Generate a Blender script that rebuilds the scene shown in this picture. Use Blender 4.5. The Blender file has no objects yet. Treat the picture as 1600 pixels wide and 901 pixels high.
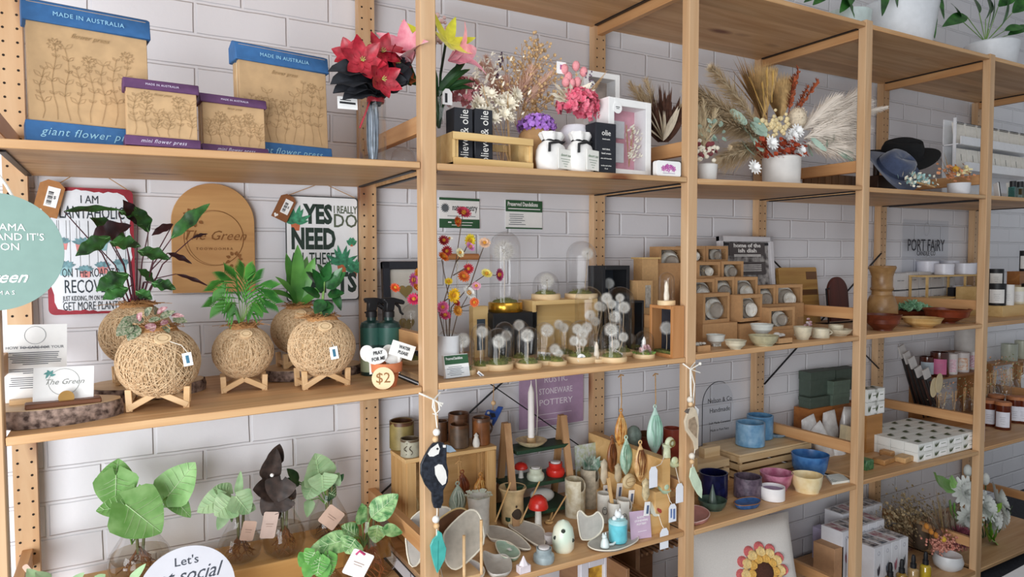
import bpy,bmesh,math,random
from mathutils import Vector,Matrix,Euler
random.seed(7)
C=bpy.context.scene
PI=math.pi
# ------------------------------------------------------------------ camera
YAW,PITCH,ROLL=0.5204,0.0443,-0.0023
CX,CY,CZ,FPX=0.2102,-1.52,1.42,1066.94
_F=Vector((math.sin(YAW)*math.cos(PITCH),math.cos(YAW)*math.cos(PITCH),-math.sin(PITCH)))
_R=Vector((math.cos(YAW),-math.sin(YAW),0));_U=_R.cross(_F)
_R,_U=math.cos(ROLL)*_R+math.sin(ROLL)*_U,-math.sin(ROLL)*_R+math.cos(ROLL)*_U
_C=Vector((CX,CY,CZ))
cd=bpy.data.cameras.new('camera');co=bpy.data.objects.new('camera',cd);C.collection.objects.link(co)
cd.sensor_width=36;cd.lens=FPX*36/1600;cd.clip_start=.02
co.matrix_world=Matrix.Translation(_C)@Matrix((_R,_U,-_F)).transposed().to_4x4()
C.camera=co
# ------------------------------------------------------------------ light
C.view_settings.view_transform='Standard';C.view_settings.look='None'
C.view_settings.gamma=1;C.view_settings.use_curve_mapping=False
C.view_settings.exposure=0.0
w=bpy.data.worlds.new('sky');C.world=w;w.use_nodes=True
bg=w.node_tree.nodes['Background'];bg.inputs[0].default_value=(.9,.945,1,1);bg.inputs[1].default_value=.38
def area(name,loc,target,sx,sy,power,col):
    l=bpy.data.lights.new(name,'AREA');l.shape='RECTANGLE';l.size=sx;l.size_y=sy;l.energy=power;l.color=col
    o=bpy.data.objects.new(name,l);C.collection.objects.link(o);o.location=loc
    o.rotation_euler=(Vector(target)-Vector(loc)).to_track_quat('-Z','Y').to_euler();return o
area('shop_window_daylight',(-1.5,-1.9,.95),(.7,.3,.95),2.4,1.8,120,(.95,.975,1))
area('ceiling_daylight',(1.0,-2.6,2.9),(1.2,.3,1.1),2.5,1.2,22,(.96,.98,1))

# ------------------------------------------------------------------ pixel to place
def ray(u,v):return _F+_R*((u-800)/FPX)+_U*((450.5-v)/FPX)
def aty(u,v,y):d=ray(u,v);return _C+d*((y-CY)/d.y)
def atx(u,v,x):d=ray(u,v);return _C+d*((x-CX)/d.x)
def atz(u,v,z):d=ray(u,v);return _C+d*((z-CZ)/d.z)
def ppm(p):return FPX/((Vector(p)-_C).dot(_F))
L=.8546;PW=.040;PD=.0313;YB=.461;TH=.0165;WALL=.503
SZ={'a':[(1.636,1.649),(1.6485,1.6614),(1.6591,1.6786),(1.6752,1.6825),(1.682,1.69)],
      'b':[(1.0965,1.112),(1.1161,1.119),(1.1245,1.1328),(1.1344,1.1343),(1.136,1.14)],
      'c':[(.585,.585),(.5845,.5845),(.578,.584),(.593,.586),(.594,.594)],
      'd':[(.06,.06)]*5,'t':[(2.25,2.253),(2.253,2.256),(2.256,2.260),(2.258,2.266),(2.266,2.27)]}
def sz(key,x):
    b=min(4,max(0,int(x/L)));a=SZ[key][b];t=x/L-b
    return a[0]+(a[1]-a[0])*t
def on(key,u,v,rpx=0,dz=0):
    """point on a shelf under pixel u,v (front foot of a thing), pushed back by its radius"""
    z=SZ[key][2][0]
    for _ in range(4):
        p=atz(u,v,z+dz)
        if p.y>.43 or p.y<-.2:p=aty(u,v,.43)
        z=sz(key,p.x)
    p.z=z+dz
    if rpx:
        r=rpx/ppm(p);d=Vector((p.x-CX,p.y-CY,0)).normalized();p=p+d*r
    return p
def ony(key,u,y,dz=0):
    """point on a shelf on the column of pixel u at depth y"""
    p=aty(u,450,y);p.z=sz(key,p.x)+dz;return p

# ------------------------------------------------------------------ materials
def lin(c):
    if isinstance(c,str):c=[int(c[i:i+2],16)/255 for i in (0,2,4)]
    return tuple((x/12.92 if x<=.04045 else ((x+.055)/1.055)**2.4) for x in c)+(1,)
_M={}
def nt(name):
    m=bpy.data.materials.new(name);m.use_nodes=True;n=m.node_tree
    return m,n,n.nodes['Principled BSDF']
def mat(col,rough=.6,var=.12,scale=40,metal=0,bump=0,spec=.5,col2=None,trans=0,sheen=0,sub=0,detail=3):
    """procedural paint, clay, cloth, paper: a noise between two tones"""
    key=(col,rough,var,scale,metal,bump,spec,col2,trans,sheen,sub)
    if key in _M:return _M[key]
    m,n,p=nt('surface_'+col+('_'+col2 if col2 else ''))
    tc=n.nodes.new('ShaderNodeTexCoord');no=n.nodes.new('ShaderNodeTexNoise')
    no.inputs['Scale'].default_value=scale;no.inputs['Detail'].default_value=detail
    n.links.new(tc.outputs['Object'],no.inputs['Vector'])
    r=n.nodes.new('ShaderNodeValToRGB');c=lin(col)
    if col2:a,b=c,lin(col2)
    else:a,b=tuple(x*(1-var) for x in c[:3])+(1,),tuple(min(1,x*(1+var)) for x in c[:3])+(1,)
    r.color_ramp.elements[0].position=.35;r.color_ramp.elements[1].position=.65
    r.color_ramp.elements[0].color=a;r.color_ramp.elements[1].color=b
    n.links.new(no.outputs['Fac'],r.inputs[0]);n.links.new(r.outputs[0],p.inputs['Base Color'])
    p.inputs['Roughness'].default_value=rough;p.inputs['Metallic'].default_value=metal
    p.inputs['Specular IOR Level'].default_value=spec
    if sheen:p.inputs['Sheen Weight'].default_value=sheen
    if sub:p.inputs['Subsurface Weight'].default_value=sub;p.inputs['Subsurface Radius'].default_value=(.01,.008,.006)
    if trans:p.inputs['Transmission Weight'].default_value=trans
    if bump:
        bn=n.nodes.new('ShaderNodeBump');bn.inputs['Strength'].default_value=bump;bn.inputs['Distance'].default_value=.002
        n.links.new(no.outputs['Fac'],bn.inputs['Height']);n.links.new(bn.outputs[0],p.inputs['Normal'])
    _M[key]=m;return m
def wood(c1,c2,axis='x',rough=.5,grain=1.0,strip=0,knots=0,dark=None,shift=True):
    key=('wood',c1,c2,axis,rough,grain,strip,knots)
    if key in _M:return _M[key]
    m,n,p=nt('wood_'+c1+'_'+axis);N=n.nodes.new;K=n.links.new
    tc=N('ShaderNodeTexCoord');oi=N('ShaderNodeObjectInfo');ad=N('ShaderNodeVectorMath');ad.operation='ADD'
    ml=N('ShaderNodeMath');ml.operation='MULTIPLY';ml.inputs[1].default_value=7.3
    K(oi.outputs['Random'],ml.inputs[0]);K(tc.outputs['Object'],ad.inputs[0]);K(ml.outputs[0],ad.inputs[1])
    mp=N('ShaderNodeMapping');s={'x':(1.6,22,22),'y':(22,1.6,22),'z':(22,22,1.6)}[axis]
    mp.inputs['Scale'].default_value=tuple(q*grain for q in s);K(ad.outputs[0],mp.inputs['Vector'])
    no=N('ShaderNodeTexNoise');no.inputs['Scale'].default_value=1;no.inputs['Detail'].default_value=5;no.inputs['Distortion'].default_value=1.3
    K(mp.outputs[0],no.inputs['Vector'])
    r=N('ShaderNodeValToRGB');e=r.color_ramp.elements;e[0].position=.3;e[1].position=.7
    e[0].color=lin(c2);e[1].color=lin(c1);K(no.outputs['Fac'],r.inputs[0])
    out=r.outputs[0]
    if strip:
        sp=N('ShaderNodeSeparateXYZ');K(ad.outputs[0],sp.inputs[0])
        a=N('ShaderNodeMath');a.operation='MULTIPLY';a.inputs[1].default_value=1/strip
        K(sp.outputs[{'x':1,'y':0,'z':0}[axis]],a.inputs[0])
        fl=N('ShaderNodeMath');fl.operation='FLOOR';K(a.outputs[0],fl.inputs[0])
        wn=N('ShaderNodeTexWhiteNoise');wn.noise_dimensions='1D';K(fl.outputs[0],wn.inputs['W'])
        mr=N('ShaderNodeMapRange');mr.inputs['To Min'].default_value=.84;mr.inputs['To Max'].default_value=1.08;K(wn.outputs[0],mr.inputs[0])
        mx=N('ShaderNodeVectorMath');mx.operation='SCALE';K(out,mx.inputs[0]);K(mr.outputs[0],mx.inputs['Scale']);out=mx.outputs[0]
    if knots:
        mp2=N('ShaderNodeMapping');ks={'x':(3.2,9,9),'y':(9,3.2,9),'z':(9,9,3.2)}[axis];mp2.inputs['Scale'].default_value=tuple(q*knots for q in ks)
        K(ad.outputs[0],mp2.inputs['Vector']);vo=N('ShaderNodeTexVoronoi');vo.inputs['Scale'].default_value=1;K(mp2.outputs[0],vo.inputs['Vector'])
        kr=N('ShaderNodeValToRGB');kr.color_ramp.elements[0].position=.07;kr.color_ramp.elements[1].position=.22
        kr.color_ramp.elements[0].color=(1,1,1,1);kr.color_ramp.elements[1].color=(0,0,0,1);K(vo.outputs['Distance'],kr.inputs[0])
        gt=N('ShaderNodeMath');gt.operation='GREATER_THAN';gt.inputs[1].default_value=.58
        sx=N('ShaderNodeSeparateXYZ');K(vo.outputs['Color'],sx.inputs[0]);K(sx.outputs[0],gt.inputs[0])
        mu=N('ShaderNodeMath');mu.operation='MULTIPLY';K(kr.outputs[0],mu.inputs[0]);K(gt.outputs[0],mu.inputs[1])
        mm=N('ShaderNodeMix');mm.data_type='RGBA';K(mu.outputs[0],mm.inputs[0]);K(out,mm.inputs[6]);mm.inputs[7].default_value=lin(dark or '7a4524');out=mm.outputs[2]
    K(out,p.inputs['Base Color']);p.inputs['Roughness'].default_value=rough
    b=N('ShaderNodeBump');b.inputs['Strength'].default_value=.08;b.inputs['Distance'].default_value=.001
    K(no.outputs['Fac'],b.inputs['Height']);K(b.outputs[0],p.inputs['Normal'])
    _M[key]=m;return m
def glass(tint='ffffff',clear=.97,rough=.02,lo=.10,hi=.95):
    key=('glass',tint,clear,rough,lo)
    if key in _M:return _M[key]
    m,n,p=nt('clear_glass_'+tint);n.nodes.remove(p);N=n.nodes.new;K=n.links.new
    o=n.nodes['Material Output'];t=N('ShaderNodeBsdfTransparent');g=N('ShaderNodeBsdfGlossy');g.inputs['Roughness'].default_value=rough
    no=N('ShaderNodeTexNoise');no.inputs['Scale'].default_value=6;bn=N('ShaderNodeBump');bn.inputs['Strength'].default_value=.04
    tc=N('ShaderNodeTexCoord');K(tc.outputs['Object'],no.inputs['Vector']);K(no.outputs['Fac'],bn.inputs['Height']);K(bn.outputs[0],g.inputs['Normal'])
    c=lin(tint);t.inputs[0].default_value=tuple(x*clear for x in c[:3])+(1,)
    lw=N('ShaderNodeLayerWeight');lw.inputs['Blend'].default_value=.18
    mr=N('ShaderNodeMapRange');mr.inputs['To Min'].default_value=lo;mr.inputs['To Max'].default_value=hi
    K(lw.outputs['Facing'],mr.inputs[0]);pw=N('ShaderNodeMath');pw.operation='POWER';pw.inputs[1].default_value=1.6;K(mr.outputs[0],pw.inputs[0])
    mx=N('ShaderNodeMixShader');K(pw.outputs[0],mx.inputs[0]);K(t.outputs[0],mx.inputs[1]);K(g.outputs[0],mx.inputs[2]);K(mx.outputs[0],o.inputs[0])
    _M[key]=m;return m
def leafmat(c1,c2,scale=25,rough=.42,stretch=None):
    key=('leaf',c1,c2,scale,rough)
    if key in _M:return _M[key]
    m=mat(c1,rough,0,scale,col2=c2,spec=.45);_M[key]=m;return m

# ------------------------------------------------------------------ mesh building
def V(*a):return Vector(a)
class B:
    def __init__(s,off=None,T=None):
        s.v=[];s.f=[];s.m=[];s.k=0;s.T=T if T is not None else (Matrix.Translation(-Vector(off)) if off is not None else None)
    def add(s,vs,fs,T=None):
        b=len(s.v)
        for p in vs:
            p=Vector(p)
            if T is not None:p=T@p
            if s.T is not None:p=s.T@p
            s.v.append(p)
        for f in fs:s.f.append(tuple(b+i for i in f));s.m.append(s.k)
        return s
    def slot(s,k):s.k=k;return s
    def box(s,c,d,rz=0,rx=0,ry=0):
        x,y,z=(q/2 for q in d)
        vs=[(-x,-y,-z),(x,-y,-z),(x,y,-z),(-x,y,-z),(-x,-y,z),(x,-y,z),(x,y,z),(-x,y,z)]
        return s.add(vs,[(3,2,1,0),(4,5,6,7),(0,1,5,4),(1,2,6,5),(2,3,7,6),(3,0,4,7)],Matrix.Translation(c)@Euler((rx,ry,rz)).to_matrix().to_4x4())
    def bar(s,a,b,wd,th,up=(0,0,1)):
        a,b=Vector(a),Vector(b);d=b-a;n=d.normalized();r=n.cross(Vector(up))
        if r.length<1e-4:r=n.cross(Vector((0,1,0)))
        r.normalize();q=r.cross(n)
        T=Matrix((n,r,q)).transposed().to_4x4();T.translation=(a+b)/2
        x,y,z=d.length/2,wd/2,th/2
        vs=[(-x,-y,-z),(x,-y,-z),(x,y,-z),(-x,y,-z),(-x,-y,z),(x,-y,z),(x,y,z),(-x,y,z)]
        return s.add(vs,[(3,2,1,0),(4,5,6,7),(0,1,5,4),(1,2,6,5),(2,3,7,6),(3,0,4,7)],T)
    def lathe(s,prof,c=(0,0,0),seg=24,T=None,wob=0,closed=True,sq=1,fq=3):
        vs=[];fs=[];n=len(prof)
        for r,z in prof:
            for i in range(seg):
                a=2*PI*i/seg;rr=r*(1+wob*math.sin(fq*a+z*40))
                vs.append((c[0]+rr*math.cos(a),c[1]+rr*math.sin(a)*sq,c[2]+z))
        for j in range(n-1):
            for i in range(seg):
                k=(i+1)%seg;fs.append((j*seg+i,j*seg+k,(j+1)*seg+k,(j+1)*seg+i))
        if closed:
            if prof[0][0]>1e-5:fs.append(tuple(range(seg-1,-1,-1)))
            if prof[-1][0]>1e-5:fs.append(tuple((n-1)*seg+i for i in range(seg)))
        return s.add(vs,fs,T)
    def cyl(s,c,r,h,r2=None,seg=20,T=None):return s.lathe([(r,0),(r2 if r2 is not None else r,h)],c,seg,T)
    def sph(s,c,r,seg=14,sc=(1,1,1)):
        n=max(5,seg//2+1);vs=[];fs=[]
        for j in range(n+1):
            t=PI*j/n
            for i in range(seg):
                a=2*PI*i/seg;vs.append((c[0]+r*sc[0]*math.sin(t)*math.cos(a),c[1]+r*sc[1]*math.sin(t)*math.sin(a),c[2]-r*sc[2]*math.cos(t)))
        for j in range(n):
            for i in range(seg):
                k=(i+1)%seg;fs.append((j*seg+i,j*seg+k,(j+1)*seg+k,(j+1)*seg+i))
        return s.add(vs,fs)
    def tube(s,pts,r,seg=6,r2=None,closed=False):
        pts=[Vector(p) for p in pts];n=len(pts);vs=[];fs=[]
        q=None
        for i,p in enumerate(pts):
            d=(pts[(i+1)%n]-pts[i-1]) if closed else (pts[min(i+1,n-1)]-pts[max(i-1,0)])
            if d.length<1e-9:d=Vector((0,0,1))
            d.normalize()
            if q is None:q=d.orthogonal().normalized()
            q=(q-d*q.dot(d));q=q.normalized() if q.length>1e-6 else d.orthogonal().normalized()
            e=d.cross(q);rr=r if r2 is None else r+(r2-r)*i/max(1,n-1)
            for k in range(seg):
                a=2*PI*k/seg;vs.append(p+q*(rr*math.cos(a))+e*(rr*math.sin(a)))
        for i in range(n if closed else n-1):
            for k in range(seg):
                l=(k+1)%seg;j=(i+1)%n;fs.append((i*seg+k,i*seg+l,j*seg+l,j*seg+k))
        if not closed:fs+=[tuple(range(seg-1,-1,-1)),tuple((n-1)*seg+k for k in range(seg))]
        return s.add(vs,fs)
    def prism(s,pts,a,b=None,T=None):
        """outline in XZ from y=a to y=b; or 3-D outline pushed by vector a"""
        n=len(pts)
        if b is None:A=[Vector(p) for p in pts];D=[p+Vector(a) for p in A]
        else:A=[Vector((p[0],a,p[1])) for p in pts];D=[Vector((p[0],b,p[1])) for p in pts]
        fs=[tuple(range(n)),tuple(range(2*n-1,n-1,-1))]+[(i,n+i,n+(i+1)%n,(i+1)%n) for i in range(n)]
        return s.add(A+D,fs,T)
    def leaf(s,a,b,W,nrm=None,shape='ovate',droop=0.,fold=.15,nl=8,nw=4,wave=0.,lobe=0.,tw=0.,th=0):
        a,b=Vector(a),Vector(b);d=b-a;Ln=d.length;d0=d/Ln
        if nrm is None:nrm=Vector((CX,CY,CZ))-a
        nrm=Vector(nrm);wv=d0.cross(nrm)
        if wv.length<1e-5:wv=d0.orthogonal()
        wv.normalize();nn=wv.cross(d0).normalized();vs=[];fs=[]
        if tw:R_=Matrix.Rotation(tw,3,d0);wv=R_@wv;nn=R_@nn
        for i in range(nl+1):
            t=i/nl
            if shape=='ovate':wd=math.sin(PI*min(1,t**.7*.97+.02))**.8
            elif shape=='lance':wd=(math.sin(PI*(t*.96+.03)))**.9*(1-.25*t)
            elif shape=='strap':wd=min(1,.45+t*2.2)*(1-t**5)
            elif shape=='heart':wd=min(1,(t*5+.15))*(1-t**2.0)**.8 if t<1 else 0
            elif shape=='petal':wd=(math.sin(PI*(t*.8+.08)))**.9
            elif shape=='round':wd=math.sqrt(max(0,1-(2*t-1)**2))
            else:wd=1-t
            wd=max(wd,.03)*W/2
            p=a+d*t+nn*(droop*Ln*(t*(1-t))*2)
            for j in range(nw+1):
                q=2*j/nw-1
                ps=p+wv*(q*wd)+nn*(fold*abs(q)*wd+wave*wd*math.sin(t*17+q*2)*abs(q))-d0*(lobe*Ln*abs(q)**1.5*max(0,1-t*2.2)**2)
                vs.append(ps)
        for i in range(nl):
            for j in range(nw):
                k=i*(nw+1)+j;fs.append((k,k+1,k+nw+2,k+nw+1))
        s.add(vs,fs)
        if th:s.add([q-nn*th for q in vs],[f[::-1] for f in fs])
        return s
    def text(s,t,size,pos=(0,0,0),shear=0.,align='CENTER',T=None,bold=0.,sx=1.,space=1.,ext=.0003,fit=None):
        """lettering standing in the XZ plane, read from -Y"""
        cu=bpy.data.curves.new('t','FONT');cu.body=t;cu.size=size;cu.shear=shear;cu.align_x=align;cu.align_y='CENTER'
        cu.offset=bold;cu.extrude=ext;cu.resolution_u=2;cu.space_character=space
        o=bpy.data.objects.new('t',cu);C.collection.objects.link(o)
        dg=bpy.context.evaluated_depsgraph_get();me=bpy.data.meshes.new_from_object(o.evaluated_get(dg))
        if fit:
            xs=[v.co.x for v in me.vertices];sx=fit/max(1e-6,max(xs)-min(xs))
        Q=Matrix.Translation(pos)@Matrix(((sx,0,0,0),(0,0,-1,0),(0,1,0,0),(0,0,0,1)))
        if T is not None:Q=T@Q
        s.add([v.co.copy() for v in me.vertices],[tuple(p.vertices) for p in me.polygons],Q)
        bpy.data.objects.remove(o);bpy.data.curves.remove(cu);bpy.data.meshes.remove(me);return s
    def mesh(s,name,mats,smooth=True,bevel=0,ang=40,segs=1):
        me=bpy.data.meshes.new(name);me.from_pydata([tuple(p) for p in s.v],[],s.f)
        if not isinstance(mats,(list,tuple)):mats=[mats]
        for q in mats:me.materials.append(q)
        if any(s.m):me.polygons.foreach_set('material_index',s.m)
        if bevel:
            bm=bmesh.new();bm.from_mesh(me);bmesh.ops.recalc_face_normals(bm,faces=bm.faces)
            es=[e for e in bm.edges if len(e.link_faces)==2 and e.calc_face_angle(0)>.6]
            bmesh.ops.bevel(bm,geom=es,offset=bevel,segments=segs,affect='EDGES',profile=.5);bm.to_mesh(me);bm.free()
        if smooth:
            me.polygons.foreach_set('use_smooth',[True]*len(me.polygons));me.set_sharp_from_angle(angle=math.radians(ang))
        me.update();return me
def put(name,b,mats,parent=None,loc=None,rot=None,**k):
    me=b if isinstance(b,bpy.types.Mesh) else b.mesh(name,mats,**k)
    o=bpy.data.objects.new(name,me);C.collection.objects.link(o)
    if parent is not None:o.parent=parent
    if loc is not None:o.location=loc
    if rot is not None:o.rotation_euler=rot
    return o
def tag(o,label,cat,group=None):
    o['label']=label;o['category']=cat
    if group:o['group']=group
    return o
def thing(name,label,cat,loc=(0,0,0),rz=0,group=None,rot=None):
    o=bpy.data.objects.new(name,None);C.collection.objects.link(o);o.location=loc;o.rotation_euler=rot or (0,0,rz);o.empty_display_size=.02
    return tag(o,label,cat,group)
def solo(name,label,cat,b,mats,loc=None,rz=0,group=None,rot=None,**k):
    return tag(put(name,b,mats,None,loc,rot or (0,0,rz),**k),label,cat,group)
def struct(name,b,mats,**k):
    o=put(name,b,mats,**k);o['kind']='structure';return o
def dup(root,loc,rz=None,label=None,group=None,scale=None,rot=None):
    r=root.copy();C.collection.objects.link(r);r.location=loc
    if rz is not None:r.rotation_euler=(0,0,rz)
    if rot is not None:r.rotation_euler=rot
    if scale is not None:r.scale=(scale,)*3 if not isinstance(scale,tuple) else scale
    if label:r['label']=label
    if group:r['group']=group
    for ch in list(root.children):
        c=ch.copy();C.collection.objects.link(c);c.parent=r
        for g in list(ch.children):
            d=g.copy();C.collection.objects.link(d);d.parent=c
    return r
def face(p):return math.atan2(p[0]-CX,-(CY-p[1]))*-1   # turn about Z so that local -Y looks at the viewer's standing place
def U_(a,b):return a+(b-a)*random.random()
def rdir(up=0.):
    while True:
        v=Vector((U_(-1,1),U_(-1,1),U_(-1,1)))
        if .05<v.length<1:v.normalize();v.z+=up;return v.normalized()
PINE=('e6c795','d3a871');PINEX=wood('dab283','c08f5f','x',strip=.055,knots=1);PINEZ=wood('d5b28b','c1966b','z',knots=.7);PINEY=wood('cf9f6e','b98555','y')
WHITE=mat('f3f2f0',.5,.02);PAPER=mat('f5f4f2',.75,.02);BLACK=mat('17171a',.5,.2);INK=mat('26262a',.7,.1);DKMET=mat('2b2b2e',.45,.1,metal=.6)
CREAM=mat('efe3c8',.7,.1);KRAFT=mat('c39b6b',.8,.06,120);STRING=mat('f1ede3',.9,.06,300);JUTE=mat('b98f5c',.9,.15,200)
GLASS=glass();GREENST=leafmat('5d8a3a','7aa04a')
VEIN=leafmat('b9d9a0','d2e8be')
def veins(b,A,E,wd):
    d=E-A;n=(Vector(_C)-A).normalized();sd=d.cross(n).normalized();dn=d.normalized();nn=sd.cross(dn);o=nn*.0012
    b.tube([A+o,A+d*.5+o,A+d*.97+o],.0012,4,r2=.0004)
    for i in range(5):
        f=.08+.17*i;wv=wd*.42*min(1,f*4+.3)*(1-f*f)
        for s in (-1,1):b.tube([A+d*f+o,A+d*(f+.10)+sd*s*wv*.55+o+nn*wv*.12,A+d*(f+.15)+sd*s*wv+o+nn*wv*.28],.0007,3,r2=.0003)
# ================================================================== the setting
def brick_wall():
    m,n,p=nt('white_painted_brick');N=n.nodes.new;K=n.links.new
    tc=N('ShaderNodeTexCoord');sp=N('ShaderNodeSeparateXYZ');cb=N('ShaderNodeCombineXYZ');K(tc.outputs['Object'],sp.inputs[0])
    K(sp.outputs[0],cb.inputs[0]);K(sp.outputs[2],cb.inputs[1])
    ns=N('ShaderNodeTexNoise');ns.inputs['Scale'].default_value=14;K(tc.outputs['Object'],ns.inputs['Vector'])
    sb=N('ShaderNodeVectorMath');sb.operation='MULTIPLY_ADD';K(ns.outputs['Color'],sb.inputs[0]);sb.inputs[1].default_value=(.004,.004,0);K(cb.outputs[0],sb.inputs[2])
    br=N('ShaderNodeTexBrick');br.offset=.5;br.inputs['Scale'].default_value=1;br.inputs['Mortar Size'].default_value=.006;br.inputs['Mortar Smooth'].default_value=.6
    br.inputs['Brick Width'].default_value=.24;br.inputs['Row Height'].default_value=.086;K(sb.outputs[0],br.inputs['Vector'])
    r=N('ShaderNodeValToRGB');r.color_ramp.elements[0].color=lin('e0dfe4');r.color_ramp.elements[1].color=lin('e9e8ec')
    n2=N('ShaderNodeTexNoise');n2.inputs['Scale'].default_value=5;K(tc.outputs['Object'],n2.inputs['Vector']);K(n2.outputs['Fac'],r.inputs[0]);K(r.outputs[0],p.inputs['Base Color'])
    p.inputs['Roughness'].default_value=.45
    inv=N('ShaderNodeMath');inv.operation='SUBTRACT';inv.inputs[0].default_value=1;K(br.outputs['Fac'],inv.inputs[1])
    n3=N('ShaderNodeTexNoise');n3.inputs['Scale'].default_value=60;n3.inputs['Detail'].default_value=4;K(tc.outputs['Object'],n3.inputs['Vector'])
    ma=N('ShaderNodeMath');ma.operation='MULTIPLY_ADD';ma.inputs[1].default_value=.13;K(n3.outputs['Fac'],ma.inputs[0]);K(inv.outputs[0],ma.inputs[2])
    b=N('ShaderNodeBump');b.inputs['Strength'].default_value=.9;b.inputs['Distance'].default_value=.004;K(ma.outputs[0],b.inputs['Height']);K(b.outputs[0],p.inputs['Normal'])
    return m
struct('wall_back',B().box((.0,0,0),(9,.1,3.1)),brick_wall(),loc=(2.2,WALL+.05,1.504))
struct('floor',B().box((2.2,-1.4,-.03),(9,4.2,.06)),mat('2a2c33',.85,.3,90,bump=.3))
struct('ceiling',B().box((2.2,-.4,3.09),(9,2.0,.06)),mat('ecebe8',.8,.02))
# ------------------------------------------------------------------ the pine shelving: six uprights, boards, braces
HOLE=mat('241811',.9,.1)
RZ=[2.222,1.742,1.213,.702,.16]
side=['far left','second from left','third from left','fourth from left','fifth from left','far right']
ul=['pine ladder upright at the left end behind the round teal sign','pine ladder upright carrying the hanging magpie','pine ladder upright carrying the small beige hanging bird',
      'pine ladder upright between the blue pots and the turned wooden vase','pine ladder upright between the folded hats and the acrylic card stand','pine ladder upright beyond the amber jar candles at the right']
for i in range(6):
    t=thing('shelf_upright',ul[i],'shelf upright',(i*L,0,0),group='pine uprights')
    put('front_post',B().box((0,PD/2,1.13),(PW,PD,2.262+.006*i)),PINEZ,t,bevel=.0025)
    b=B().box((0,YB+PD/2,1.13),(PW+.008,PD,2.25))
    b.slot(1)
    for k in range(-6,62):
        z=1.42+.5698+.0+{0:0,1:.1655-.16,2:-.3712+.384}.get(i,0)-.032*k
        for sx in (-1,1):
            c=(sx*.0138,YB-.0004,z);vs=[(c[0]+.003*math.cos(a*PI/4),c[1],c[2]+.003*math.sin(a*PI/4)) for a in range(8)]
            b.add(vs,[tuple(range(8))])
    put('back_post',b,[PINEZ,HOLE],t)
    zs=[RZ[0]+.004*i]+[z+(.003*i if j!=1 else 0) for j,z in enumerate(RZ[1:])]
    if i>=2:zs[1]=1.752
    if i==0:zs[1]=1.69
    for z in zs:put('rail',B().box((0,(PD+YB)/2,z),(.022,YB-PD+.004,.042)),PINEY,t,bevel=.0015)
def board(bay,key,label,y0=.002,y1=.478):
    x0,x1=bay*L+PW/2+.0012,(bay+1)*L-PW/2-.0012;z0,z1=SZ[key][bay]
    t=thing('shelf_board',label,'shelf',(x0,0,z0),rot=(0,-math.atan2(z1-z0,x1-x0),0),group='pine shelf boards')
    w_=x1-x0;o=.02   # back corners notched round the posts
    out=[(0,y0),(w_,y0),(w_,y1),(0,y1)]
    put('board',B().prism([(x,y,0) for x,y in out],(0,0,-TH)),PINEX,t,bevel=.002)
    for x in (.006,w_-.006):put('metal_strip',B().box((x,.24,-TH-.002),(.012,.42,.004)),DKMET,t)
    if bay==0 and key in 'bc':put('metal_strip',B().box((w_-.003,.24,.0008),(.007,.42,.002)),DKMET,t)
pos=['first bay','second bay','third bay','fourth bay','fifth bay']
what={'a':['pine shelf board carrying the blue and purple flower presses','pine shelf board carrying the black boxes and white cloth sacks','pine shelf board carrying the large dried flower arrangement in a white pot',
              'pine shelf board carrying the felt hats','pine shelf board carrying the black capped perfume bottles'],
        'b':['pine shelf board carrying the twine ball planters','pine shelf board carrying the glass domes of dandelions','pine shelf board carrying the boxed dishes and clay bowls','pine shelf board carrying the turned wooden vase and bowls',
              'pine shelf board carrying the black and white jars'],
        'c':['pine shelf board under the glass propagation vases','pine shelf board carrying the stoneware pottery and leaf plates','pine shelf board carrying the blue, pink and cream pots','pine shelf board carrying the rows of white soap boxes',
              'pine shelf board carrying the amber jar candles'],
        'd':['bottom pine shelf board below the magpie and the plant vases','bottom pine shelf board carrying the dark slatted crate','bottom pine shelf board carrying the sunflower cushion','bottom pine shelf board carrying the white box stacks and dropper bottles',
              'empty bottom pine shelf board at the right'],
        't':['top pine shelf board above the flower presses','top pine shelf board above the pink hydrangea vase','top pine shelf board above the pampas grass','top pine shelf board carrying the large white pot','top pine shelf board right of the white bowl plant']}
for key in 'tabcd':
    for bay in range(5):board(bay,key,what[key][bay])
def brace(bay,z0,z1,lab):
    t=thing('cross_brace',lab,'brace',(bay*L,YB-.004,0),group='metal cross braces')
    for a,b_ in (((.02,z0),(L-.02,z1)),((.02,z1),(L-.02,z0))):
        put('strut',B().bar((a[0],0,a[1]),(b_[0],0,b_[1]),.003,.008,up=(0,1,0)),DKMET,t)
brace(1,.70,1.28,'dark metal cross brace behind the stoneware pottery')
brace(3,.88,1.44,'dark metal cross brace behind the incense packets')
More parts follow.
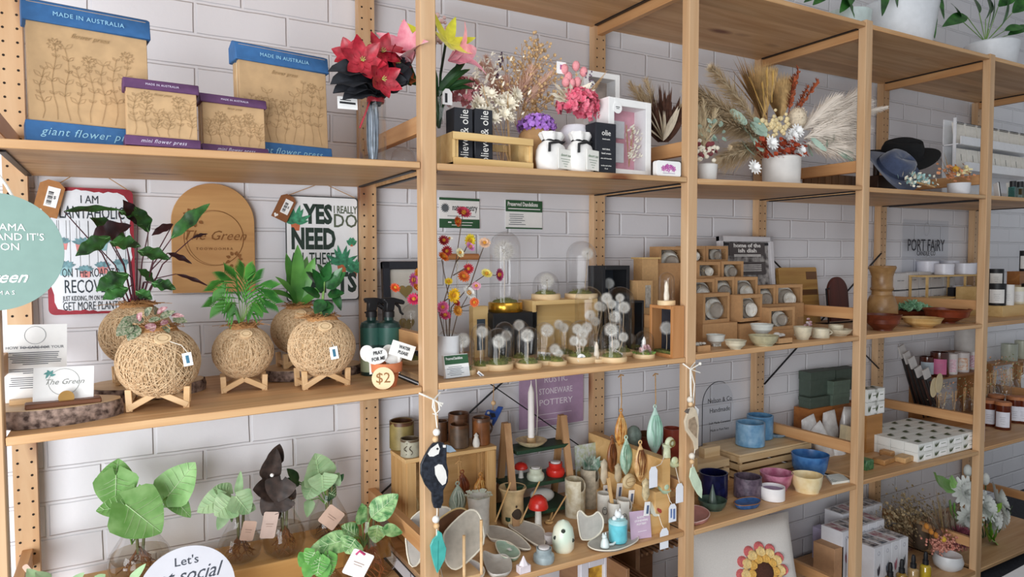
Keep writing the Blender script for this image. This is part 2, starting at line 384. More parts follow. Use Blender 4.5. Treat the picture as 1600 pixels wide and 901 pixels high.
# ================================================================== first bay, upper shelf: flower presses
BLUE=mat('2f6296',.7,.08,60);BLUEL=mat('6fa3d0',.7,.08,60);PURP=mat('5e3a62',.7,.08,60);BUFF=mat('bf9d74',.8,.08,30,bump=.1);GOLDINK=mat('8fc0d8',.5,.05);SILV=mat('cfc6da',.5,.05);BRINK=mat('a5875f',.8,.1);EDGE=mat('e9d7b4',.8,.05)
def flower_press(label,col,colb,u0,u1,vt,y,rz,name1,tilt=.05,ink=SILV,seed=1,dep=.045,capf=.17,botf=.16,basedz=0):
    rnd=random.Random(seed)
    p=ony('a',u0,y);H=aty(u0,vt,y).z-p.z;q=aty(u1,200,y)
    Wd=0.0
    # true width from the two side columns, allowing for the turn
    for _ in range(30):
        e=(p.x+Wd*math.cos(rz),p.y+Wd*math.sin(rz));d=Vector((e[0]-CX,e[1]-CY,0));k=(Vector((e[0],e[1],p.z+H*.5))-_C);uu=800+FPX*k.dot(_R)/k.dot(_F)
        Wd+=(u1-uu)/ppm((e[0],e[1],p.z))
    t=thing('flower_press',label,'flower press',p,rot=(-tilt,0,rz),group='flower presses')
    put('press_board',B().box((Wd/2,dep*.2,H*.5),(Wd*.955,dep*.34,H*.93)).box((Wd/2,dep*.8,H*.5),(Wd*.955,dep*.34,H*.93)).slot(1).box((Wd/2,dep*.5,H*.5),(Wd*.93,dep*.3,H*.92)),[BUFF,EDGE],t,bevel=.001)
    def sleeve(z0,z1,nm,txts,up):
        b=B();d0,d1=-.004,dep+.004;zz=(z1-z0)
        if up:prof=[(d0,z0),(d1,z0),(d1,z1-zz*.25),(dep*.55,z1),(d0+.006,z1-zz*.2)]
        else:prof=[(d0-.004,z0+zz*.12),(dep*.4,z0),(d1,z0),(d1,z1),(d0,z1)]
        n=len(prof);vs=[(-.002,a,c) for a,c in prof]+[(Wd+.002,a,c) for a,c in prof]
        b.add(vs,[tuple(range(n)),tuple(range(2*n-1,n-1,-1))]+[(i,n+i,n+(i+1)%n,(i+1)%n) for i in range(n)])
        o=put(nm,b,col,t,bevel=.0015)
        tb=B()
        for (s_,sz_,zf,sh) in txts:tb.text(s_,sz_*H,(Wd*.5,d0-.003,z0+zz*zf),shear=sh,sx=1.0,space=1.1)
        put('lettering',tb,ink,o);return o
    sleeve(H*(1-capf),H*1.01,'top_sleeve',[('MADE IN AUSTRALIA',.042,.35,0)],True)
    sleeve(0,H*botf,'bottom_sleeve',[(name1,.075,.55,.35)],False)
    d=B()
    for k in range(9 if Wd>.15 else 6):   # engraved stems and flowers
        x=Wd*(.12+.76*k/(8 if Wd>.15 else 5));h=H*U2(rnd,.3,.55);z0=H*(botf+.02);y_=-.0012
        st=[(x+Wd*.02*math.sin(i*1.3+k),y_+dep*.03,z0+h*i/6) for i in range(7)];d.tube(st,.0004,3)
        for i in range(2,7):
            for sx in (-1,1):
                c=Vector(st[i]);q=.5+.5*((k*7+i)%3)/2;d.tube([c,c+V(sx*.005*q,0,.009*q),c+V(sx*.013*q,0,.012*q),c+V(sx*.010*q,0,.004*q)],.00035,3,closed=True)
        if k%3==1:
            c=Vector(st[6]);d.tube([c+V(.010*math.cos(a*PI/20)*(1+.3*math.cos(a*.785*2)),0,.010*math.sin(a*PI/20)*(1+.3*math.cos(a*.785*2))) for a in range(40)],.0004,3,closed=True).tube([c+V(.003*math.cos(a),0,.003*math.sin(a)) for a in range(6)],.0004,3,closed=True)
    d.text('flower press',.045*H,(Wd*.5,-.0005,H*(1-capf-.06)),shear=.4)
    put('engraving',d,BRINK,t);return t
def U2(r,a,b):return a+(b-a)*r.random()
flower_press('largest flower press, buff board with wide blue sleeves, at the left end',BLUE,BLUEL,50,237,-12,.05,.14,'giant flower press',seed=1,ink=GOLDINK)
flower_press('small flower press with purple sleeves standing before the largest blue one',PURP,PURP,203,311,116,.015,.05,'mini flower press',seed=2)
flower_press('smallest flower press with purple sleeves, in front of the right blue one',PURP,PURP,321,417,141,.06,.12,'mini flower press',seed=3)
flower_press('blue sleeved flower press nearest the red tissue flowers',BLUE,BLUEL,379,516,58,.11,.16,'great flower press',seed=4,ink=GOLDINK)

# ------------------------------------------------------------------ bouquets in glass
def vase_cyl(t,r,h,m=None,th=.003):return put('glass_vase',B().lathe([(r,0),(r,h),(r-th,h),(r-th,.006),(.0005,.006)],seg=28,closed=False).add([(r*math.cos(a*PI/14),r*math.sin(a*PI/14),0) for a in range(28)],[tuple(range(27,-1,-1))]),m or GLASS,t)
p=ony('a',585,.07);k=ppm(p)
t=thing('red_lily_bouquet','red paper lilies wrapped in black tissue in a clear glass cylinder vase','bouquet',p)
vase_cyl(t,21/k,98/k)
sl=B()
for j in range(9):
    a=j*.7;sl.leaf((.008*math.cos(a),.008*math.sin(a),.004),(.012*math.cos(a),.012*math.sin(a),100/k),.016,nrm=(math.cos(a),math.sin(a),0),shape='strap',fold=.3)
put('silver_wrap',sl,mat('9aa3ad',.25,.2,60,metal=.7),t);b=B()
def W(u,v,y):return aty(u,v,y)-p
def petals(b,c,n,ln,wd,ax,open_=.9,shape='ovate',ph=0.,fold=.25,droop=.25,nl=6):
    c=Vector(c);ax=Vector(ax).normalized();o=ax.orthogonal().normalized();e=ax.cross(o)
    for i in range(n):
        a=2*PI*i/n+ph;r=o*math.cos(a)+e*math.sin(a);d=(r*math.sin(open_)+ax*math.cos(open_)).normalized()
        b.leaf(c,c+d*ln,wd,nrm=ax*math.sin(open_)-r*math.cos(open_),shape=shape,fold=fold,droop=-droop,nl=nl,nw=4)
red=B();cen=B()
for (u,v,y,ln,ph,ax) in ((566,95,.03,38,0,(-.15,-1,.15)),(597,82,.05,34,.4,(.1,-.9,.4)),(597,124,.02,33,.9,(.25,-1,0)),(618,98,.06,28,.2,(.5,-.8,.2)),(546,85,.08,28,.1,(-.6,-.6,.3))):
    c=W(u,v,y);petals(red,c,6,ln/k,22/k,ax,1.15,ph=ph)
    for j in range(6):
        a=j*PI/3;ax_=Vector(ax).normalized();o_=ax_.orthogonal().normalized();e_=ax_.cross(o_)
        cen.tube([c,c+ax_*.012+(o_*math.cos(a)+e_*math.sin(a))*.006],.0008,4)
put('lily_blooms',red,mat('8a0f20',.4,0,60,col2='b8283a'),t);put('stamens',cen,mat('c9d27a',.6),t)
tis=B();rnd=random.Random(5)
for (u0,v0,u1,v1,wd,y) in ((600,132,512,112,34,.02),(600,140,516,132,40,.01),(602,146,520,146,36,.01),(600,152,535,156,30,.0),(590,148,630,118,34,.07),(598,140,636,88,34,.09),(605,145,640,105,40,.05),(600,150,636,125,36,.03),(585,150,612,140,36,.04),(580,155,560,128,36,.03),(590,135,540,95,40,.10),(595,130,625,70,40,.10)):
    tis.leaf(W(u0,v0,.07),W(u1,v1,y),wd/k,shape='round',fold=.5,wave=.25,nl=12,nw=6,droop=.2)
tis.lathe([(8/k,0),(13/k,12/k),(25/k,28/k)],W(587,165,.06),14,wob=.15,closed=False)
put('tissue_wrap',tis,mat('1d1f26',.75,.3,60),t)
rb=B();rb.tube([W(578,158,.045),W(570,180,.043),W(562,200,.045)],1.6/k,5);rb.lathe([(13/k,0),(14/k,4/k),(13/k,8/k)],W(587,161,.06),16,closed=False);put('red_ribbon',rb,mat('a3162b',.4),t)
lab=put('price_label',B().box((0,0,0),(30/k,.001,18/k),ry=-.03),PAPER,t,loc=W(543,161,.025));put('lettering',B().box((0,-.0008,0),(24/k,.0004,3/k)).box((-3/k,-.0008,4/k),(16/k,.0004,1.2/k)),INK,lab)

p=ony('a',688,.13);k=ppm(p)
t=thing('pink_lily_bouquet','pink and yellow felt lilies with dark strap leaves in a tall glass vase','bouquet',p)
vase_cyl(t,20/k,118/k)
pk=B();yl=B();gr=B();fl=B()
for (u,v,y,ln,ax,ph) in ((642,100,.08,64,(-.5,-.55,.6),.2),(700,95,.09,66,(.7,-.45,.35),.5)):pk=B();petals(pk,W(u,v,y),6,ln/k,27/k,ax,.8,ph=ph,droop=-.25,fold=.35);put('pink_lily',pk,mat('d9798c',.9,0,50,col2='e8a0aa',sheen=.5),t)
petals(yl,W(700,66,.06),6,46/k,18/k,(.2,-.8,.5),1.15,ph=.35,droop=.2)
petals(yl,W(658,52,.12),5,34/k,12/k,(-.6,-.5,.5),.9,ph=.1)
put('yellow_lily',yl,mat('dcd93a',.9,.12,50,sheen=.5),t)
for (u,v) in ((743,128),(735,108),(728,96),(722,140),(600,118),(612,132),(650,140),(706,150),(640,60),(742,140)):gr.leaf(W(682,150,.13),W(u,v,.10+.03*random.random()),13/k,shape='strap',droop=.28,fold=.4)
for (u,v) in ((680,20),(700,35),(640,90),(715,90),(660,60)):gr.tube([W(686,200,.13),W((u+676)/2,(v+200)/2,.13),W(u,v+10,.12)],2.2/k,5)
put('strap_leaves',gr,leafmat('16301c','2c5a2e'),t)
for j in range(26):fl.sph(W(684+U_(-16,16),48+U_(-26,20),.15),U_(2.5,5)/k,6)
put('filler_flowers',fl,mat('e7c3bd',.9,.12),t)
og=B();petals(og,W(637,125,.11),6,14/k,9/k,(-.2,-1,.2),1.1);put('orange_bud',og,mat('cf6a3a',.8),t)
lab=put('swing_tag',B().prism([(-8/k,-12/k),(8/k,-12/k),(8/k,6/k),(3/k,12/k),(-3/k,12/k),(-8/k,6/k)],0,.001),PAPER,t,loc=W(699,151,.08));put('lettering',B().box((-2/k,-.0004,-2/k),(4/k,.0006,14/k)),INK,lab)
p=ony('a',632,.33);k=ppm(p)
t=thing('glass_cloche','small empty glass cloche on the upper shelf behind the red lilies','glass dome',p)
put('dome',B().lathe([(19/k,0),(20/k,25/k),(17/k,38/k),(10/k,46/k),(.001,49/k)],seg=24,closed=False),GLASS,t);put('base',B().cyl((0,0,0),21/k,.004),GLASS,t)

# ================================================================== first bay, middle shelf
def rect(u0,v0,u1,v1,y):
    a=aty(u0,v0,y);b=aty(u1,v1,y);return a.x,a.z,b.x,b.z
def rrect(w_,h_,r,n=5):
    o=[]
    for (cx_,cz_,a0) in ((w_-r,h_-r,0),(r,h_-r,90),(r,r,180),(w_-r,r,270)):
        for i in range(n+1):
            a=math.radians(a0+90*i/n);o.append((cx_+r*math.cos(a),cz_+r*math.sin(a)))
    return o
def swing_tag(parent,c,w_,h_,ang,m,name='swing_tag',heart=True):
    o=put(name,B().prism([(-w_/2,-h_/2),(w_/2,-h_/2),(w_/2,h_*.36),(w_*.22,h_/2),(-w_*.22,h_/2),(-w_/2,h_*.36)],0,.0015),m,parent,loc=c,rot=(0,ang,0))
    q=put('barcode_label',B().box((w_*.1,-.001,h_*.05),(w_*.5,.0006,h_*.55)),PAPER,o)
    l=B()
    for i in range(9):l.box((w_*.02+.0,-.0016,h_*(-.16+.042*i)),(w_*.2,.0004,h_*.012*(1+i%3)))
    put('lettering',l.text('$',h_*.12,(w_*.2,-.0016,h_*.05)),INK,o)
    if heart:put('heart_print',B().prism([(-w_*.28+w_*.13*x,-h_*.4+w_*.13*z) for x,z in ((0,-1),(1,.2),(.9,.8),(.45,.95),(0,.5),(-.45,.95),(-.9,.8),(-1,.2))],-.0006,-.0002),PAPER,o)
    return o
GRN=mat('5f9a6a',.6,.25,80);GRD=mat('2c5a45',.6,.3,80);TERRA=mat('c96f4a',.7,.12,60);PINKP=mat('d98a86',.6,.2,60);TEALP=mat('8fb7bd',.6,.2,60)
def print_pot(b,x,z,s):b.prism([(x-s*.5,z),(x+s*.5,z),(x+s*.38,z-s*.8),(x-s*.38,z-s*.8)],-.0012,-.0006)
# sign one
x0,z0,x1,z1=rect(63,290,207,488,.478);w_,h_=x1-x0,z0-z1
t=thing('metal_sign','white metal sign with ragged red border hung behind the calathea planter','sign',(x0+.008,.484,z1),group='hanging plant signs')
put('sign_plate',B().prism(rrect(w_,h_,.014),0,.002),mat('9c2233',.5,.2,25),t,ang=30)
rg=[(.035+.01*math.sin(i*2.3)+.008*math.sin(i*5.1)) for i in range(60)]
pl=[]
for i in range(60):
    a=2*PI*i/60;cx_,sx_=math.cos(a),math.sin(a);m_=1/max(abs(cx_)**6+abs(sx_)**6,1e-6)**(1/6);pl.append((w_/2+cx_*m_*(w_/2-rg[i]*w_*1.1),h_/2+sx_*m_*(h_/2-rg[(i*3)%60]*h_*.75)))
put('sign_face',B().prism(pl,-.0006,-.0001),mat('e8ecf2',.35,.03),t,smooth=False)
tb=B()
for s_,z,sz_ in (('I AM',.905,.072),('PLANTAHOLIC',.80,.112),('ON THE ROAD TO',.325,.08),('RECOVERY',.215,.12),("JUST KIDDING, I'M ON MY WAY TO",.125,.045),('GET MORE PLANTS',.062,.075)):tb.text(s_,h_*sz_*1.25,(w_*.49,-.0012,h_*z),fit=w_*{'I AM':.20,'PLANTAHOLIC':.80,'ON THE ROAD TO':.66,'RECOVERY':.62}.get(s_,.66))
put('lettering',tb,mat('1f2d38',.6,.1),t)
ln=B();p1=B();p2=B();lf=B()
for (x,z,s_,kk) in ((.17,.57,.10,0),(.40,.56,.13,0),(.20,.38,.12,1),(.42,.35,.10,0),(.62,.38,.10,0),(.84,.40,.11,1),(.62,.57,.11,1),(.82,.58,.1,0)):
    p1=B();lf=B();print_pot(p1,x*w_,z*h_,s_*h_*.75)
    for q in (-1,1):ln.box((x*w_+q*s_*h_*.3,-.0008,(z+.74)*h_/2),(.0008,.0004,(.74-z)*h_))
    for j in range(6):lf.leaf((x*w_,-.0016,z*h_),(x*w_+s_*h_*.6*math.cos(.3+j*.5),-.0020,z*h_+s_*h_*.4*math.sin(.3+j*.5)),.010,nrm=(0,-1,0),nl=4,nw=2,fold=0)
    put('printed_pot',p1,TEALP if kk else PINKP,t);put('printed_plant',lf,mat('6f97a0',.6,.3,120),t)
put('printed_cords',ln,INK,t)
put('hanging_string',B().tube([(w_*.1,-.002,h_),(w_*.5,.003,h_+.055),(w_*.93,-.002,h_)],.0012,5),JUTE,t)
swing_tag(t,(w_*.05,-.012,h_*.905),.052,.088,.25,mat('a97444',.8,.08,80))
# arch
x0,z0,x1,z1=rect(266,283,400,455,.478);w_,h_=x1-x0,z0-z1
t=thing('wooden_arch_sign','plain pale timber arch plaque with engraved wreath on the wall','sign',((x0+x1)/2,.482,z1))
r_=w_/2;ar=[(-r_,0),(r_,0)]+[(r_*math.cos(a*PI/24),h_-r_+r_*math.sin(a*PI/24)) for a in range(25)]
put('arch_board',B().prism(ar,0,.012),wood('cf9f66','b98650','x',knots=0),t,bevel=.001)
e=B();e.tube([(r_*.72*math.cos(a*PI/20),-.0006,h_*.5+r_*.72*math.sin(a*PI/20)) for a in range(40)],.0007,4,closed=True);e.tube([(r_*.68*math.cos(a*PI/20)+.003,-.0006,h_*.5+r_*.7*math.sin(a*PI/20)) for a in range(40)],.0005,4,closed=True)
for (sx,sz_) in ((-.5,.5),(.5,-.5)):
    for j in range(9):
        a=j*.7;c=(sx*r_*1.0+.018*math.cos(a)*(.4+j*.08),-.0012,h_*.5+sz_*r_*1.1+.018*math.sin(a)*(.4+j*.08));e.leaf(c,(c[0]+.012*math.cos(a),-.002,c[2]+.012*math.sin(a)),.009,nrm=(0,-1,0),nl=4,nw=2)
e.text('The Green',.036,(0,-.0008,h_*.52),shear=.4);e.text('T O O W O O M B A',.010,(0,-.0008,h_*.40))
put('engraving',e,mat('8a5a2e',.8),t)
# YES sign
x0,z0,x1,z1=rect(446,304,562,468,.480);w_,h_=x1-x0,z0-z1
t=thing('metal_sign','white metal sign with bold dark green letters beside the second upright','sign',(x0,.486,z1),group='hanging plant signs')
put('sign_plate',B().prism(rrect(w_,h_,.010),0,.002),mat('3a3f41',.5,.1),t,ang=30);put('sign_face',B().prism([(a*.972+w_*.014,c*.98+h_*.01) for a,c in rrect(w_,h_,.010)],-.0006,-.0001),mat('f0f1f3',.35,.02),t)
tb=B()
for s_,x,z,sz_,bo,fw in (('YES',.44,.82,.18,.0035,.40),('NEED',.37,.585,.20,.0035,.60),('ALL THESE',.36,.40,.12,.0004,.60),('PLANTS',.50,.165,.19,.0035,.92)):tb.text(s_,h_*sz_*1.35,(w_*x,-.0012,h_*z),bold=bo,fit=w_*fw)
put('lettering',tb,mat('23372f',.6,.15),t)
tb=B()
for s_,x,z,sz_,bo,fw in (('I REALLY',.815,.875,.075,.0006,.33),('DO',.815,.765,.135,.0006,.33)):tb.text(s_,h_*sz_*1.35,(w_*x,-.0012,h_*z),bold=bo,fit=w_*fw)
put('lettering',tb,mat('5a6350',.6,.1),t)
pp=B();lf=B()
for (x,z,s_) in ((.13,.74,.11),(.76,.35,.12),(.93,.28,.08),(.90,.55,.04)):
    pp=B();lf=B();print_pot(pp,x*w_,z*h_,s_*h_*.8)
    for j in range(11):a=.15+j*.28;rr=s_*h_*(1.1+.4*math.sin(j*2.2));lf.leaf((x*w_,-.0016,z*h_),(x*w_+rr*math.cos(a),-.0020,z*h_+rr*math.sin(a)*1.2),.014,nrm=(0,-1,0),nl=4,nw=2,fold=0)
    put('printed_pot',pp,TERRA,t);put('printed_plant',lf,mat('3f8f6a',.6,.4,90),t)
put('hanging_string',B().tube([(w_*.05,-.002,h_),(w_*.5,.003,h_+.04),(w_*.95,-.002,h_)],.0012,5),JUTE,t)
swing_tag(t,(-w_*.02,-.012,h_*.88),.045,.075,.45,mat('8a5632',.8,.08,80))
# ------------------------------------------------------------------ twine ball planters
TWINE=mat('be9b74',.9,0,220,col2='d8bd98',bump=.3);TWINED=mat('b4946c',.95,.15,120,bump=.5);COIR=mat('b08050',.95,.2,200);DISK=mat('e2c49a',.7,.08,40);BEECH=wood('e6c498','d6ad7a','x')
def twine_ball(r,seed):
    rnd=random.Random(seed);b=B();b.slot(1).sph((0,0,0),r*.975,28).slot(0)
    for i in range(150):
        n=Vector((rnd.gauss(0,1),rnd.gauss(0,1),rnd.gauss(0,.55))).normalized()
        if abs(n.z)>.97:continue
        o=n.orthogonal().normalized();e=n.cross(o);off=rnd.gauss(0,.22)*r;rr=math.sqrt(max(.2*r*r,r*r-off*off))*(.99+.012*rnd.random())
        b.tube([n*off+(o*math.cos(a*2*PI/36)+e*math.sin(a*2*PI/36))*rr for a in range(36)],U2(rnd,.0008,.0012),4,closed=True)
    b2=[(v.x,v.y,v.z*.93) for v in b.v];b.v=[Vector(q) for q in b2];return b
def wood_slice(name_label,p,r,h,dark='4a3a33',sq=.8,seed=0,group=None):
    rnd=random.Random(seed);t=thing('wood_slice',name_label,'wood slice',p,group='rough bark wood slices')
    n=40;rr=[r*(1+.035*math.sin(2*PI*i/n*3+seed)+.03*rnd.random()) for i in range(n)]
    ring=lambda k,z:[(rr[i]*k*math.cos(2*PI*i/n),rr[i]*k*sq*math.sin(2*PI*i/n),z) for i in range(n)]
    b=B();vs=ring(1,0)+ring(1.015,h*.5)+ring(.985,h)
    b.add(vs,[(j*n+i,j*n+(i+1)%n,(j+1)*n+(i+1)%n,(j+1)*n+i) for j in range(2) for i in range(n)]+[tuple(range(n-1,-1,-1))]);put('bark',b,mat('3d2c26',.95,0,70,col2='a58d80',bump=1.0),t)
    b=B();vs=ring(.965,h+.0008)+ring(.97,h-.002);b.add(vs,[tuple(range(n))]+[(n+i,n+(i+1)%n,(i+1)%n,i) for i in range(n)]);put('cut_face',b,wood('d9bb93','c6a379','x',grain=.8),t);return t
def plant_stand(p,s,rz,label):
    t=thing('ball_stand',label,'plant stand',p,rz,group='folding crossed pine ball stands');q=.0125
    for sy in (-1,1):
        for sx in (-1,1):put('leg',B().bar((0,sy*s*.55,s*.62),(sx*s*.95,sy*s*.55,q*.5),q,q,up=(0,1,0)),BEECH,t,bevel=.001)
    for sx in (-1,1):put('crossbar',B().bar((sx*s*.9,-s*.55,q*1.2),(sx*s*.9,s*.55,q*1.2),q*.8,q*.8),BEECH,t)
    for sx in (-1,1):
        for sy in (-1,1):put('upright',B().bar((sx*s*.9,sy*s*.55,0),(sx*s*.93,sy*s*.55,s*.78),q*.8,q),BEECH,t,bevel=.001)
    return t
def kokedama(label,c,r,seed,tagpos=None,diskang=(.1,.75)):
    t=thing('twine_ball_planter',label,'planter',c,group='twine wrapped moss ball planters')
    put('twine_ball',twine_ball(r,seed),[TWINE,TWINED],t,rot=(0,0,face(c)))
    rnd=random.Random(seed);b=B()
    for i in range(110):
        a=rnd.random()*2*PI;k=r*.42*math.sqrt(rnd.random());q=Vector((k*math.cos(a),k*math.sin(a),r*.86));b.tube([q,q+V(rnd.gauss(0,.012),rnd.gauss(0,.012),.004+.012*rnd.random()),q+V(rnd.gauss(0,.02),rnd.gauss(0,.02),.004)],.0007,3)
    b.lathe([(r*.5,r*.78),(r*.42,r*.93),(r*.15,r*.98),(.001,r*.98)],(0,0,0),16,wob=.06,closed=False);put('coir_top',b,COIR,t)
    f=(Vector(_C)-Vector(c));f.z=0;f.normalize();s_=Vector((-f.y,f.x,0));dd=(f*math.cos(diskang[1])+V(0,0,1)*math.sin(diskang[1])+s_*diskang[0]).normalized()
    T=dd.to_track_quat('Z','Y').to_matrix().to_4x4();T.translation=dd*r*.95
    o=put('wood_disk',B(T=T).lathe([(r*.20,0),(r*.20,.006)],seg=20,sq=.75),DISK,t);put('engraving',B(T=T).tube([(r*.13*math.cos(a*PI/8),r*.095*math.sin(a*PI/8),.0062) for a in range(16)],.0006,4,closed=True),BRINK,o)
    if tagpos:
        u,v,w_,h_=tagpos;q=aty(u,v,c.y-r*1.0)-c;k=ppm(c)
        g=put('price_label',B().box((0,0,0),(w_/k,.0015,h_/k)),PAPER,t,loc=q,rot=(0,-.15,0));put('lettering',B().box((0,-.001,0),(w_/k*.35,.0004,h_/k*.6)),mat('3a6f8a',.6),g);put('tag_string',B().tube([q+V(0,0,h_/k*.5),q*.9+V(-.005,0,.03),dd*r*.98],.0007,4),STRING,t)
    return t
def ballpos(u,v,y):return aty(u,v,y)
slA=on('b',228,600,0);slA=ony('b',224,.30)
wood_slice('wide wood slice under the calathea twine ball',slA,.125,.028,seed=1,sq=.7)
cA=ballpos(214,522,.31);rA=52/ppm(cA)
t=kokedama('twine ball planter with tall dark calathea, behind the pink speckled plant',cA,rA,1)
plant_stand(V(cA.x,cA.y,slA.z+.029),rA*.62,.1,'pine ball stand on the wide wood slice under the calathea')
def WW(p):return lambda u,v,y:aty(u,v,y)-p
w=WW(cA);lv=B();lt=B();st=B();vn=B();y0=cA.y
CAL=[((100,330),(190,328),14,.2,1),((143,375),(205,352),38,.22,0),((195,372),(140,340),30,.26,1),((215,350),(192,312),26,.3,0),((232,362),(210,322),28,.28,1),((268,372),(328,318),26,.2,1),((172,378),(220,385),30,.16,1),
       ((172,370),(118,400),28,.18,1),((215,392),(266,405),28,.2,1),((262,395),(300,412),13,.3,0),((270,350),(237,368),16,.3,0),((200,428),(150,455),34,.2,1),((200,450),(160,468),26,.18,1),((237,442),(275,452),26,.2,1),((212,455),(238,468),22,.18,1),((275,428),(326,447),9,.32,0),((300,372),(325,365),8,.3,0),((186,330),(222,338),24,.3,1),((240,440),(215,420),20,.27,1)]
for (a,e,wd,y,g) in CAL:
    (lv if g else lt).leaf(w(a[0],a[1],y0+(y-.3)),w(e[0],e[1],y0+(y-.3)-.015),wd/ppm(cA),shape='lance',fold=.18,wave=.22,nl=20,nw=4,droop=.1)
    if g and wd>=22:veins(vn,w(a[0],a[1],y0+(y-.3)),w(e[0],e[1],y0+(y-.3)-.015),wd/ppm(cA)*.9)
    bx=213+(a[0]-213)*.12;st.tube([w(bx,478,y0),w(bx*.6+a[0]*.4,440+(a[1]-440)*.4,y0+(y-.3)*.5),w(a[0],a[1],y0+(y-.3))],.0020,5,r2=.0012)
put('leaf_veins',vn,leafmat('5f9a52','7db46a'),t);put('dark_leaves',lt,leafmat('2a1a1f','46242c'),t);put('green_leaves',lv,leafmat('1c3320','3f7a38',30),t);put('stems',st,mat('5a2f3a',.5,.2),t)
cB=ballpos(248,565,.13);rB=60/ppm(cB);slz=sz('b',cB.x)
t=kokedama('twine ball planter with pink speckled small leaves, nearest the front edge',cB,rB,2,(293,561,13,20))
plant_stand(V(cB.x,cB.y,slz),rB*.72,-.12,'pine ball stand under the pink speckled planter at the front edge')
w=WW(cB);lv=B();rnd=random.Random(4);l2=B()
for (a,e,wd) in (((205,505),(182,525),22),((215,508),(200,532),20),((225,498),(196,500),18),((232,500),(252,498),12),((250,495),(274,486),14),((270,497),(293,503),15),((256,505),(264,520),12),((226,492),(238,480),14),((244,490),(240,478),12),((208,495),(186,512),16)):
    lv.leaf(w(a[0],a[1],.10),w(e[0],e[1],.085),wd/ppm(cB),shape='ovate',fold=.12,wave=.08)
for (a,e,wd) in (((232,505),(240,518),16),((245,488),(262,480),12),((262,500),(250,508),9),((215,500),(222,488),12),((268,492),(288,494),10)):l2.leaf(w(a[0],a[1],.095),w(e[0],e[1],.08),wd/ppm(cB),shape='ovate',fold=.12)
put('speckled_leaves',lv,mat('3f5f3a',.5,0,260,col2='a9a58e'),t);put('pink_leaves',l2,mat('8a4a55',.5,0,120,col2='d8b2b2'),t)
cC=ballpos(380,549,.22);rC=45/ppm(cC)
t=kokedama('twine ball planter with feathery parlour palm, standing alone in the middle',cC,rC,3)
plant_stand(V(cC.x,cC.y,sz('b',cC.x)),rC*.72,-.1,'pine ball stand under the parlour palm planter')
w=WW(cC);fr=B();st=B()
for (e,md,s_) in (((333,455),(352,438),1),((330,480),(350,462),1),((383,418),(380,440),1),((424,452),(400,448),1),((430,475),(405,462),.9),((350,425),(368,440),1),((410,488),(395,472),.6),((400,425),(390,445),.9),((355,488),(365,472),.6)):
    a=w(378,505,.22);m_=w(md[0],md[1],.21);z_=w(e[0],e[1],.19);prev=None;pts=[a,a.lerp(m_,.5)+V(0,0,.01),m_,m_.lerp(z_,.5)+V(0,0,.008),z_];st.tube(pts,.0011,4,r2=.0006)
    for i in range(13):
        f=.24+i*.06;q=(a.lerp(m_,f*2) if f<.5 else m_.lerp(z_,f*2-1));d=(z_-m_).normalized();sd=V(d.z,-.25,-d.x)
        for sg in (-1,1):fr.leaf(q,q+(d*.75+sd*sg*.6).normalized()*(.050*s_*(1.1-.5*f)),.0058,shape='lance',fold=.2,nl=4,nw=2,droop=.15)
put('fronds',fr,leafmat('2d6a2c','56983f'),t);put('stems',st,GREENST,t)
slD=ony('b',487,.33);wood_slice('wood slice behind the pale front twine ball, near the second upright',slD,.13,.026,seed=3,sq=.7)
cD=ballpos(466,515,.33);rD=41/ppm(cD)
t=kokedama('darker twine ball planter with bird nest fern, on the right wood slice',cD,rD,4)
plant_stand(V(cD.x,cD.y,slD.z+.027),rD*.7,.15,'pine ball stand on the right wood slice under the fern')
w=WW(cD);lv=B()
for (e,wd,dr,y) in (((465,382),22,.05,.32),((430,432),16,.2,.28),((492,402),20,-.1,.30),((415,455),13,.25,.25),((447,395),18,.05,.36),((507,440),14,-.2,.27),((480,400),18,0,.36)):lv.leaf(w(463,478,.33),w(e[0],e[1],y),wd/ppm(cD),shape='strap',droop=dr,fold=.2,wave=.06,nl=10)
put('strap_leaves',lv,leafmat('3f7a34','67a54a',14),t)
cE=ballpos(503,541,.16);rE=51/ppm(cE)
t=kokedama('pale twine ball planter with dark glossy young plant and white label',cE,rE,5,(522,551,12,19))
plant_stand(V(cE.x,cE.y,sz('b',cE.x)),rE*.72,.06,'pine ball stand under the glossy plant at the front edge')
w=WW(cE);lv=B();st=B()
for (a,e,wd) in (((505,455),(488,420),24),((510,450),(540,425),22),((500,462),(472,450),20),((512,460),(538,458),20),((505,440),(515,408),18),((520,452),(533,485),16),((505,468),(492,490),20),((512,470),(508,495),22),((495,440),(478,425),18),((518,440),(535,418),14),((502,480),(518,478),18),((508,432),(495,412),16)):
    lv.leaf(w(a[0],a[1],.15),w(e[0],e[1],.13),wd/ppm(cE),shape='ovate',fold=.15,wave=.05)
st.tube([w(502,497,.16),w(505,460,.155),w(508,430,.15)],.004,6,r2=.002);put('glossy_leaves',lv,leafmat('17361d','2f6b32',30,.25),t);put('stem',st,GREENST,t)
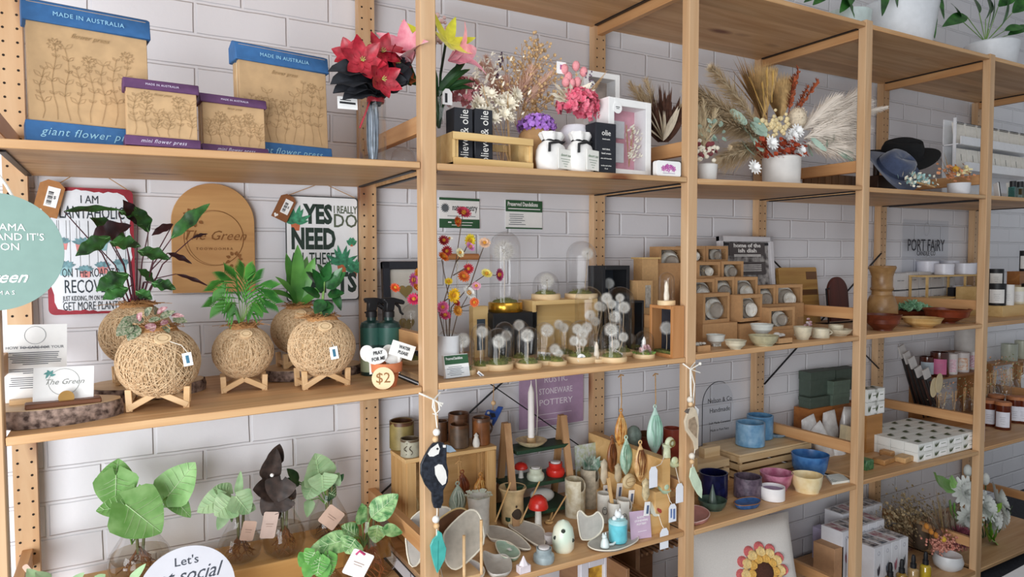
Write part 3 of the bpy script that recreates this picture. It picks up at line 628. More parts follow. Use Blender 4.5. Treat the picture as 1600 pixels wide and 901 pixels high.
# front wood slice with the paper and the card
p=ony('b',86,.115);wood_slice('thick bark edged wood slice holding the notice and card at the left',V(p.x-.005,p.y,p.z),.112,.034,seed=8,sq=.62);SL=p.z+.0345
a=aty(52,566,.15);k=ppm(a)
t=thing('notice_stand','white printed notice on a small pine easel at the left end','notice',V(a.x,.15,SL),.05)
h0=aty(40,628,.15).z-SL;h1=aty(50,507,.15).z-SL
sh=put('sheet',B().box((0,0,(h1-h0)/2),(84/k,.0012,h1-h0)),PAPER,t,loc=(0,0,h0),rot=(-.14,.03,0));tb=B();H=h1-h0;rnd=random.Random(3)
for i,z in enumerate([.70,.635,.61,.585,.56,.535,.51,.485,.42,.395,.37,.31,.285,.26,.235,.21,.18]):tb.box((rnd.uniform(-.004,.004),-.001,H*z),((84/k)*(.45 if i in (0,7,10,16) else .82)*rnd.uniform(.85,1),.0004,.0016))
tb.tube([(.018*math.cos(q*PI/10),-.001,H*.86+.018*math.sin(q*PI/10)) for q in range(20)],.0004,3,closed=True);tb.text('HOW TO CARE FOR YOUR',.008,(0,-.001,H*.70));put('lettering',tb,mat('6d7076',.7),sh)
b=B().box((.0,-.012,h0+.004),(62/k,.018,.010));put('ledge',b,BEECH,t)
for x in (-.8,.8):put('leg',B().box((x*26/k,-.012,h0*.5),(.010,.012,h0)),BEECH,t)
a=aty(100,645,.075);k=ppm(a)
t=thing('card_holder','white card with wreath print in a walnut stand on the bark slice','card',V(a.x,.08,SL),.10)
put('walnut_base',B().box((0,0,.005),(100/k,.034,.010)),wood('7a4a2c','5d3620','x'),t,bevel=.002)
h=52/k;cdp=put('card',B().box((0,0,h/2),(80/k,.001,h)),PAPER,t,loc=(0,.004,.009),rot=(-.18,.05,0));e=B();e.tube([(.026*math.cos(q*PI/12),-.0008,h*.55+.026*math.sin(q*PI/12)) for q in range(24)],.0005,3,closed=True);e.text('The Green',.015,(0,-.0008,h*.55),shear=.4);put('lettering',e,mat('8d8f8a',.7),cdp)
e=B()
for j in range(5):e.leaf((-.024,-.001,h*.75+j*.002),(-.024+.01*math.cos(j),-.0014,h*.78+.01*math.sin(j)),.005,nrm=(0,-1,0),nl=3,nw=2)
put('printed_sprig',e,mat('5d9a96',.7),cdp);put('brass_disc',B().lathe([(.0135,0),(.0135,.0016)],seg=24,T=Matrix.Translation((.004,-.008,.016))@Matrix.Rotation(PI/2,4,'X')),mat('b78d4e',.4,.1,metal=.4),t)
# spray bottles
SPR=mat('1f3b37',.35,.1,60);LBL=mat('2f5f55',.5,.06)
def spray(u,y,vb,vt,label,first=None):
    p=ony('b',u,y);k=ppm(p)
    if first:return dup(first,p,rz=.25,label=label)
    t=thing('spray_bottle',label,'spray bottle',p,.1,group='dark green spray bottles')
    r=.030;H=aty(u,vt,y).z-p.z
    put('bottle',B().lathe([(r*.95,0),(r,.004),(r,H*.64),(r*.9,H*.68),(r*.42,H*.71),(r*.42,H*.76)],seg=24),SPR,t)
    put('label',B().lathe([(r*1.02,H*.40),(r*1.02,H*.62)],seg=24,closed=False),LBL,t);put('label',B().lathe([(r*1.02,H*.05),(r*1.02,H*.30)],seg=24,closed=False),mat('b9c7a4',.6,.05),t)
    put('collar',B().lathe([(r*.5,H*.75),(r*.5,H*.82),(r*.36,H*.84)],seg=18),BLACK,t)
    b=B();b.prism([(-.012,H*.83),(-.010,H*.93),(-.020,H*.97),(-.018,H*1.0),(.012,H*1.0),(.040,H*.965),(.048,H*.94),(.044,H*.90),(.016,H*.93),(.012,H*.83)],-.009,.009);put('spray_head',b,BLACK,t,bevel=.002)
    put('trigger',B().tube([(.020,0,H*.93),(.034,0,H*.87),(.038,0,H*.80),(.046,0,H*.77)],.0045,6,r2=.003),BLACK,t);return t
s1=spray(580,.24,600,465,'dark green spray bottle, left of the pair beside the second upright')
s2=spray(607,.21,600,462,'dark green spray bottle directly behind the potted plant markers',s1)
# terracotta pot with markers
p=on('b',604,606,16);k=ppm(p)
t=thing('terracotta_pot','small terracotta pot with a round wooden price disc','plant pot',p)
put('pot',B().lathe([(15/k,0),(20/k,22/k),(24/k,24/k),(25/k,38/k),(21/k,38/k),(18/k,20/k),(.001,18/k)],seg=28,closed=False),mat('c9764c',.8,.1,50),t)
rzz=face(p);T=Matrix.Rotation(rzz,4,'Z')@Matrix.Translation((-5/k,-25/k,17/k))@Matrix.Rotation(-.14,4,'X')
o=put('price_disc',B(T=T@Matrix.Rotation(PI/2,4,'X')).lathe([(17/k,0),(17/k,.004)],seg=28),wood('ecd2a8','dcbd8e','x'),t);put('lettering',B(T=T).text('$2',22/k,(0,-.0046,0)),mat('8f6437',.8),o)
MK=mat('eeeeea',.5,.03)
def marker(label,u,v,w_,h_,yo,ang,pts,txt=None,nm='plant_marker'):
    q=aty(u,v,p.y+yo);t2=thing(nm,label,'plant marker',q,rot=(0,-ang,0),group='wooden plant markers in the terracotta pot')
    W_,H_=w_/k,h_/k
    put('face',B().prism([(x*W_/2,z*H_/2) for x,z in pts],0,.002),MK,t2,bevel=.0004);ln=q.z-p.z-20/k
    put('stake',B().box((0,.001,-ln/2),(.006,.0016,ln),ry=ang*.9),MK,t2)
    if txt:
        tb=B()
        for i,s_ in enumerate(txt):tb.text(s_,H_*.30 if len(txt)>1 else H_*.4,(W_*.05,-.0008,H_*(.18-.36*i) if len(txt)>1 else 0),sx=.8,bold=.0002)
        put('lettering',tb,INK,t2)
OV=[(math.cos(a*PI/10),math.sin(a*PI/10)) for a in range(20)];RC=[(-1,-1),(1,-1),(1,1),(-1,1)]
marker('white plant marker, a slanted rectangle reading WATER PLEASE',629,547,40,23,-.02,-.35,RC,['WATER','PLEASE'])
marker('white oval plant marker reading PRAY FOR ME',589,556,34,26,-.02,.1,OV,['PRAY','FOR ME'])
marker('blank round white plant marker behind the oval lettered one',574,552,22,26,.0,.3,OV)
marker('blank round white plant marker between the two lettered ones',607,550,22,24,.01,-.1,OV)
marker('blank white plant marker tucked below the slanted rectangle',615,562,24,16,-.01,-.5,RC)
# round teal sign hung at the far left front
c=aty(-9,393,-.03);k=ppm(c)
t=thing('round_sign','round sage teal sign with white lettering hung from the left upright','sign',c,rz=.0)
R_=92/k;Tq=Matrix.Rotation(PI/2,4,'X');put('disc',B(T=Tq).lathe([(R_,0),(R_,.004)],seg=64),mat('7f9c93',.5,.03),t)
tb=B();tb.text('MACADAMA',R_*.155,(R_*.50,-.0046,R_*.32),align='RIGHT' if 0 else 'CENTER');tb=B()
for s_,u,v,z_ in (('HELLO MACADAMA',40,356,16),('PLEASE UNDERSTAND IT\'S',70,371,16),('WHAT I STAND ON',32,386,16),('M A S',24,457,9)):
    q=aty(u,v,-.03)-c;tb.text(s_,z_/k,(q.x,-.0046,q.z),align='RIGHT')
q=aty(42,433,-.03)-c;tb.text('Green',26/k,(q.x,-.0046,q.z),align='RIGHT',shear=.45,bold=.0003);put('lettering',tb,WHITE,t)
q=aty(30,325,-.03)-c;put('hanging_rope',B().tube([q,aty(10,290,-.03)-c,aty(-10,262,-.025)-c],.0026,6).tube([V(-q.x-.05,0,q.z),aty(-20,275,-.03)-c,aty(-10,262,-.025)-c],.0026,6),STRING,t)
# ================================================================== first bay, lower shelf: propagation vases on a pine riser
zc=.585;RT=.055
fr_=aty(560,862,.3)
t=solo('pine_riser','long pine riser step under the row of glass propagation vases','riser',B().box((.47,.365,RT/2),(.76,.17,RT)),wood('d9a968','c79352','x',knots=1),loc=(0,0,zc),bevel=.002)
ZR=zc+RT
WATER=glass('f4efe6',.97,lo=.02,hi=.3);ROOT=mat('8a5a34',.8,.3,60);NODE=mat('4b4234',.7,.2)
SYN=leafmat('6ea653','97c67c',22);SYNP=leafmat('8fb883','b9d6a8',20);DARKL=leafmat('2a2320','4a3a33',40);VAR=mat('3c7a3c',.4,0,55,col2='a9cf8f');POTH=leafmat('4f8f43','76b55a',30)
def bulb_vase(p,r,h,label,neck=.42,lev=.45,root=ROOT,seed=0,tube_leaves=()):
    t=thing('propagation_vase',label,'vase',p,group='bulbous glass propagation vases')
    prof=[(r*.62,0),(r*.9,h*.10),(r,h*.25),(r*.93,h*.42),(r*.66,h*.62),(r*neck,h*.80),(r*neck,h*.92),(r*neck*1.12,h)]
    put('glass_vase',B().lathe([(.001,.001)]+prof,seg=30,closed=False),GLASS,t)
    def rad(z):
        for i in range(len(prof)-1):
            if prof[i][1]<=z<=prof[i+1][1]:return prof[i][0]+(prof[i+1][0]-prof[i][0])*(z-prof[i][1])/(prof[i+1][1]-prof[i][1])
        return r
    put('water',B().lathe([(.001,.003)]+[(rad(h*lev*i/6)*.95,max(.003,h*lev*i/6)) for i in range(7)]+[(.001,h*lev)],seg=26,closed=False),WATER,t)
    rnd=random.Random(seed);b=B()
    for i in range(26):
        a=rnd.random()*6.28;q=[V(0,0,h*.5)]
        for j in range(6):a+=rnd.uniform(-.6,.6);z=h*(.45-.07*j);q.append(V(math.cos(a)*r*.75*(j+1)/6*rnd.uniform(.5,1.05),math.sin(a)*r*.75*(j+1)/6,max(z,.006)))
        b.tube(q,.0016,4,r2=.0007)
    put('roots',b,root,t);b=B()
    for i in range(3):a=i*2.1;b.tube([(r*.1*math.cos(a),r*.1*math.sin(a),h*.4),(r*.2*math.cos(a),r*.2*math.sin(a),h*1.05)],.0035,6)
    put('stalk',b,leafmat('5a5a3a','7a7a4e'),t);return t
def plant(t,p,nm,leaves,m,y,shape='heart',lobe=.28,stems=True,sw=.0016,sm=None,**k):
    b=B();s=B();ve=B();big=False;w=WW(p);kk=ppm(p)
    for (a,e,wd,*yy) in leaves:
        yo=yy[0] if yy else 0
        A=w(a[0],a[1],y+yo);E=w(e[0],e[1],y+yo-.012);b.leaf(A,E,wd/kk,shape=shape,lobe=lobe,**{**dict(fold=.14,nl=14,nw=8,wave=.03),**k})
        if wd>=30 and m is not DARKL:big=True;veins(ve,A,E,wd/kk)
        if stems:s.tube([w(stems[0] if stems is not True else a[0],stems[1] if stems is not True else a[1],y),(w(stems[0],stems[1],y)+A)*.5+V(0,.0,.015),A+V(0,.003,0)],sw,5)
    put(nm,b,m,t)
    if big:put('leaf_veins',ve,VEIN,t)
    if stems:put('leaf_stems',s,sm or GREENST,t)
def hang_label(t,p,u,v,y,w_,h_,ang,name='kraft_label',m=None,txt=True):
    k=ppm(p);o=put(name,B().prism(rrect(w_/k,h_/k,3/k),0,.0014),m or mat('d9b9a6',.7,.05),t,loc=aty(u,v,y)-p,rot=(0,ang,0))
    for vtx in o.data.vertices:vtx.co.x-=w_/k/2;vtx.co.z-=h_/k/2
    if txt:put('lettering',B().box((0,-.0006,.003),(w_/k*.5,.0004,.0012)).box((0,-.0006,-.003),(w_/k*.4,.0004,.001)),mat('a9897a',.7),o)
    return o
# leftmost
p=V(*ony('c',207,.36));p.z=ZR;k=ppm(p)
t=bulb_vase(p,45/k,98/k,'clear propagation vase with three big pale arrowhead leaves, leftmost',seed=1,lev=.42)
plant(t,p,'arrowhead_leaves',[((178,760),(185,716),58,.03),((181,742),(180,795),64,.0),((196,788),(252,832),92,-.05),((200,790),(150,798),40,-.04),((262,775),(305,722),66,.02),((265,772),(298,808),36,.03),((212,765),(205,800),44,-.02)],SYN,.36,stems=(206,850))
# second
p=V(*ony('c',367,.34));p.z=ZR;k=ppm(p)
t=bulb_vase(p,33/k,80/k,'propagation vase with drooping grey green leaves, second from the left',seed=2,lev=.5)
plant(t,p,'soft_leaves',[((350,775),(308,800),40),((362,785),(335,805),50,-.02),((368,775),(390,802),48,-.02),((372,770),(376,735),14,.02),((360,772),(333,762),34,.02),((352,802),(340,828),20),((375,790),(400,795),30)],SYNP,.34,stems=(362,815),lobe=.15)
hang_label(t,p,388,829,.29,20,30,.25)
# third
p=V(*ony('c',437,.32));p.z=ZR;k=ppm(p)
t=bulb_vase(p,33/k,92/k,'propagation vase with near black leaves, third from the left',seed=3,lev=.5)
plant(t,p,'black_leaves',[((428,722),(437,693),28,.02),((420,745),(432,700),34,.0),((428,765),(395,765),44,.0),((440,750),(430,785),50,-.02),((430,780),(410,805),42,-.02),((448,770),(462,778),30),((445,780),(440,800),34,-.03),((425,755),(408,740),28)],DARKL,.32,stems=(436,810),lobe=.2,sm=mat('4a3f3c',.6))
put('black_blooms',B().sph(aty(425,742,.28)-p,.005,6),WHITE,t);hang_label(t,p,421,820,.28,22,40,.2,m=mat('d8c0b4',.7,.05))
# fourth
p=V(*ony('c',508,.37));p.z=ZR;k=ppm(p)
t=bulb_vase(p,31/k,82/k,'propagation vase with one large round pale leaf, nearest the second upright',seed=4,lev=.4,root=mat('4a2f22',.8,.3))
plant(t,p,'round_leaves',[((500,752),(492,708),62,.0),((503,742),(505,768),50,-.02),((490,755),(478,780),36,.0),((484,782),(480,808),18,.02),((520,755),(530,738),24,.02)],SYNP,.37,stems=(512,790),lobe=.15)
plant(t,p,'dark_small_leaves',[((466,752),(448,732),18,.02),((468,756),(445,748),14,.02),((528,752),(537,740),10,.02),((510,768),(525,775),30,.0)],leafmat('24402a','3c6a3c'),.37,stems=(512,790),shape='ovate',lobe=0)
hang_label(t,p,518,808,.31,30,30,.75)
# fifth, in front on the board
p=V(*ony('c',573,.19));k=ppm(p)
t=bulb_vase(p,41/k,108/k,'propagation vase with variegated oval leaves and white card, in front of the riser',seed=5,lev=.75,root=mat('a9653a',.7,.3),neck=.36)
plant(t,p,'variegated_leaves',[((580,808),(622,772),38,-.02),((566,818),(565,786),26,.0),((560,838),(533,822),32,.0),((590,820),(586,848),30,-.02),((598,826),(629,832),22,-.03),((552,840),(484,858),34,-.02),((555,842),(540,864),40,-.03)],VAR,.19,stems=(568,855),shape='ovate',lobe=0)
hang_label(t,p,560,881,.12,36,38,.55,name='white_card',m=PAPER);put('pink_ribbon',B().tube([aty(556,866,.12)-p,aty(562,860,.12)-p,aty(570,866,.12)-p],.003,5),mat('c23a72',.6),t)
# trailing pothos
p=V(*ony('c',496,.16));k=ppm(p)
t=bulb_vase(p,33/k,60/k,'small propagation vase with trailing bright green pothos, at the bottom edge',seed=6,lev=.5)
plant(t,p,'pothos_leaves',[((480,868),(468,885),28),((492,862),(480,882),34,-.02),((505,858),(525,880),36),((500,870),(495,900),34,-.03),((512,866),(515,900),30,-.02),((485,880),(478,905),26,-.02),((520,862),(524,885),14),((505,880),(505,910),26,-.03)],POTH,.16,stems=(497,890),lobe=.2);
# leaves rising from a vase below the frame at the left
p=V(*ony('c',112,.20));k=ppm(p)
t=bulb_vase(p,33/k,78/k,'propagation vase at the far left with leaf tips near the left upright',seed=7)
plant(t,p,'pale_leaves',[((60,915),(42,888),26),((75,910),(55,893),22),((112,912),(132,894),16),((150,910),(165,897),20),((205,906),(228,880),14,-.05)],SYNP,.20,stems=(100,925),lobe=.1)
hang_label(t,p,42,888,.24,8,14,-.5,txt=False)
# round white sign
c=aty(293,925,.12);k=ppm(c)
t=thing('round_sign','round white sign about social media standing before the glass vases','sign',V(c.x,c.y,zc),rot=(-.08,0,0))
R_=70/k;zz=c.z-zc;hh=max(R_,zz)
put('disc',B(T=Matrix.Translation((0,0,hh))@Matrix.Rotation(PI/2,4,'X')).lathe([(R_,0),(R_,.003)],seg=64),mat('d3d3da',.4,.02),t);tb=B();tb.text("Let's",19/k,(0,-.0036,hh+R_*.68));tb.text('get social',32/k,(-4/k,-.0036,hh+R_*.36),shear=.4,sx=.85);tb.text('FOLLOW US',12/k,(0,-.0036,hh-.1*R_));put('lettering',tb,mat('3c414c',.7),t);put('foot',B().box((0,.01,max(hh-R_,.01)/2),(R_*.8,.03,max(hh-R_,.012))),wood('dcb482','c99b66','x'),t)
# ================================================================== second bay, upper shelf
def fluff(b,c,axis,ln,r,n=90,seed=0,th=.0016,droop=.25):
    """a plume: a curved stem with fine hairs sweeping outwards"""
    rnd=random.Random(seed);c=Vector(c);ax=Vector(axis).normalized();pts=[c+ax*ln*i/8+V(0,0,-droop*ln*(i/8)**2) for i in range(9)]
    b.tube(pts,.0012,4,r2=.0006)
    for i in range(n):
        f=rnd.random()**.8*8;j=min(7,int(f));p_=pts[j].lerp(pts[j+1],f-j);d=(pts[j+1]-pts[j]).normalized();o=Vector((rnd.gauss(0,1),rnd.gauss(0,1),rnd.gauss(0,1)));o=(o-d*o.dot(d)).normalized()
        s=r*(.35+.9*math.sin(PI*min(1,(f/8)*.85+.12)));q=p_+(d*1.3+o*.8).normalized()*s*rnd.uniform(.7,1.3)+V(0,0,-s*.25);wv=d.cross(o)*th
        b.add([p_-wv,p_+wv,q],[(0,1,2)])
def sprig(b,bb,c,e,n=16,rb=.003,spread=.018,seed=0,th=.0006):
    """a thin branching stem with small blobs"""
    rnd=random.Random(seed);c,e=Vector(c),Vector(e);b.tube([c,c.lerp(e,.5)+V(rnd.gauss(0,.006),rnd.gauss(0,.006),0),e],th*1.5,4)
    for i in range(n):
        f=rnd.uniform(.35,1.05);p_=c.lerp(e,f);q=p_+V(rnd.gauss(0,spread),rnd.gauss(0,spread*.7),rnd.gauss(spread*.4,spread*.6));b.tube([p_-(e-c)*.06,q],th,3);bb.sph(q,rb*rnd.uniform(.7,1.3),5)
def ruffle(b,c,R,n,s,seed=0,sc=(1,1,1),up=-.4):
    """a dome of many small petals, as on a hydrangea head"""
    rnd=random.Random(seed)
    for i in range(n):
        d=rdir();
        if d.z<up:d.z=-d.z
        p_=Vector(c)+V(d.x*R*sc[0],d.y*R*sc[1],d.z*R*sc[2])*rnd.uniform(.8,1.02);o=d.orthogonal().normalized();e=d.cross(o);a0=rnd.random()*6
        for j in range(4):
            a=a0+j*PI/2;t_=o*math.cos(a)+e*math.sin(a);b.leaf(p_,p_+(t_*.85+d*.45)*s,s*.85,nrm=d,shape='petal',nl=3,nw=2,fold=.2)
def head(b,c,r,ax=(0,-1,.3),n=18,rings=2,seed=0,fl=.5):
    """daisy or everlasting head: rings of narrow petals"""
    rnd=random.Random(seed);ax=Vector(ax).normalized();o=ax.orthogonal().normalized();e=ax.cross(o);c=Vector(c)
    for k in range(rings):
        op=1.35-.5*k;ln=r*(1-.25*k)
        for i in range(n):
            a=2*PI*(i+.5*k)/n+rnd.uniform(-.06,.06);t_=o*math.cos(a)+e*math.sin(a);b.leaf(c,c+(t_*math.sin(op)+ax*math.cos(op))*ln,r*.34,nrm=ax,shape='petal',nl=3,nw=2,fold=.3)
def frame_on(key,u,y,dz=0):p=ony(key,u,y,dz);return p,ppm(p)
PINEL=wood('dfbf85','cca669','x')
# small pine crate with an open slatted front
p,k=frame_on('a',708,.03);q=ony('a',832,.03);w_=q.x-p.x;hA=aty(708,205,.03).z-p.z
t=thing('pine_tray','pale pine slatted tray holding the tall black boxes','tray',p)
put('base_panel',B().box((w_/2,.06,.005),(w_,.13,.008)),PINEL,t)
for z in (.085,.012):put('slat',B().box((w_/2,-.003,hA*(.88 if z>.05 else .14)),(w_,.007,hA*(.22 if z>.05 else .22))),PINEL,t,bevel=.001)
put('back_slat',B().box((w_/2,.122,hA*.88),(w_,.007,hA*.22)),PINEL,t)
for x in (.004,w_-.004):put('end_panel',B().box((x,.06,hA*.5),(.008,.126,hA)),PINEL,t,bevel=.001)
for x in (.012,w_-.012):put('corner_post',B().box((x,.006,hA*.5),(.010,.010,hA)),PINEL,t)
TX=mat('e9e7e2',.6,.03)
def blackbox(label,u0,u1,vt,vb,y,txt,d=.05,rz=0.,dz=0.012,vertical=True):
    p=ony('a',u0,y,dz);q=aty(u1,200,y);w_=q.x-p.x;h_=aty(u0,vt,y).z-p.z
    t=thing('black_carton',label,'box',p,rz,group='slim black cartons');put('carton',B().box((w_/2,d/2,h_/2),(w_,d,h_)),mat('1c1e26',.55,.12,40),t,bevel=.0015)
    if vertical:
        T=Matrix.Translation((w_*.55,-.0012,h_*.5))@Matrix.Rotation(-PI/2,4,'Y');put('lettering',B().text(txt,w_*.62,(0,0,0),T=T,fit=h_*.94),TX,t)
    else:
        b=B()
        for s_,sz_,z in txt:b.text(s_,sz_,(w_/2,-.0012,h_*z))
        put('lettering',b,TX,t)
    return t
blackbox('tall black carton with vertical white lettering, left one in the pine tray',711,739,167,250,.055,'olieve & olie')
blackbox('tall black carton with vertical white lettering, right one in the pine tray',743,770,169,250,.055,'olieve & olie')
blackbox('slim black carton at the shelf edge beside the white window box',930,963,190,268,.025,[('olie',.022,.80),('hand made',.006,.68),('NATURAL',.006,.48),('hand cream',.007,.40),('olive oil & lavender',.005,.30),('soothe and soften',.005,.16),('75 ml',.005,.10)],dz=0,vertical=False)
bx=blackbox('slim black carton with a black ribbon, behind the other slim carton',910,930,196,262,.085,[('olie',.012,.8)],dz=0,vertical=False)
put('ribbon',B().tube([(.012,-.004,.12),(.03,-.012,.135),(.045,-.008,.12),(.03,-.012,.11),(.045,-.012,.03)],.004,6),BLACK,bx)
# clear acetate cones in the tray with cream dried flowers
CREAMF=mat('efe6d2',.85,.08,80);PEACH=mat('e3b893',.9,.12,60);PEACHP=mat('efc9b4',.9,.1,60);TAN=mat('c9a271',.9,.15,70);ACET=glass('fafbfc',.97,.06,.02,.22)
p,k=frame_on('a',790,.085,.012)
t=thing('clear_sleeve_bouquet','clear cellophane sleeves of cream dried flowers in the pine tray','bouquet',p)
for dx in (-12,12):put('cellophane_sleeve',B().lathe([(14/k,0),(10/k,20/k),(13/k,70/k)],(dx/k,0,0),10,wob=.12,closed=False),ACET,t)
b=B();s=B()
for i in range(22):c=V(U_(-48,28)/k,U_(-.01,.05),U_(70,118)/k-.0);head(b,c,U_(10,16)/k,(U_(-.5,.5),-1,U_(0,.6)),n=10,seed=i)
for i in range(150):a=U_(-1,1);q=V(-55/k*abs(a)-10/k+U_(0,60)/k*(1 if i%3 else .3),U_(0,.05),U_(60,175)/k);b.leaf(q,q+V(U_(-.014,.014),-.004,U_(-.004,.016)),.006,nl=3,nw=2);
for i in range(8):s.tube([(U_(-14,14)/k,0,4/k),(U_(-40,25)/k,.01,U_(80,130)/k)],.0009,4)
put('cream_flowers',b,CREAMF,t);put('stems',s,TAN,t)
# peach dried arrangement standing behind
p,k=frame_on('a',800,.26)
t=thing('peach_dried_arrangement','tall peach and blush dried flower arrangement behind the pine tray','dried flowers',p)
put('holder',B().lathe([(.03,0),(.036,.06),(.032,.1),(.028,.1),(.001,.05)],seg=20,closed=False),mat('d8c4b4',.7),t)
b=B();bb=B();s=B();fz=B();w=WW(p);lav=B()
for i,(u,v) in enumerate([(835,62),(846,66),(815,68),(855,90),(838,90),(868,120),(805,100),(880,140),(790,110),(822,80),(850,130),(872,105),(780,130),(862,150)]):sprig(s,bb,w(808,200,.26),w(u,v,.26+.03*math.sin(i)),n=26,rb=.0045,spread=.022,seed=i)
for i,(u,v,r_) in enumerate([(752,95,.028),(760,85,.026),(830,105,.035),(790,120,.03),(845,125,.034),(770,130,.03),(860,110,.026),(815,130,.035),(740,120,.028)]):
    e=w(u,v,.25);c=w(803,185,.26);fluff(fz,c.lerp(e,.35),e-c,(e-c).length*.65,r_*1.35,260,i,droop=.05)
for j,(x0_,v0_) in enumerate(((776,105),(782,90),(785,80))):
    q=w(x0_,v0_+15,.24);lav.tube([q,q+V(.004,0,.02)],.001,4)
    for i in range(10):lav.sph(q+V(U_(-.004,.004),U_(-.003,.003),.003*i-.005),.003,5)
put('berry_sprigs',bb,mat('e0bd8c',.9,.2,60),t);put('blush_plumes',fz,PEACHP,t);put('stems',s,TAN,t);put('lavender',lav,mat('5a4658',.9),t)
b=B();ruffle(b,w(722,150,.2),26/k,130,.011,3);put('pink_hydrangea',b,mat('d58a92',.85,.12,60),t)
b=B()
for i,(u,v) in enumerate([(750,120),(765,150),(742,165),(785,160),(760,180),(735,145),(775,120)]):
    for j in range(14):q=w(u+U_(-10,10),v+U_(-14,14),.2);b.leaf(q,q+V(U_(-.016,.016),-.006,U_(-.004,.02)),.008,nl=3,nw=2)
put('white_foliage',b,CREAMF,t)
# purple flowers in a round kraft pot
p,k=frame_on('a',839,.13)
t=thing('purple_flower_pot','round tan pot of purple dried flowers with small ears','potted flowers',p)
put('pot',B().lathe([(14/k,0),(24/k,14/k),(30/k,44/k),(28/k,62/k),(22/k,70/k),(17/k,68/k),(.001,64/k)],seg=24,closed=False),mat('b98e5f',.8,.12,40),t)
b=B();ruffle(b,(0,0,74/k),29/k,150,.011,5,(1,1,.62));put('purple_flowers',b,mat('9d5fc0',.85,.15,60,col2='b98ad6'),t);b=B();b.tube([(-8/k,-29.5/k,52/k),(-4/k,-30/k,54/k)],.001,4).tube([(5/k,-30/k,54/k),(9/k,-29.5/k,52/k)],.001,4);put('face_print',b,BRINK,t)
# white vase with pink hydrangea
p,k=frame_on('a',898,.12)
t=thing('pink_hydrangea_vase','white ribbed round vase of bright pink hydrangea and bunny tails','vase',p)
put('vase',B().lathe([(20/k,0),(28/k,10/k),(29/k,30/k),(21/k,44/k),(20/k,48/k),(26/k,58/k),(26/k,68/k),(18/k,78/k),(14/k,76/k),(.001,60/k)],seg=30,closed=False),mat('eceaf0',.3,.03),t);w=WW(p)
b=B();ruffle(b,w(903,165,.12),31/k,240,.013,7,(1.08,1,.82));ruffle(b,w(923,178,.11),14/k,40,.010,8);put('hydrangea',b,mat('d94f6c',.8,0,60,col2='ec8a9c'),t)
b=B();s=B()
for i,(u,v) in enumerate([(882,108),(900,103),(888,120),(902,128),(893,130),(912,112),(884,128)]):
    q=w(u,v,.11);b.sph(q,6.5/k,8,(1,1,1.25));s.tube([w(900,165,.12),q],.0008,4)
put('bunny_tails',b,mat('e79a9f',.95,.1,200,bump=.5),t)
for j in range(9):a=j*.35-.4;s.tube([w(900,165,.12),w(925+3*j,150-j*5,.12)],.0007,4)
put('stems',s,TAN,t);b=B()
for (u,v) in ((862,128),(890,128),(858,146),(930,140),(868,140),(872,152),(880,135),(912,138),(920,132),(865,155),(925,128),(905,140)):b.leaf(w(895,158,.10),w(u,v,.09),15/k,shape='lance',wave=.25)
put('white_leaves',b,CREAMF,t);b=B()
for i in range(12):b.sph(w(918+U_(-3,10),112+i*2.2,.1),.0028,5)
put('lavender',b,mat('6a5468',.9),t);o=put('card',B().box((0,0,0),(17/k,.001,18/k)),PAPER,t,loc=w(877,106,.11));put('card_print',B().box((2/k,-.0008,1/k),(9/k,.0003,7/k)),mat('a85c8e',.7,.3,300),o)
# two cloth sacks
def sack(label,u,vb,wd,ht,y,rz):
    p,k=frame_on('a',u,y);t=thing('cloth_sack',label,'sack',p,rz,group='white cloth sacks tied with black ribbon');a,h=wd/k/2*1.22,ht/k
    b=B();prof=[(a*.86,0),(a*.98,h*.06),(a*1.04,h*.30),(a*1.0,h*.52),(a*.86,h*.66),(a*.66,h*.74),(a*.58,h*.78),(a*.68,h*.84),(a*.80,h*.93),(a*.72,h*1.0),(a*.5,h*.93),(a*.4,h*.8)]
    b.lathe(prof[:7],seg=40,wob=.03,sq=.66,fq=5,closed=True).lathe(prof[6:],seg=40,wob=.13,sq=.66,fq=7,closed=False);put('cloth',b,mat('efece8',.9,.04,30,bump=.3),t)
    b=B();b.lathe([(a*.60,h*.755),(a*.64,h*.78),(a*.60,h*.805)],seg=20,sq=.7,closed=False);b.tube([(a*.1,-a*.42,h*.745),(-a*.5,-a*.55,h*.70),(-a*.8,-a*.52,h*.66),(-a*.86,-a*.55,h*.45)],.004,5).tube([(a*.1,-a*.42,h*.745),(a*.5,-a*.5,h*.76),(a*.2,-a*.5,h*.70),(-.1*a,-a*.45,h*.75)],.0035,5);put('ribbon',b,BLACK,t)
    o=put('paper_label',B().box((a*.28,-a*.70,h*.30),(a*1.15,.002,h*.5)),mat('f4f2ea',.7,.02),t);b=B();b.text('desert tea',h*.10,(a*.28,-a*.70-.0016,h*.40),shear=.3)
    for z in (.30,.24,.18,.12):b.box((a*.28,-a*.70-.0014,h*z),(a*(.5+.3*math.sin(z*90)),.0004,h*.012))
    put('lettering',b,mat('8a9a88',.7),o);return t
sack('white cloth sack with black ribbon, left of the pair at the shelf edge',862,264,48,60,.045,.3)
sack('white cloth sack with black ribbon, right of the pair beside the black carton',906,267,44,62,.04,.3)
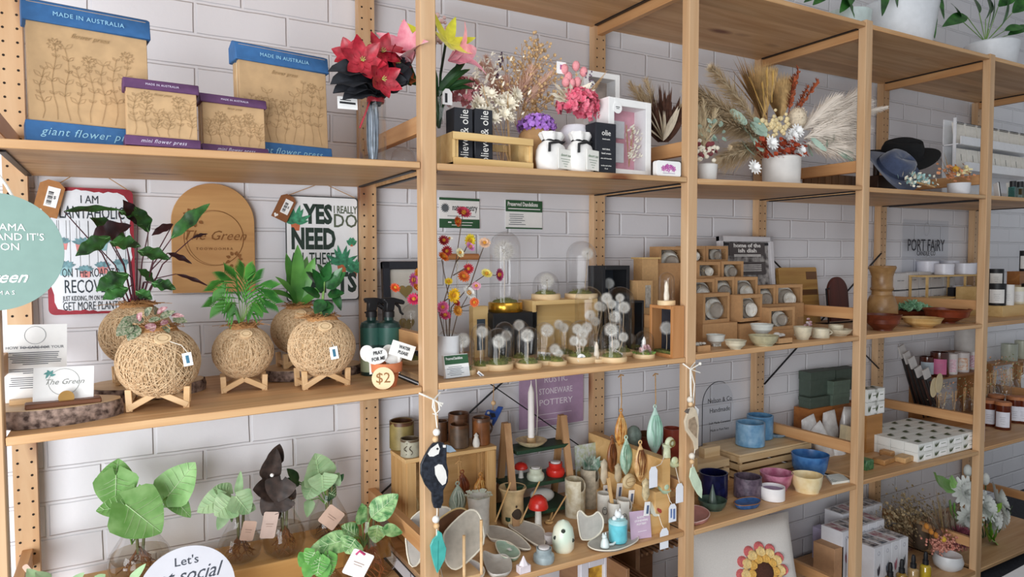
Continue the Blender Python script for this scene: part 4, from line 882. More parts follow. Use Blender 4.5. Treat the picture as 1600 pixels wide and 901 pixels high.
# white window boxes
def window_box(label,u0,u1,vt,vb,y,d,rz,back,fill=True):
    p,k=frame_on('a',u0,y);w_=(aty(u1,vt,y).x-p.x);h_=aty(u0,vt,y).z-p.z;t=thing('window_gift_box',label,'gift box',p,rz,group='white window gift boxes');b=B();f_=.13*w_
    for (c,s_) in (((f_/2,d/2,h_/2),(f_,d,h_)),((w_-f_/2,d/2,h_/2),(f_,d,h_)),((w_/2,d/2,f_*.5),(w_-2*f_,d,f_)),((w_/2,d/2,h_-f_*.5),(w_-2*f_,d,f_))):b.box(c,s_)
    put('carton',b,WHITE,t,bevel=.001);put('backing',B().box((w_/2,d-.003,h_/2),(w_-f_,.003,h_-f_)),back,t);put('window',B().box((w_/2,.0015,h_/2),(w_-2*f_,.0006,h_-2*f_)),ACET,t)
    if fill:
        b=B();s=B()
        for i in range(90):q=V(w_*.66+random.gauss(0,.013),d*.3,h_*(.22+.45*random.random()));b.leaf(q,q+V(U_(-.012,.012),-.004,U_(0,.014)),.006,nl=3,nw=2)
        for i in range(5):s.tube([(w_*.62,d*.5,h_*.15),(w_*.66+U_(-.02,.02),d*.5,h_*.7)],.0008,4)
        put('dried_posy',b,CREAMF,t);put('posy_stems',s,TAN,t);put('inner_card',B().box((w_*.33,d*.5,h_*.62),(w_*.30,.01,h_*.22)).box((w_*.33,d*.5,h_*.32),(w_*.28,.01,h_*.25)),mat('d9d6d6',.7,.05),t)
    o=put('sticker',B(T=Matrix.Translation((f_*1.5,-.0012,h_*.87))@Matrix.Rotation(PI/2,4,'X')).lathe([(f_*.75,-.0006),(f_*.75,.0006)],seg=24),PAPER,t);put('lettering',B().box((f_*1.5,-.0022,h_*.88),(f_*.7,.0003,.002)).box((f_*1.5,-.0022,h_*.86),(f_*.5,.0003,.0015)),INK,o);return t
window_box('white window gift box showing pink lining, in front at the shelf edge',950,1021,150,265,.055,.055,.05,mat('e6a9b6',.7,.08))
window_box('white window gift box standing behind the pink lined one',912,969,108,250,.21,.05,.0,mat('b9a79a',.7,.2,30))
# card holder at the corner
p,k=frame_on('a',1041,.02);t=thing('card_stack','stack of white floral cards at the shelf end beside the third upright','cards',p,-.05)
put('card_block',B().prism([(x-24/k,z) for x,z in rrect(48/k,24/k,4/k)],-.008,.01),PAPER,t,bevel=.0006);b=B()
for (x,z,s_) in ((-2,13,7),(-11,12,5),(9,12,5),(-5,15,4),(4,15,4)):petals(b,(x/k,-.0086,z/k),6,s_/k,s_*.8/k,(0,-1,0),1.5,nl=3)
put('floral_print',b,mat('a84a9c',.7,0,300,col2='d67ab8'),t);put('lettering',B().box((0,-.0085,5/k),(24/k,.0004,.0012)),mat('8d6f9a',.7),t)
# feather arrangement in grey pot
p,k=frame_on('a',1036,.23);t=thing('feather_arrangement','brown and cream feather grass bunch in a grey pot, behind the floral cards','dried flowers',p);w=WW(p)
put('pot',B().lathe([(20/k,0),(27/k,8/k),(28/k,36/k),(24/k,36/k),(.001,28/k)],seg=24,closed=False),mat('8f8a84',.7,.15,30),t)
b=B();c_=B();f_=B()
for i in range(60):a=U_(-1,1);e=w(1036+a*40,150+abs(a)*40-U_(0,30),.22+U_(-.03,.03));b.leaf(w(1036+a*8,222,.23),e,U_(6,12)/k,shape='lance',fold=.3,tw=U_(-1,1))
for i in range(18):a=U_(-1,1);c_.leaf(w(1036,220,.21),w(1036+a*34,165+U_(0,30),.19),10/k,shape='lance',fold=.3)
for i,(u,v) in enumerate([(985,120),(1000,128),(1080,140),(990,160),(1010,115)]):e=w(u,v,.26);c=w(1030,205,.24);fluff(f_,c,e-c,(e-c).length,.045,300,i+40,droop=.1)
put('brown_feathers',b,mat('5a3a2c',.85,.3,60),t);put('cream_feathers',c_,mat('e3d6bf',.85,.1),t);put('pampas_plumes',f_,mat('d8c09a',.95,.1),t)
# ================================================================== third bay, upper shelf
TEXP=mat('d6d3cf',.75,.06,18,bump=.4);EUC=leafmat('8fab9b','b2c6b6');RUST=mat('9a3418',.8,.2,60)
p,k=frame_on('a',1103,.08);t=thing('small_dried_pot','small white ribbed pot of cream and burgundy dried flowers beside the third upright','potted flowers',p);w=WW(p)
b=B();b.lathe([(13/k,0),(14/k,4/k)]+[((14+.35*(i%2)+i*.12)/k,(4+i*1.5)/k) for i in range(16)]+[(13/k,28/k),(.001,24/k)],seg=24,closed=False);put('pot',b,mat('dad9d6',.6,.04),t)
b=B();b2=B();e_=B();f_=B()
for i in range(34):q=w(1104+random.gauss(0,9),238+random.gauss(-4,7),.07);(b if i%3 else b2).sph(q,.0075,6)
for i in range(10):c=w(1104+U_(-12,14),242,.07);head(b2 if i%2 else b,c+V(0,0,.01),.010,(U_(-.4,.4),-1,.5),n=8,seed=i)
for i in range(16):q=w(1105+U_(-14,26),205+U_(-24,20),.08);e_.leaf(q,q+V(U_(-.022,.022),-.004,U_(-.008,.022)),.022,shape='round',nl=4,nw=2)
for i,(u,v) in enumerate([(1100,150),(1090,160),(1118,165),(1085,190)]):e=w(u,v,.09);c=w(1103,235,.08);fluff(f_,c,e-c,(e-c).length,.04,220,i+60,droop=.1)
put('cream_flowers',b,CREAMF,t);put('burgundy_flowers',b2,mat('7d3a3f',.8,.2),t);put('eucalyptus_leaves',e_,EUC,t);put('pampas_plumes',f_,mat('dcc8a4',.95,.1),t)
p,k=frame_on('a',1218,.12);t=thing('large_dried_arrangement','large dried arrangement of pampas, palm spears and rust leaves in a white embossed pot','dried flowers',p);w=WW(p)
put('pot',B().lathe([(24/k,0),(28/k,4/k),(29/k,44/k),(26/k,46/k),(24/k,42/k),(.001,38/k)],seg=30,closed=False).lathe([(26/k,0),(28.6/k,1/k),(28.8/k,6/k)],seg=30,closed=False),TEXP,t)
f1=B();f2=B()
for i,(u,v,r_) in enumerate([(1092,128,.078),(1100,145,.078),(1120,100,.06),(1136,235,.07),(1128,160,.078),(1150,220,.04),(1110,170,.078),(1145,180,.07)]):e=w(u,v,.13-.004*i);c=w(1208,232,.12);fluff(f1,c.lerp(e,.3),e-c,(e-c).length*.78,r_,620,i+80,droop=.12,th=.0024)
for i,(u,v,r_) in enumerate([(1338,135,.078),(1335,165,.078),(1340,190,.078),(1320,215,.07),(1300,150,.07),(1345,150,.078),(1310,190,.078),(1335,225,.07),(1375,155,.03)]):e=w(u,v,.13-.004*i);c=w(1232,228,.12);fluff(f2,c.lerp(e,.3),e-c,(e-c).length*.78,r_,620,i+95,droop=.1,th=.0024)
put('pampas_plumes',f1,mat('e3cfae',.95,.1),t);put('white_pampas_plumes',f2,mat('eadfd2',.95,.08),t)
s=B();pf=B();wh=B()
for (u,v) in ((1150,85),(1145,92),(1156,90),(1162,96),(1142,105),(1153,100),(1148,110),(1160,84),(1139,118)):s.leaf(w(1190,180,.13),w(u,v,.14),7/k,shape='lance',fold=.4)
for cx_,cy_,n,R_,m_ in ((1185,112,34,30,pf),(1213,128,30,30,pf)):
    for i in range(n):a=-1.25+2.5*i/(n-1);pf.leaf(w(cx_+5,190,.14),w(cx_+R_*math.sin(a)*1.1,cy_-R_*math.cos(a)*.5-2*(i%2),.15),8/k,shape='lance',fold=.5)
for (a,e) in (((1198,185),(1170,120)),((1200,165),(1197,110)),((1206,160),(1207,112)),((1196,175),(1190,130))):
    A,E=w(a[0],a[1],.11),w(e[0],e[1],.10);wh.tube([A,E],.0012,4)
    for i in range(16):q=A.lerp(E,.5+i/32);wh.leaf(q,q+(E-A)*.13+V(.006*(1 if i%2 else-1),-.002,0),.005,nl=3,nw=2)
put('palm_strands',s,mat('a07a4c',.85,.2),t);put('palm_spears',pf,mat('b79563',.85,.18,60),t);put('wheat_ears',wh,mat('c9a259',.85,.15),t)
rs=B();rb=B()
for (u,v) in ((1247,108),(1276,130),(1240,125),(1262,138)):
    A,E=w(1228,200,.13),w(u,v,.13);rs.tube([A,E],.001,4)
    for i in range(60):q=A.lerp(E,.4+i/95);rb.leaf(q,q+V(U_(-.018,.018),U_(-.006,.006),U_(.002,.02)),.010,nl=3,nw=2)
put('rust_sprig_stems',rs,RUST,t);put('rust_sprigs',rb,mat('9a4c2a',.85,.2),t)
e_=B()
for (u,v) in ((1172,190),(1165,200),(1180,205),(1176,215),(1168,230),(1185,195),(1172,240),(1150,186),(1182,225),(1275,225),(1305,218),(1320,228),(1322,240),(1290,222),(1265,235),(1312,235)):q=w(u,v,.09);e_.leaf(q+V(U_(-.01,.01),.004,-.006),q+V(U_(-.034,.034),-.006,U_(-.016,.026)),34/k,shape='round',nl=6,fold=.1)
put('eucalyptus_leaves',e_,EUC,t)
b=B();c_=B();r_=B()
for i in range(46):q=w(1214+random.gauss(0,11),198+random.gauss(0,9),.09);c_.sph(q,.0078*U_(.7,1.2),6)
for i in range(110):q=w(1218+U_(-38,38),234+U_(-16,10),.09+U_(-.02,.02));r_.leaf(q,q+V(U_(-.022,.022),-.010,U_(-.018,.014)),.022,nl=3,nw=2,wave=.2)
for (u,v) in ((1238,212),(1230,218),(1250,235),(1245,205),(1178,262),(1205,224)):head(b,w(u,v,.08),12/k,(U_(-.3,.3),-1,.3),n=12,seed=u)
put('white_flowers',b,WHITE,t);put('cream_billy_buttons',c_,mat('e3cfa0',.85,.12),t);put('rust_leaves',r_,mat('8a2f1a',.8,0,60,col2='b54a24'),t)
b=B();b.sph(w(1245,186,.11),15/k,14,(1,1,1.2))
for i in range(170):d=rdir();q=w(1245,186,.11)+V(d.x,d.y,d.z*1.2)*15/k;b.leaf(q,q+d*.006,.004,nl=2,nw=2)
put('banksia_head',b,mat('d9c9b0',.9,.15,120),t)
p,k=frame_on('a',1252,.30);q=ony('a',1345,.30);t=thing('slatted_crate','dark slatted timber crate behind the white pampas plumes','crate',p);w_=q.x-p.x
for i in range(9):put('slat',B().box((w_*(i+.5)/9,0,.045),(w_/9-.004,.01,.09)),wood('8a6444','6a4a30','z'),t)
for z in (.015,.075):put('cross_slat',B().box((w_/2,.01,z),(w_,.01,.015)),wood('8a6444','6a4a30','z'),t)
# ================================================================== fourth bay, upper shelf: hats, posies, card stand
def AX(*v):return Vector(v).to_track_quat('Z','X').to_euler()
def fedora(name,label,p,s,m,mb,rot):
    t=thing(name,label,'hat',p,rot=rot,group='folded felt hats');b=B();vs=[];n=40
    prof=[(1,0),(.85,.015),(.62,.0),(.585,.02),(.56,.30),(.50,.46),(.36,.52),(.18,.48),(.001,.43)]
    for r_,z in prof:
        for i in range(n):
            a=2*PI*i/n;rr=r_;zz=z
            if r_>.6:zz+=.16*(r_-.6)*2.2*math.sin(a)**2-.10*(r_-.6)*2*math.cos(a)**2
            if z>.28:zz-=.16*max(0,1-abs(math.cos(a))*1.6)*(r_<.45)*(.6-.4*math.sin(a));rr *= 1-.22*max(0,-math.sin(a))*0
            px_=1-.16*(z/.5)*(1+math.sin(a))*.6 if z>.1 else 1
            vs.append((rr*math.cos(a)*s*.86*px_,rr*math.sin(a)*s,zz*s))
    fs=[(j*n+i,j*n+(i+1)%n,(j+1)*n+(i+1)%n,(j+1)*n+i) for j in range(len(prof)-1) for i in range(n)]
    put('felt_body',b.add(vs,fs),m,t,ang=60);put('hat_band',B().lathe([(.592*s,.03*s),(.580*s,.13*s)],seg=n,closed=False,T=Matrix.Diagonal((.86,1,1,1))),mb,t);return t
p,k=frame_on('a',1395,.10)
st_=thing('hat_stand','dark brown box stand under the felt hats','stand',p+V(0,.06,0));put('box',B().box((0,.02,.035),(.13,.10,.07)),wood('3d2418','2a1810','x'),st_,bevel=.002)
put('peg',B().cyl((0,.02,.07),.012,.08),wood('3d2418','2a1810','z'),st_)
fedora('felt_hat','black felt fedora propped behind the blue one',aty(1408,246,.21),57/k,mat('0c0d10',.95,.2,80),mat('0c0c10',.8),AX(-.35,-.35,.85))
fedora('felt_hat','slate blue felt fedora tilted forward at the shelf front',aty(1394,264,.12),52/k,mat('3a4560',.9,.12,80,sheen=.4),mat('28324a',.8),AX(-.05,-.62,.5))
p,k=frame_on('a',1434,.03);t=thing('teal_posy','small pale teal and white dried posy lying before the blue hat','posy',p);w=WW(p);b=B();b2=B();s=B()
for i in range(130):q=w(1434+random.gauss(0,11),283+random.gauss(0,5),.02+U_(0,.03));(b if i%2 else b2).leaf(q,q+V(U_(-.02,.02),U_(-.01,.002),U_(-.004,.02)),.012,nl=3,nw=2)
s.tube([w(1460,292,.03),w(1430,284,.03)],.004,6)
put('white_blooms',b,CREAMF,t);put('teal_blooms',b2,mat('9fc2bf',.8,.1),t);put('stem_bundle',s,TAN,t)
p,k=frame_on('a',1494,.05);t=thing('peach_posy_pot','small white pot of peach and yellow dried flowers left of the fifth upright','potted flowers',p);w=WW(p)
put('pot',B().lathe([(13/k,0),(15/k,3/k),(16/k,18/k),(14/k,18/k),(.001,15/k)],seg=24,closed=False),mat('d9dade',.6,.04),t);b=B();b2=B();b3=B()
for i in range(80):q=w(1492+random.gauss(0,12),272+random.gauss(0,7),.05+U_(-.02,.02));b.leaf(q,q+V(U_(-.016,.016),-.008,U_(-.006,.014)),.017,nl=3,nw=2)
for i in range(26):q=w(1506+random.gauss(0,6),268+random.gauss(0,4),.035);b2.leaf(q,q+V(U_(-.015,.015),-.008,U_(0,.014)),.014,nl=3,nw=2)
b3.sph(w(1493,264,.04),5/k,8)
put('peach_blooms',b,mat('d08f66',.85,.2,60),t);put('cream_blooms',b2,mat('efe2b0',.85,.08),t);put('yellow_button',b3,mat('d9a43a',.85),t);b=B()
for (u,v) in ((1462,250),(1470,246),(1478,252),(1475,238)):b.leaf(w(1486,284,.06),w(u,v,.07),6/k,shape='lance',fold=.3)
put('grass_heads',b,mat('c9a878',.9,.15),t)
# acrylic stand of cards behind and right of the fifth upright
ACR=mat('eceef2',.25,.03);CARD=mat('e9e4da',.7,.05)
p=ony('a',1500,.16);q=V(4.23,0,0);k=ppm(p);H=aty(1500,180,.16).z-p.z;wd=q.x-p.x
t=thing('card_stand','white tiered acrylic stand of spiral notebooks and cards across the fifth upright','display stand',V(p.x,.16,p.z))
for x in (0,wd):put('side_panel',B().box((x,.04,H*.5),(.006,.012,H)).box((x,.04,.004),(.006,.10,.008)),ACR,t)
for z,y_ in ((.02,0),(.36,0),(.68,.02)):put('shelf_tray',B().box((wd/2,.04+y_,H*z),(wd,.09-y_,.005)),ACR,t)
for z,y_ in ((.06,-.006),(.40,-.006),(.72,.014)):put('lip',B().box((wd/2,y_,H*z),(wd,.004,H*.10)),ACR,t)
put('back_panel',B().box((wd/2,.09,H*.5),(wd,.004,H)),ACR,t)
for row,(z,y_) in enumerate(((.69,.04),(.37,.03))):
    for j in range(7):
        o=solo('greeting_card','cream notebook or card standing in the white acrylic stand','card',B().prism(rrect(wd/7.6,H*.26,.002),0,.006),CARD,loc=(p.x+wd*(j+.05)/7,.16+y_,p.z+H*z+.003),rot=(-.12,0,0),group='cards in the acrylic stand')
        sp_=B()
        if row==0:
            for i in range(8):sp_.tube([(wd/7.6*(i+.8)/9,-.002+.004*math.cos(a),H*.255+.005*math.sin(a)) for a in (0,1.2,2.4,3.6,4.8)],.0012,4,closed=True)
            put('spiral_binding',sp_,BLACK,o)
        else:put('lettering',sp_.box((wd/15,-.0005,H*.15),(.003,.0004,H*.08)),INK,o)
# perfume bottles
for i,(u,m_) in enumerate(((1578,'a9d3d4'),(1589,'d3e3e2'),(1600,'b9cf6a'))):
    p,k=frame_on('a',u,.05);t=thing('perfume_bottle',['small perfume bottle of pale blue liquid with black cap','small perfume bottle of clear liquid with black cap, middle of three','small perfume bottle of green liquid with black cap at the frame edge'][i],'bottle',p,group='black capped perfume bottles')
    put('bottle',B().box((0,0,9/k),(9.5/k,9/k,18/k)),glass(m_,.85),t,bevel=.0015);put('cap',B().cyl((0,0,18/k),4.4/k,9/k),BLACK,t);put('collar',B().cyl((0,0,17/k),3/k,2/k),WHITE,t)
p,k=frame_on('a',1572,.10);solo('display_card','cream card standing behind the perfume bottles','card',B().prism(rrect(30/k,27/k,.002),0,.004),CARD,loc=p,rot=(-.1,0,0))
p,k=frame_on('a',1556,.06);t=thing('black_folder','black and white folder leaning beside the fifth upright','folder',p,rot=(0,.2,1.1));put('cover',B().box((0,0,.035),(.03,.004,.07)),BLACK,t);put('pages',B().box((0,.004,.035),(.028,.004,.066)),PAPER,t)
# ================================================================== on top of the shelving
LEAFB=leafmat('1f4a20','3f7a33');POTW=mat('dfe3e8',.35,.03)
def top(u,y):
    p=aty(u,450,y);p.z=sz('t',p.x);return p,ppm(p)
p,k=top(1395,.20);t=thing('large_white_pot','large white round pot of broad glossy leaves on top of the shelving','plant pot',p);w=WW(p)
put('pot',B().lathe([(40/k,0),(44/k,3/k),(55/k,75/k),(52/k,78/k),(48/k,70/k),(.001,66/k)],seg=36,closed=False),POTW,t);put('saucer',B().lathe([(38/k,0),(46/k,4/k),(43/k,5/k)],seg=30),BLACK,t)
b=B()
for (a,e,wd) in (((1385,-40),(1378,25),22),((1395,-30),(1402,12),14),((1450,-20),(1460,60),26),((1310,-30),(1335,28),40),((1335,-20),(1312,20),20),((1460,-30),(1475,30),18),((1440,5),(1456,62),30),((1400,-60),(1430,-20),30)):b.leaf(w(a[0],a[1],.16),w(e[0],e[1],.10),wd/k,shape='ovate',fold=.15,wave=.05)
put('broad_leaves',b,LEAFB,t)
p,k=top(1315,.22);t=thing('pale_blue_pot','pale bluish glazed pot left of the large white pot on top','plant pot',p);w=WW(p)
put('pot',B().lathe([(26/k,0),(30/k,3/k),(36/k,50/k),(33/k,50/k),(.001,44/k)],seg=30,closed=False),mat('c6d6d4',.3,.05),t);b=B()
for (a,e,wd) in (((1300,-20),(1270,8),18),((1290,-20),(1256,4),14),((1310,-30),(1290,-60),26),((1320,-30),(1345,-55),26)):b.leaf(w(a[0],a[1],.2),w(e[0],e[1],.15),wd/k,shape='ovate',fold=.15)
put('broad_leaves',b,LEAFB,t)
p,k=top(1538,.16);t=thing('white_bowl_plant','white bowl planter of lance leaves on top of the shelving at the right','plant pot',p);w=WW(p)
put('bowl',B().lathe([(26/k,0),(32/k,4/k),(38/k,44/k),(36/k,46/k),(33/k,42/k),(.001,38/k)],seg=32,closed=False),POTW,t);b=B();s=B()
for (a,e,wd) in (((1510,25),(1472,42),22),((1500,30),(1485,5),14),((1540,30),(1548,0),20),((1545,45),(1553,-8),20),((1565,40),(1575,-5),22),((1570,48),(1600,42),18),((1575,55),(1612,40),18),((1530,20),(1510,-12),22),((1560,10),(1590,-15),24),((1582,20),(1610,-5),26),((1548,20),(1535,-15),22)):
    b.leaf(w(a[0],a[1],.15),w(e[0],e[1],.12),wd/k,shape='lance',fold=.15,droop=.1);s.tube([w(1540,66,.16),w(a[0],a[1],.15)],.0018,5)
put('lance_leaves',b,LEAFB,t);put('stems',s,GREENST,t)
# ================================================================== second bay, middle shelf: signs, everlastings, glass domes
def wall_card(label,u0,v0,u1,v1,lines,y=WALL-.004):
    x0,z0,x1,z1=rect(u0,v0,u1,v1,y);w_,h_=x1-x0,z0-z1;t=thing('wall_sign',label,'sign',(x0,y,z1),group='green banded white signs on the brick wall');put('sheet',B().box((w_/2,.001,h_/2),(w_,.002,h_)),PAPER,t);return t,w_,h_
GB=mat('2f5a3a',.6,.08,50)
t,w_,h_=wall_card('white wall sign with dandelion emblem between dark green bands, above the daisies',686,308,749,357,None)
put('green_band',B().box((w_/2,-.001,h_*.96),(w_,.001,h_*.08)),GB,t);o=put('green_band',B().box((w_/2,-.001,h_*.15),(w_,.001,h_*.30)),GB,t);b=B();b.box((w_*.25,-.002,h_*.19),(w_*.08,.0004,h_*.04)).box((w_*.6,-.002,h_*.19),(w_*.45,.0004,h_*.02)).box((w_*.55,-.002,h_*.10),(w_*.5,.0004,h_*.02));put('lettering',b,PAPER,o)
b=B().box((w_*.55,-.0008,h_*.40),(w_*.1,.0002,.001));b.text('naturometry',.030,(w_*.63,-.001,h_*.68),fit=w_*.62).box((w_*.55,-.001,h_*.40),(w_*.7,.0004,.0015));put('lettering',b,mat('3a3f44',.7),t);b=B()
for i in range(14):a=i*2*PI/14;b.leaf((w_*.14,-.0012,h_*.66),(w_*.14+.016*math.cos(a),-.0012,h_*.66+.016*math.sin(a)),.006,nrm=(0,-1,0),nl=3,nw=2)
put('flower_emblem',b,mat('5f6468',.7),t)
t,w_,h_=wall_card('white wall sign listing dandelions with a dark green header, above the tall dome',790,312,847,358,None)
o=put('green_band',B().box((w_/2,-.001,h_*.80),(w_,.001,h_*.40)),GB,t);put('lettering',B().text('Preserved Dandelions',.020,(w_*.46,-.0018,h_*.86),fit=w_*.82,bold=.0003).box((w_*.5,-.0018,h_*.70),(w_*.88,.0004,.003)),PAPER,o);put('green_band',B().box((w_/2,-.001,h_*.02),(w_,.001,h_*.05)),GB,t);b=B()
for i in range(6):b.box((w_*(.10+.5*(.75+.12*math.sin(i*3))*.5+.0),-.001,h_*(.50-.07*i)),(w_*.5*(.75+.25*math.sin(i*3)),.0004,.002))
put('lettering',b,mat('6a6f74',.7),t)
# hanging dowel
p=aty(722,401,.44);k=ppm(p);t=thing('dowel_rail','short wooden dowel with hanging chains, behind the everlasting daisies','dowel',p);put('dowel',B(T=Matrix.Rotation(PI/2,4,'Y')).cyl((0,0,-28/k),5/k,56/k),wood('b5794a','96602f','x'),t);b=B()
for dx in (-10,8):
    for i in range(10):b.tube([(dx/k+.003*math.cos(a*1.26),-.006,-.012*i-.008+.006*math.sin(a*1.26)) for a in range(5)],.0006,3,closed=True)
put('chains',b,mat('9a8a66',.4,.1,metal=.6),t);put('wall_bracket',B().bar((0,0,0),(0,WALL-.44,0),.006,.006),DKMET,t)
# everlasting daisies on bare twigs in a white vase
p,k=frame_on('b',700,.10);t=thing('everlasting_daisies','tall twigs of many coloured everlasting daisies in a white vase','flowers',p);w=WW(p)
put('vase',B().lathe([(15/k,0),(17/k,3/k),(17/k,62/k),(15/k,62/k),(15/k,8/k),(.001,8/k)],seg=26,closed=False),mat('e9eaec',.4,.03),t)
FL=[(724,333,'b0304a',13),(714,346,'d9622a',9),(693,376,'9a1f2c',9),(702,373,'efeae2',6),(733,376,'e8cf2a',12),(734,386,'d98ac2',9),(757,380,'d8b090',10),(698,392,'a3202c',9),(692,402,'e0701f',10),(718,395,'e5dcb0',8),(732,420,'b01c30',9),(760,428,'e2d36a',10),(779,429,'a02a5a',11),(724,432,'d0632a',11),(701,440,'e0c02a',7),(708,461,'edbd22',12),(732,458,'f1eee8',13),(744,447,'e0a0b4',8),(741,472,'d4602a',8),(712,473,'a81f2c',8),(714,485,'d08a2c',10),(692,480,'d05a8a',10),(695,493,'c0406a',10),(645,437,'d567a4',12),(617,450,'d9501f',8),(647,468,'c72a5a',11),(653,426,'d98a2a',8),(651,450,'e07a2a',8)]
s=B();
for pts in ([(700,540),(694,470),(712,410),(720,355),(723,336)],[(700,540),(705,480),(735,445),(757,430),(779,430)],[(698,540),(684,480),(660,455),(646,440)],[(702,540),(702,470),(690,405)],[(702,540),(715,490),(732,460)],[(712,410),(726,392),(733,378)],[(708,430),(725,420),(732,421)],[(694,470),(708,462)],[(720,480),(741,473)],[(735,445),(750,400),(757,382)]):s.tube([w(u,v,.10-.0003*i*0) for i,(u,v) in enumerate(pts)],.0017,5,r2=.001)
put('twigs',s,mat('5a4636',.85,.2),t);cols={}
for i,(u,v,c,r_) in enumerate(FL):cols.setdefault(c,[]).append((u,v,r_,i))
for c,l in cols.items():
    for (u,v,r_,i) in l:
        q=w(u,v,.085+.02*math.sin(i*2));ax=(.5*math.sin(i*1.7),-1,.45+.5*math.cos(i*2.3));b=B();head(b,(0,0,0),r_/k,ax,n=16,rings=3,seed=i)
        o=put('daisy_head',b,mat(c,.7,.18,150),t,loc=q);a_=Vector(ax).normalized();put('daisy_centre',B().sph(a_*.003,r_/k*.33,8),mat('c98a22',.8,.2,200),o)
# dark frame with gold hearts
p,k=frame_on('b',640,.41);q0=aty(601,520,.41);q1=aty(672,410,.41);w_=q1.x-q0.x;h_=aty(640,408,.41).z-p.z
t=thing('heart_frame','black picture frame with golden hearts leaning behind the pale daisies','picture frame',V(q0.x,.41,p.z),rot=(-.08,0,0));b=B();f_=w_*.16
for (c,s_) in (((f_/2,0,h_/2),(f_,.02,h_)),((w_-f_/2,0,h_/2),(f_,.02,h_)),((w_/2,0,f_/2),(w_,.02,f_)),((w_/2,0,h_-f_/2),(w_,.02,f_))):b.box(c,s_)
put('frame',b,mat('1a1c26',.4,.15),t,bevel=.002);put('mount',B().box((w_/2,.004,h_/2),(w_-f_,.003,h_-f_)),mat('c9c3b8',.8,.05),t);b=B()
def heart(b,x,z,s_,y=-.001):b.prism([(x+s_*16*math.sin(a)**3/17,z+s_*(13*math.cos(a)-5*math.cos(2*a)-2*math.cos(3*a)-math.cos(4*a))/17) for a in [i*2*PI/24 for i in range(24)]],y,y+.0015)
heart(b,w_*.5,h_*.70,w_*.16);heart(b,w_*.5,h_*.36,w_*.18);put('gold_hearts',b,mat('8f7a45',.5,.1,metal=.3),t)
# dandelion puff
PUFF=mat('f0eee8',.9,.04);SEED=mat('8f7f6a',.9);MOSS=mat('5f6a34',.95,0,120,col2='8a8a48',bump=.6);BASEW=wood('eed3a8','dfbf90','x')
def puff(b,c,r,n=70,seed=0):
    rnd=random.Random(seed);c=Vector(c)
    for i in range(n):
        z=1-2*(i+.5)/n;a=i*2.39996;q=math.sqrt(1-z*z);d=V(q*math.cos(a),q*math.sin(a),z);o=d.orthogonal().normalized();e=d.cross(o);p_=c+d*r*.62
        b.add([c+d*r*.15+o*.0002,c+d*r*.15-o*.0002,p_],[(0,1,2)])
        for j in range(7):a2=j*.9+rnd.random();t_=o*math.cos(a2)+e*math.sin(a2);b.add([p_-t_.cross(d)*r*.012,p_+t_.cross(d)*r*.012,p_+(d*.42+t_*.42)*r],[(0,1,2)])
    return b
PUFFM={}
def puffmesh(r):
    if 0 not in PUFFM:PUFFM[0]=puff(B(),(0,0,0),1.0,130).mesh('dandelion_head',PUFF,smooth=False)
    return PUFFM[0]
def add_puff(t,c,r,base=None):
    o=put('dandelion_head',puffmesh(r),None,t,loc=c);o.scale=(r,r,r);cc=Vector(c);sd=put('seed_core',B().sph((0,0,0),.16,6),SEED,o)
    if base is not None:put('stem',B().tube([cc-V(0,0,r*.1),(cc+Vector(base))*.5+V(.002,0,0),Vector(base)],.0012,5),mat('b9a58a',.8),t)
DSEG=28
def dome(label,u,v,wpx,vt,puffs=(),shape='bell',moss=True,key='b',loc=None,basem=None,baseh=None,extra=None,group='glass domes on the pine board'):
    if loc is None:p=on(key,u,v,wpx) if v>2 else ony(key,u,v)
    else:p=Vector(loc)
    k=ppm(p);R_=wpx/k;H=None
    d=Vector((p.x-CX,p.y-CY));y_=p.y;H=aty(u,vt,y_).z-p.z;r=R_*.90;bh=baseh if baseh is not None else max(.010,R_*.38)
    t=thing('glass_dome',label,'glass dome',p,group=group)
    put('wooden_base',B().lathe([(R_*.97,0),(R_,.002),(R_,bh-.002),(R_*.97,bh)],seg=DSEG),basem or BASEW,t)
    if shape=='ball':prof=[(r*.62,bh)]+[(r*math.sin(a),bh+r*.8-r*math.cos(a)*1.0) for a in [PI*(.2+.8*i/12) for i in range(13)]];prof[-1]=(.0005,prof[-1][1]);
    else:
        hc=min(r*1.0,(H-bh)*.6);prof=[(r,bh)]+[(r*math.cos(a),H-hc+hc*math.sin(a)) for a in [PI/2*i/9 for i in range(10)]];prof[-1]=(.0005,H)
    put('glass_cover',B().lathe(prof,seg=DSEG,closed=False),GLASS,t)
    if moss:
        rnd=random.Random(int(u*7));b=B().lathe([(r*.82,bh),(r*.7,bh+.006),(r*.3,bh+.010),(.001,bh+.011)],seg=18,wob=.08,closed=False)
        for i in range(24):a=rnd.random()*6.28;q=V(r*.7*math.cos(a)*rnd.random(),r*.7*math.sin(a)*rnd.random(),bh+.006);b.tube([q,q+V(rnd.gauss(0,.005),rnd.gauss(0,.005),.008)],.0008,3)
        put('moss',b,MOSS,t)
    for (pu,pv,pr) in puffs:
        c=aty(pu,pv,p.y)-p;c.y=-abs(.0)+.15*r*math.sin(pu);add_puff(t,c,pr/k,(c.x*.4,c.y,bh+.006))
    if extra:extra(t,R_,H,bh)
    return t
def bunny(t,R_,H,bh):put('pale_figurine',B().lathe([(R_*.28,bh),(R_*.33,bh+H*.15),(R_*.22,bh+H*.32),(R_*.24,bh+H*.42),(R_*.10,bh+H*.56),(.001,bh+H*.58)],seg=12,closed=False),mat('e9dcc8',.8,.1),t)
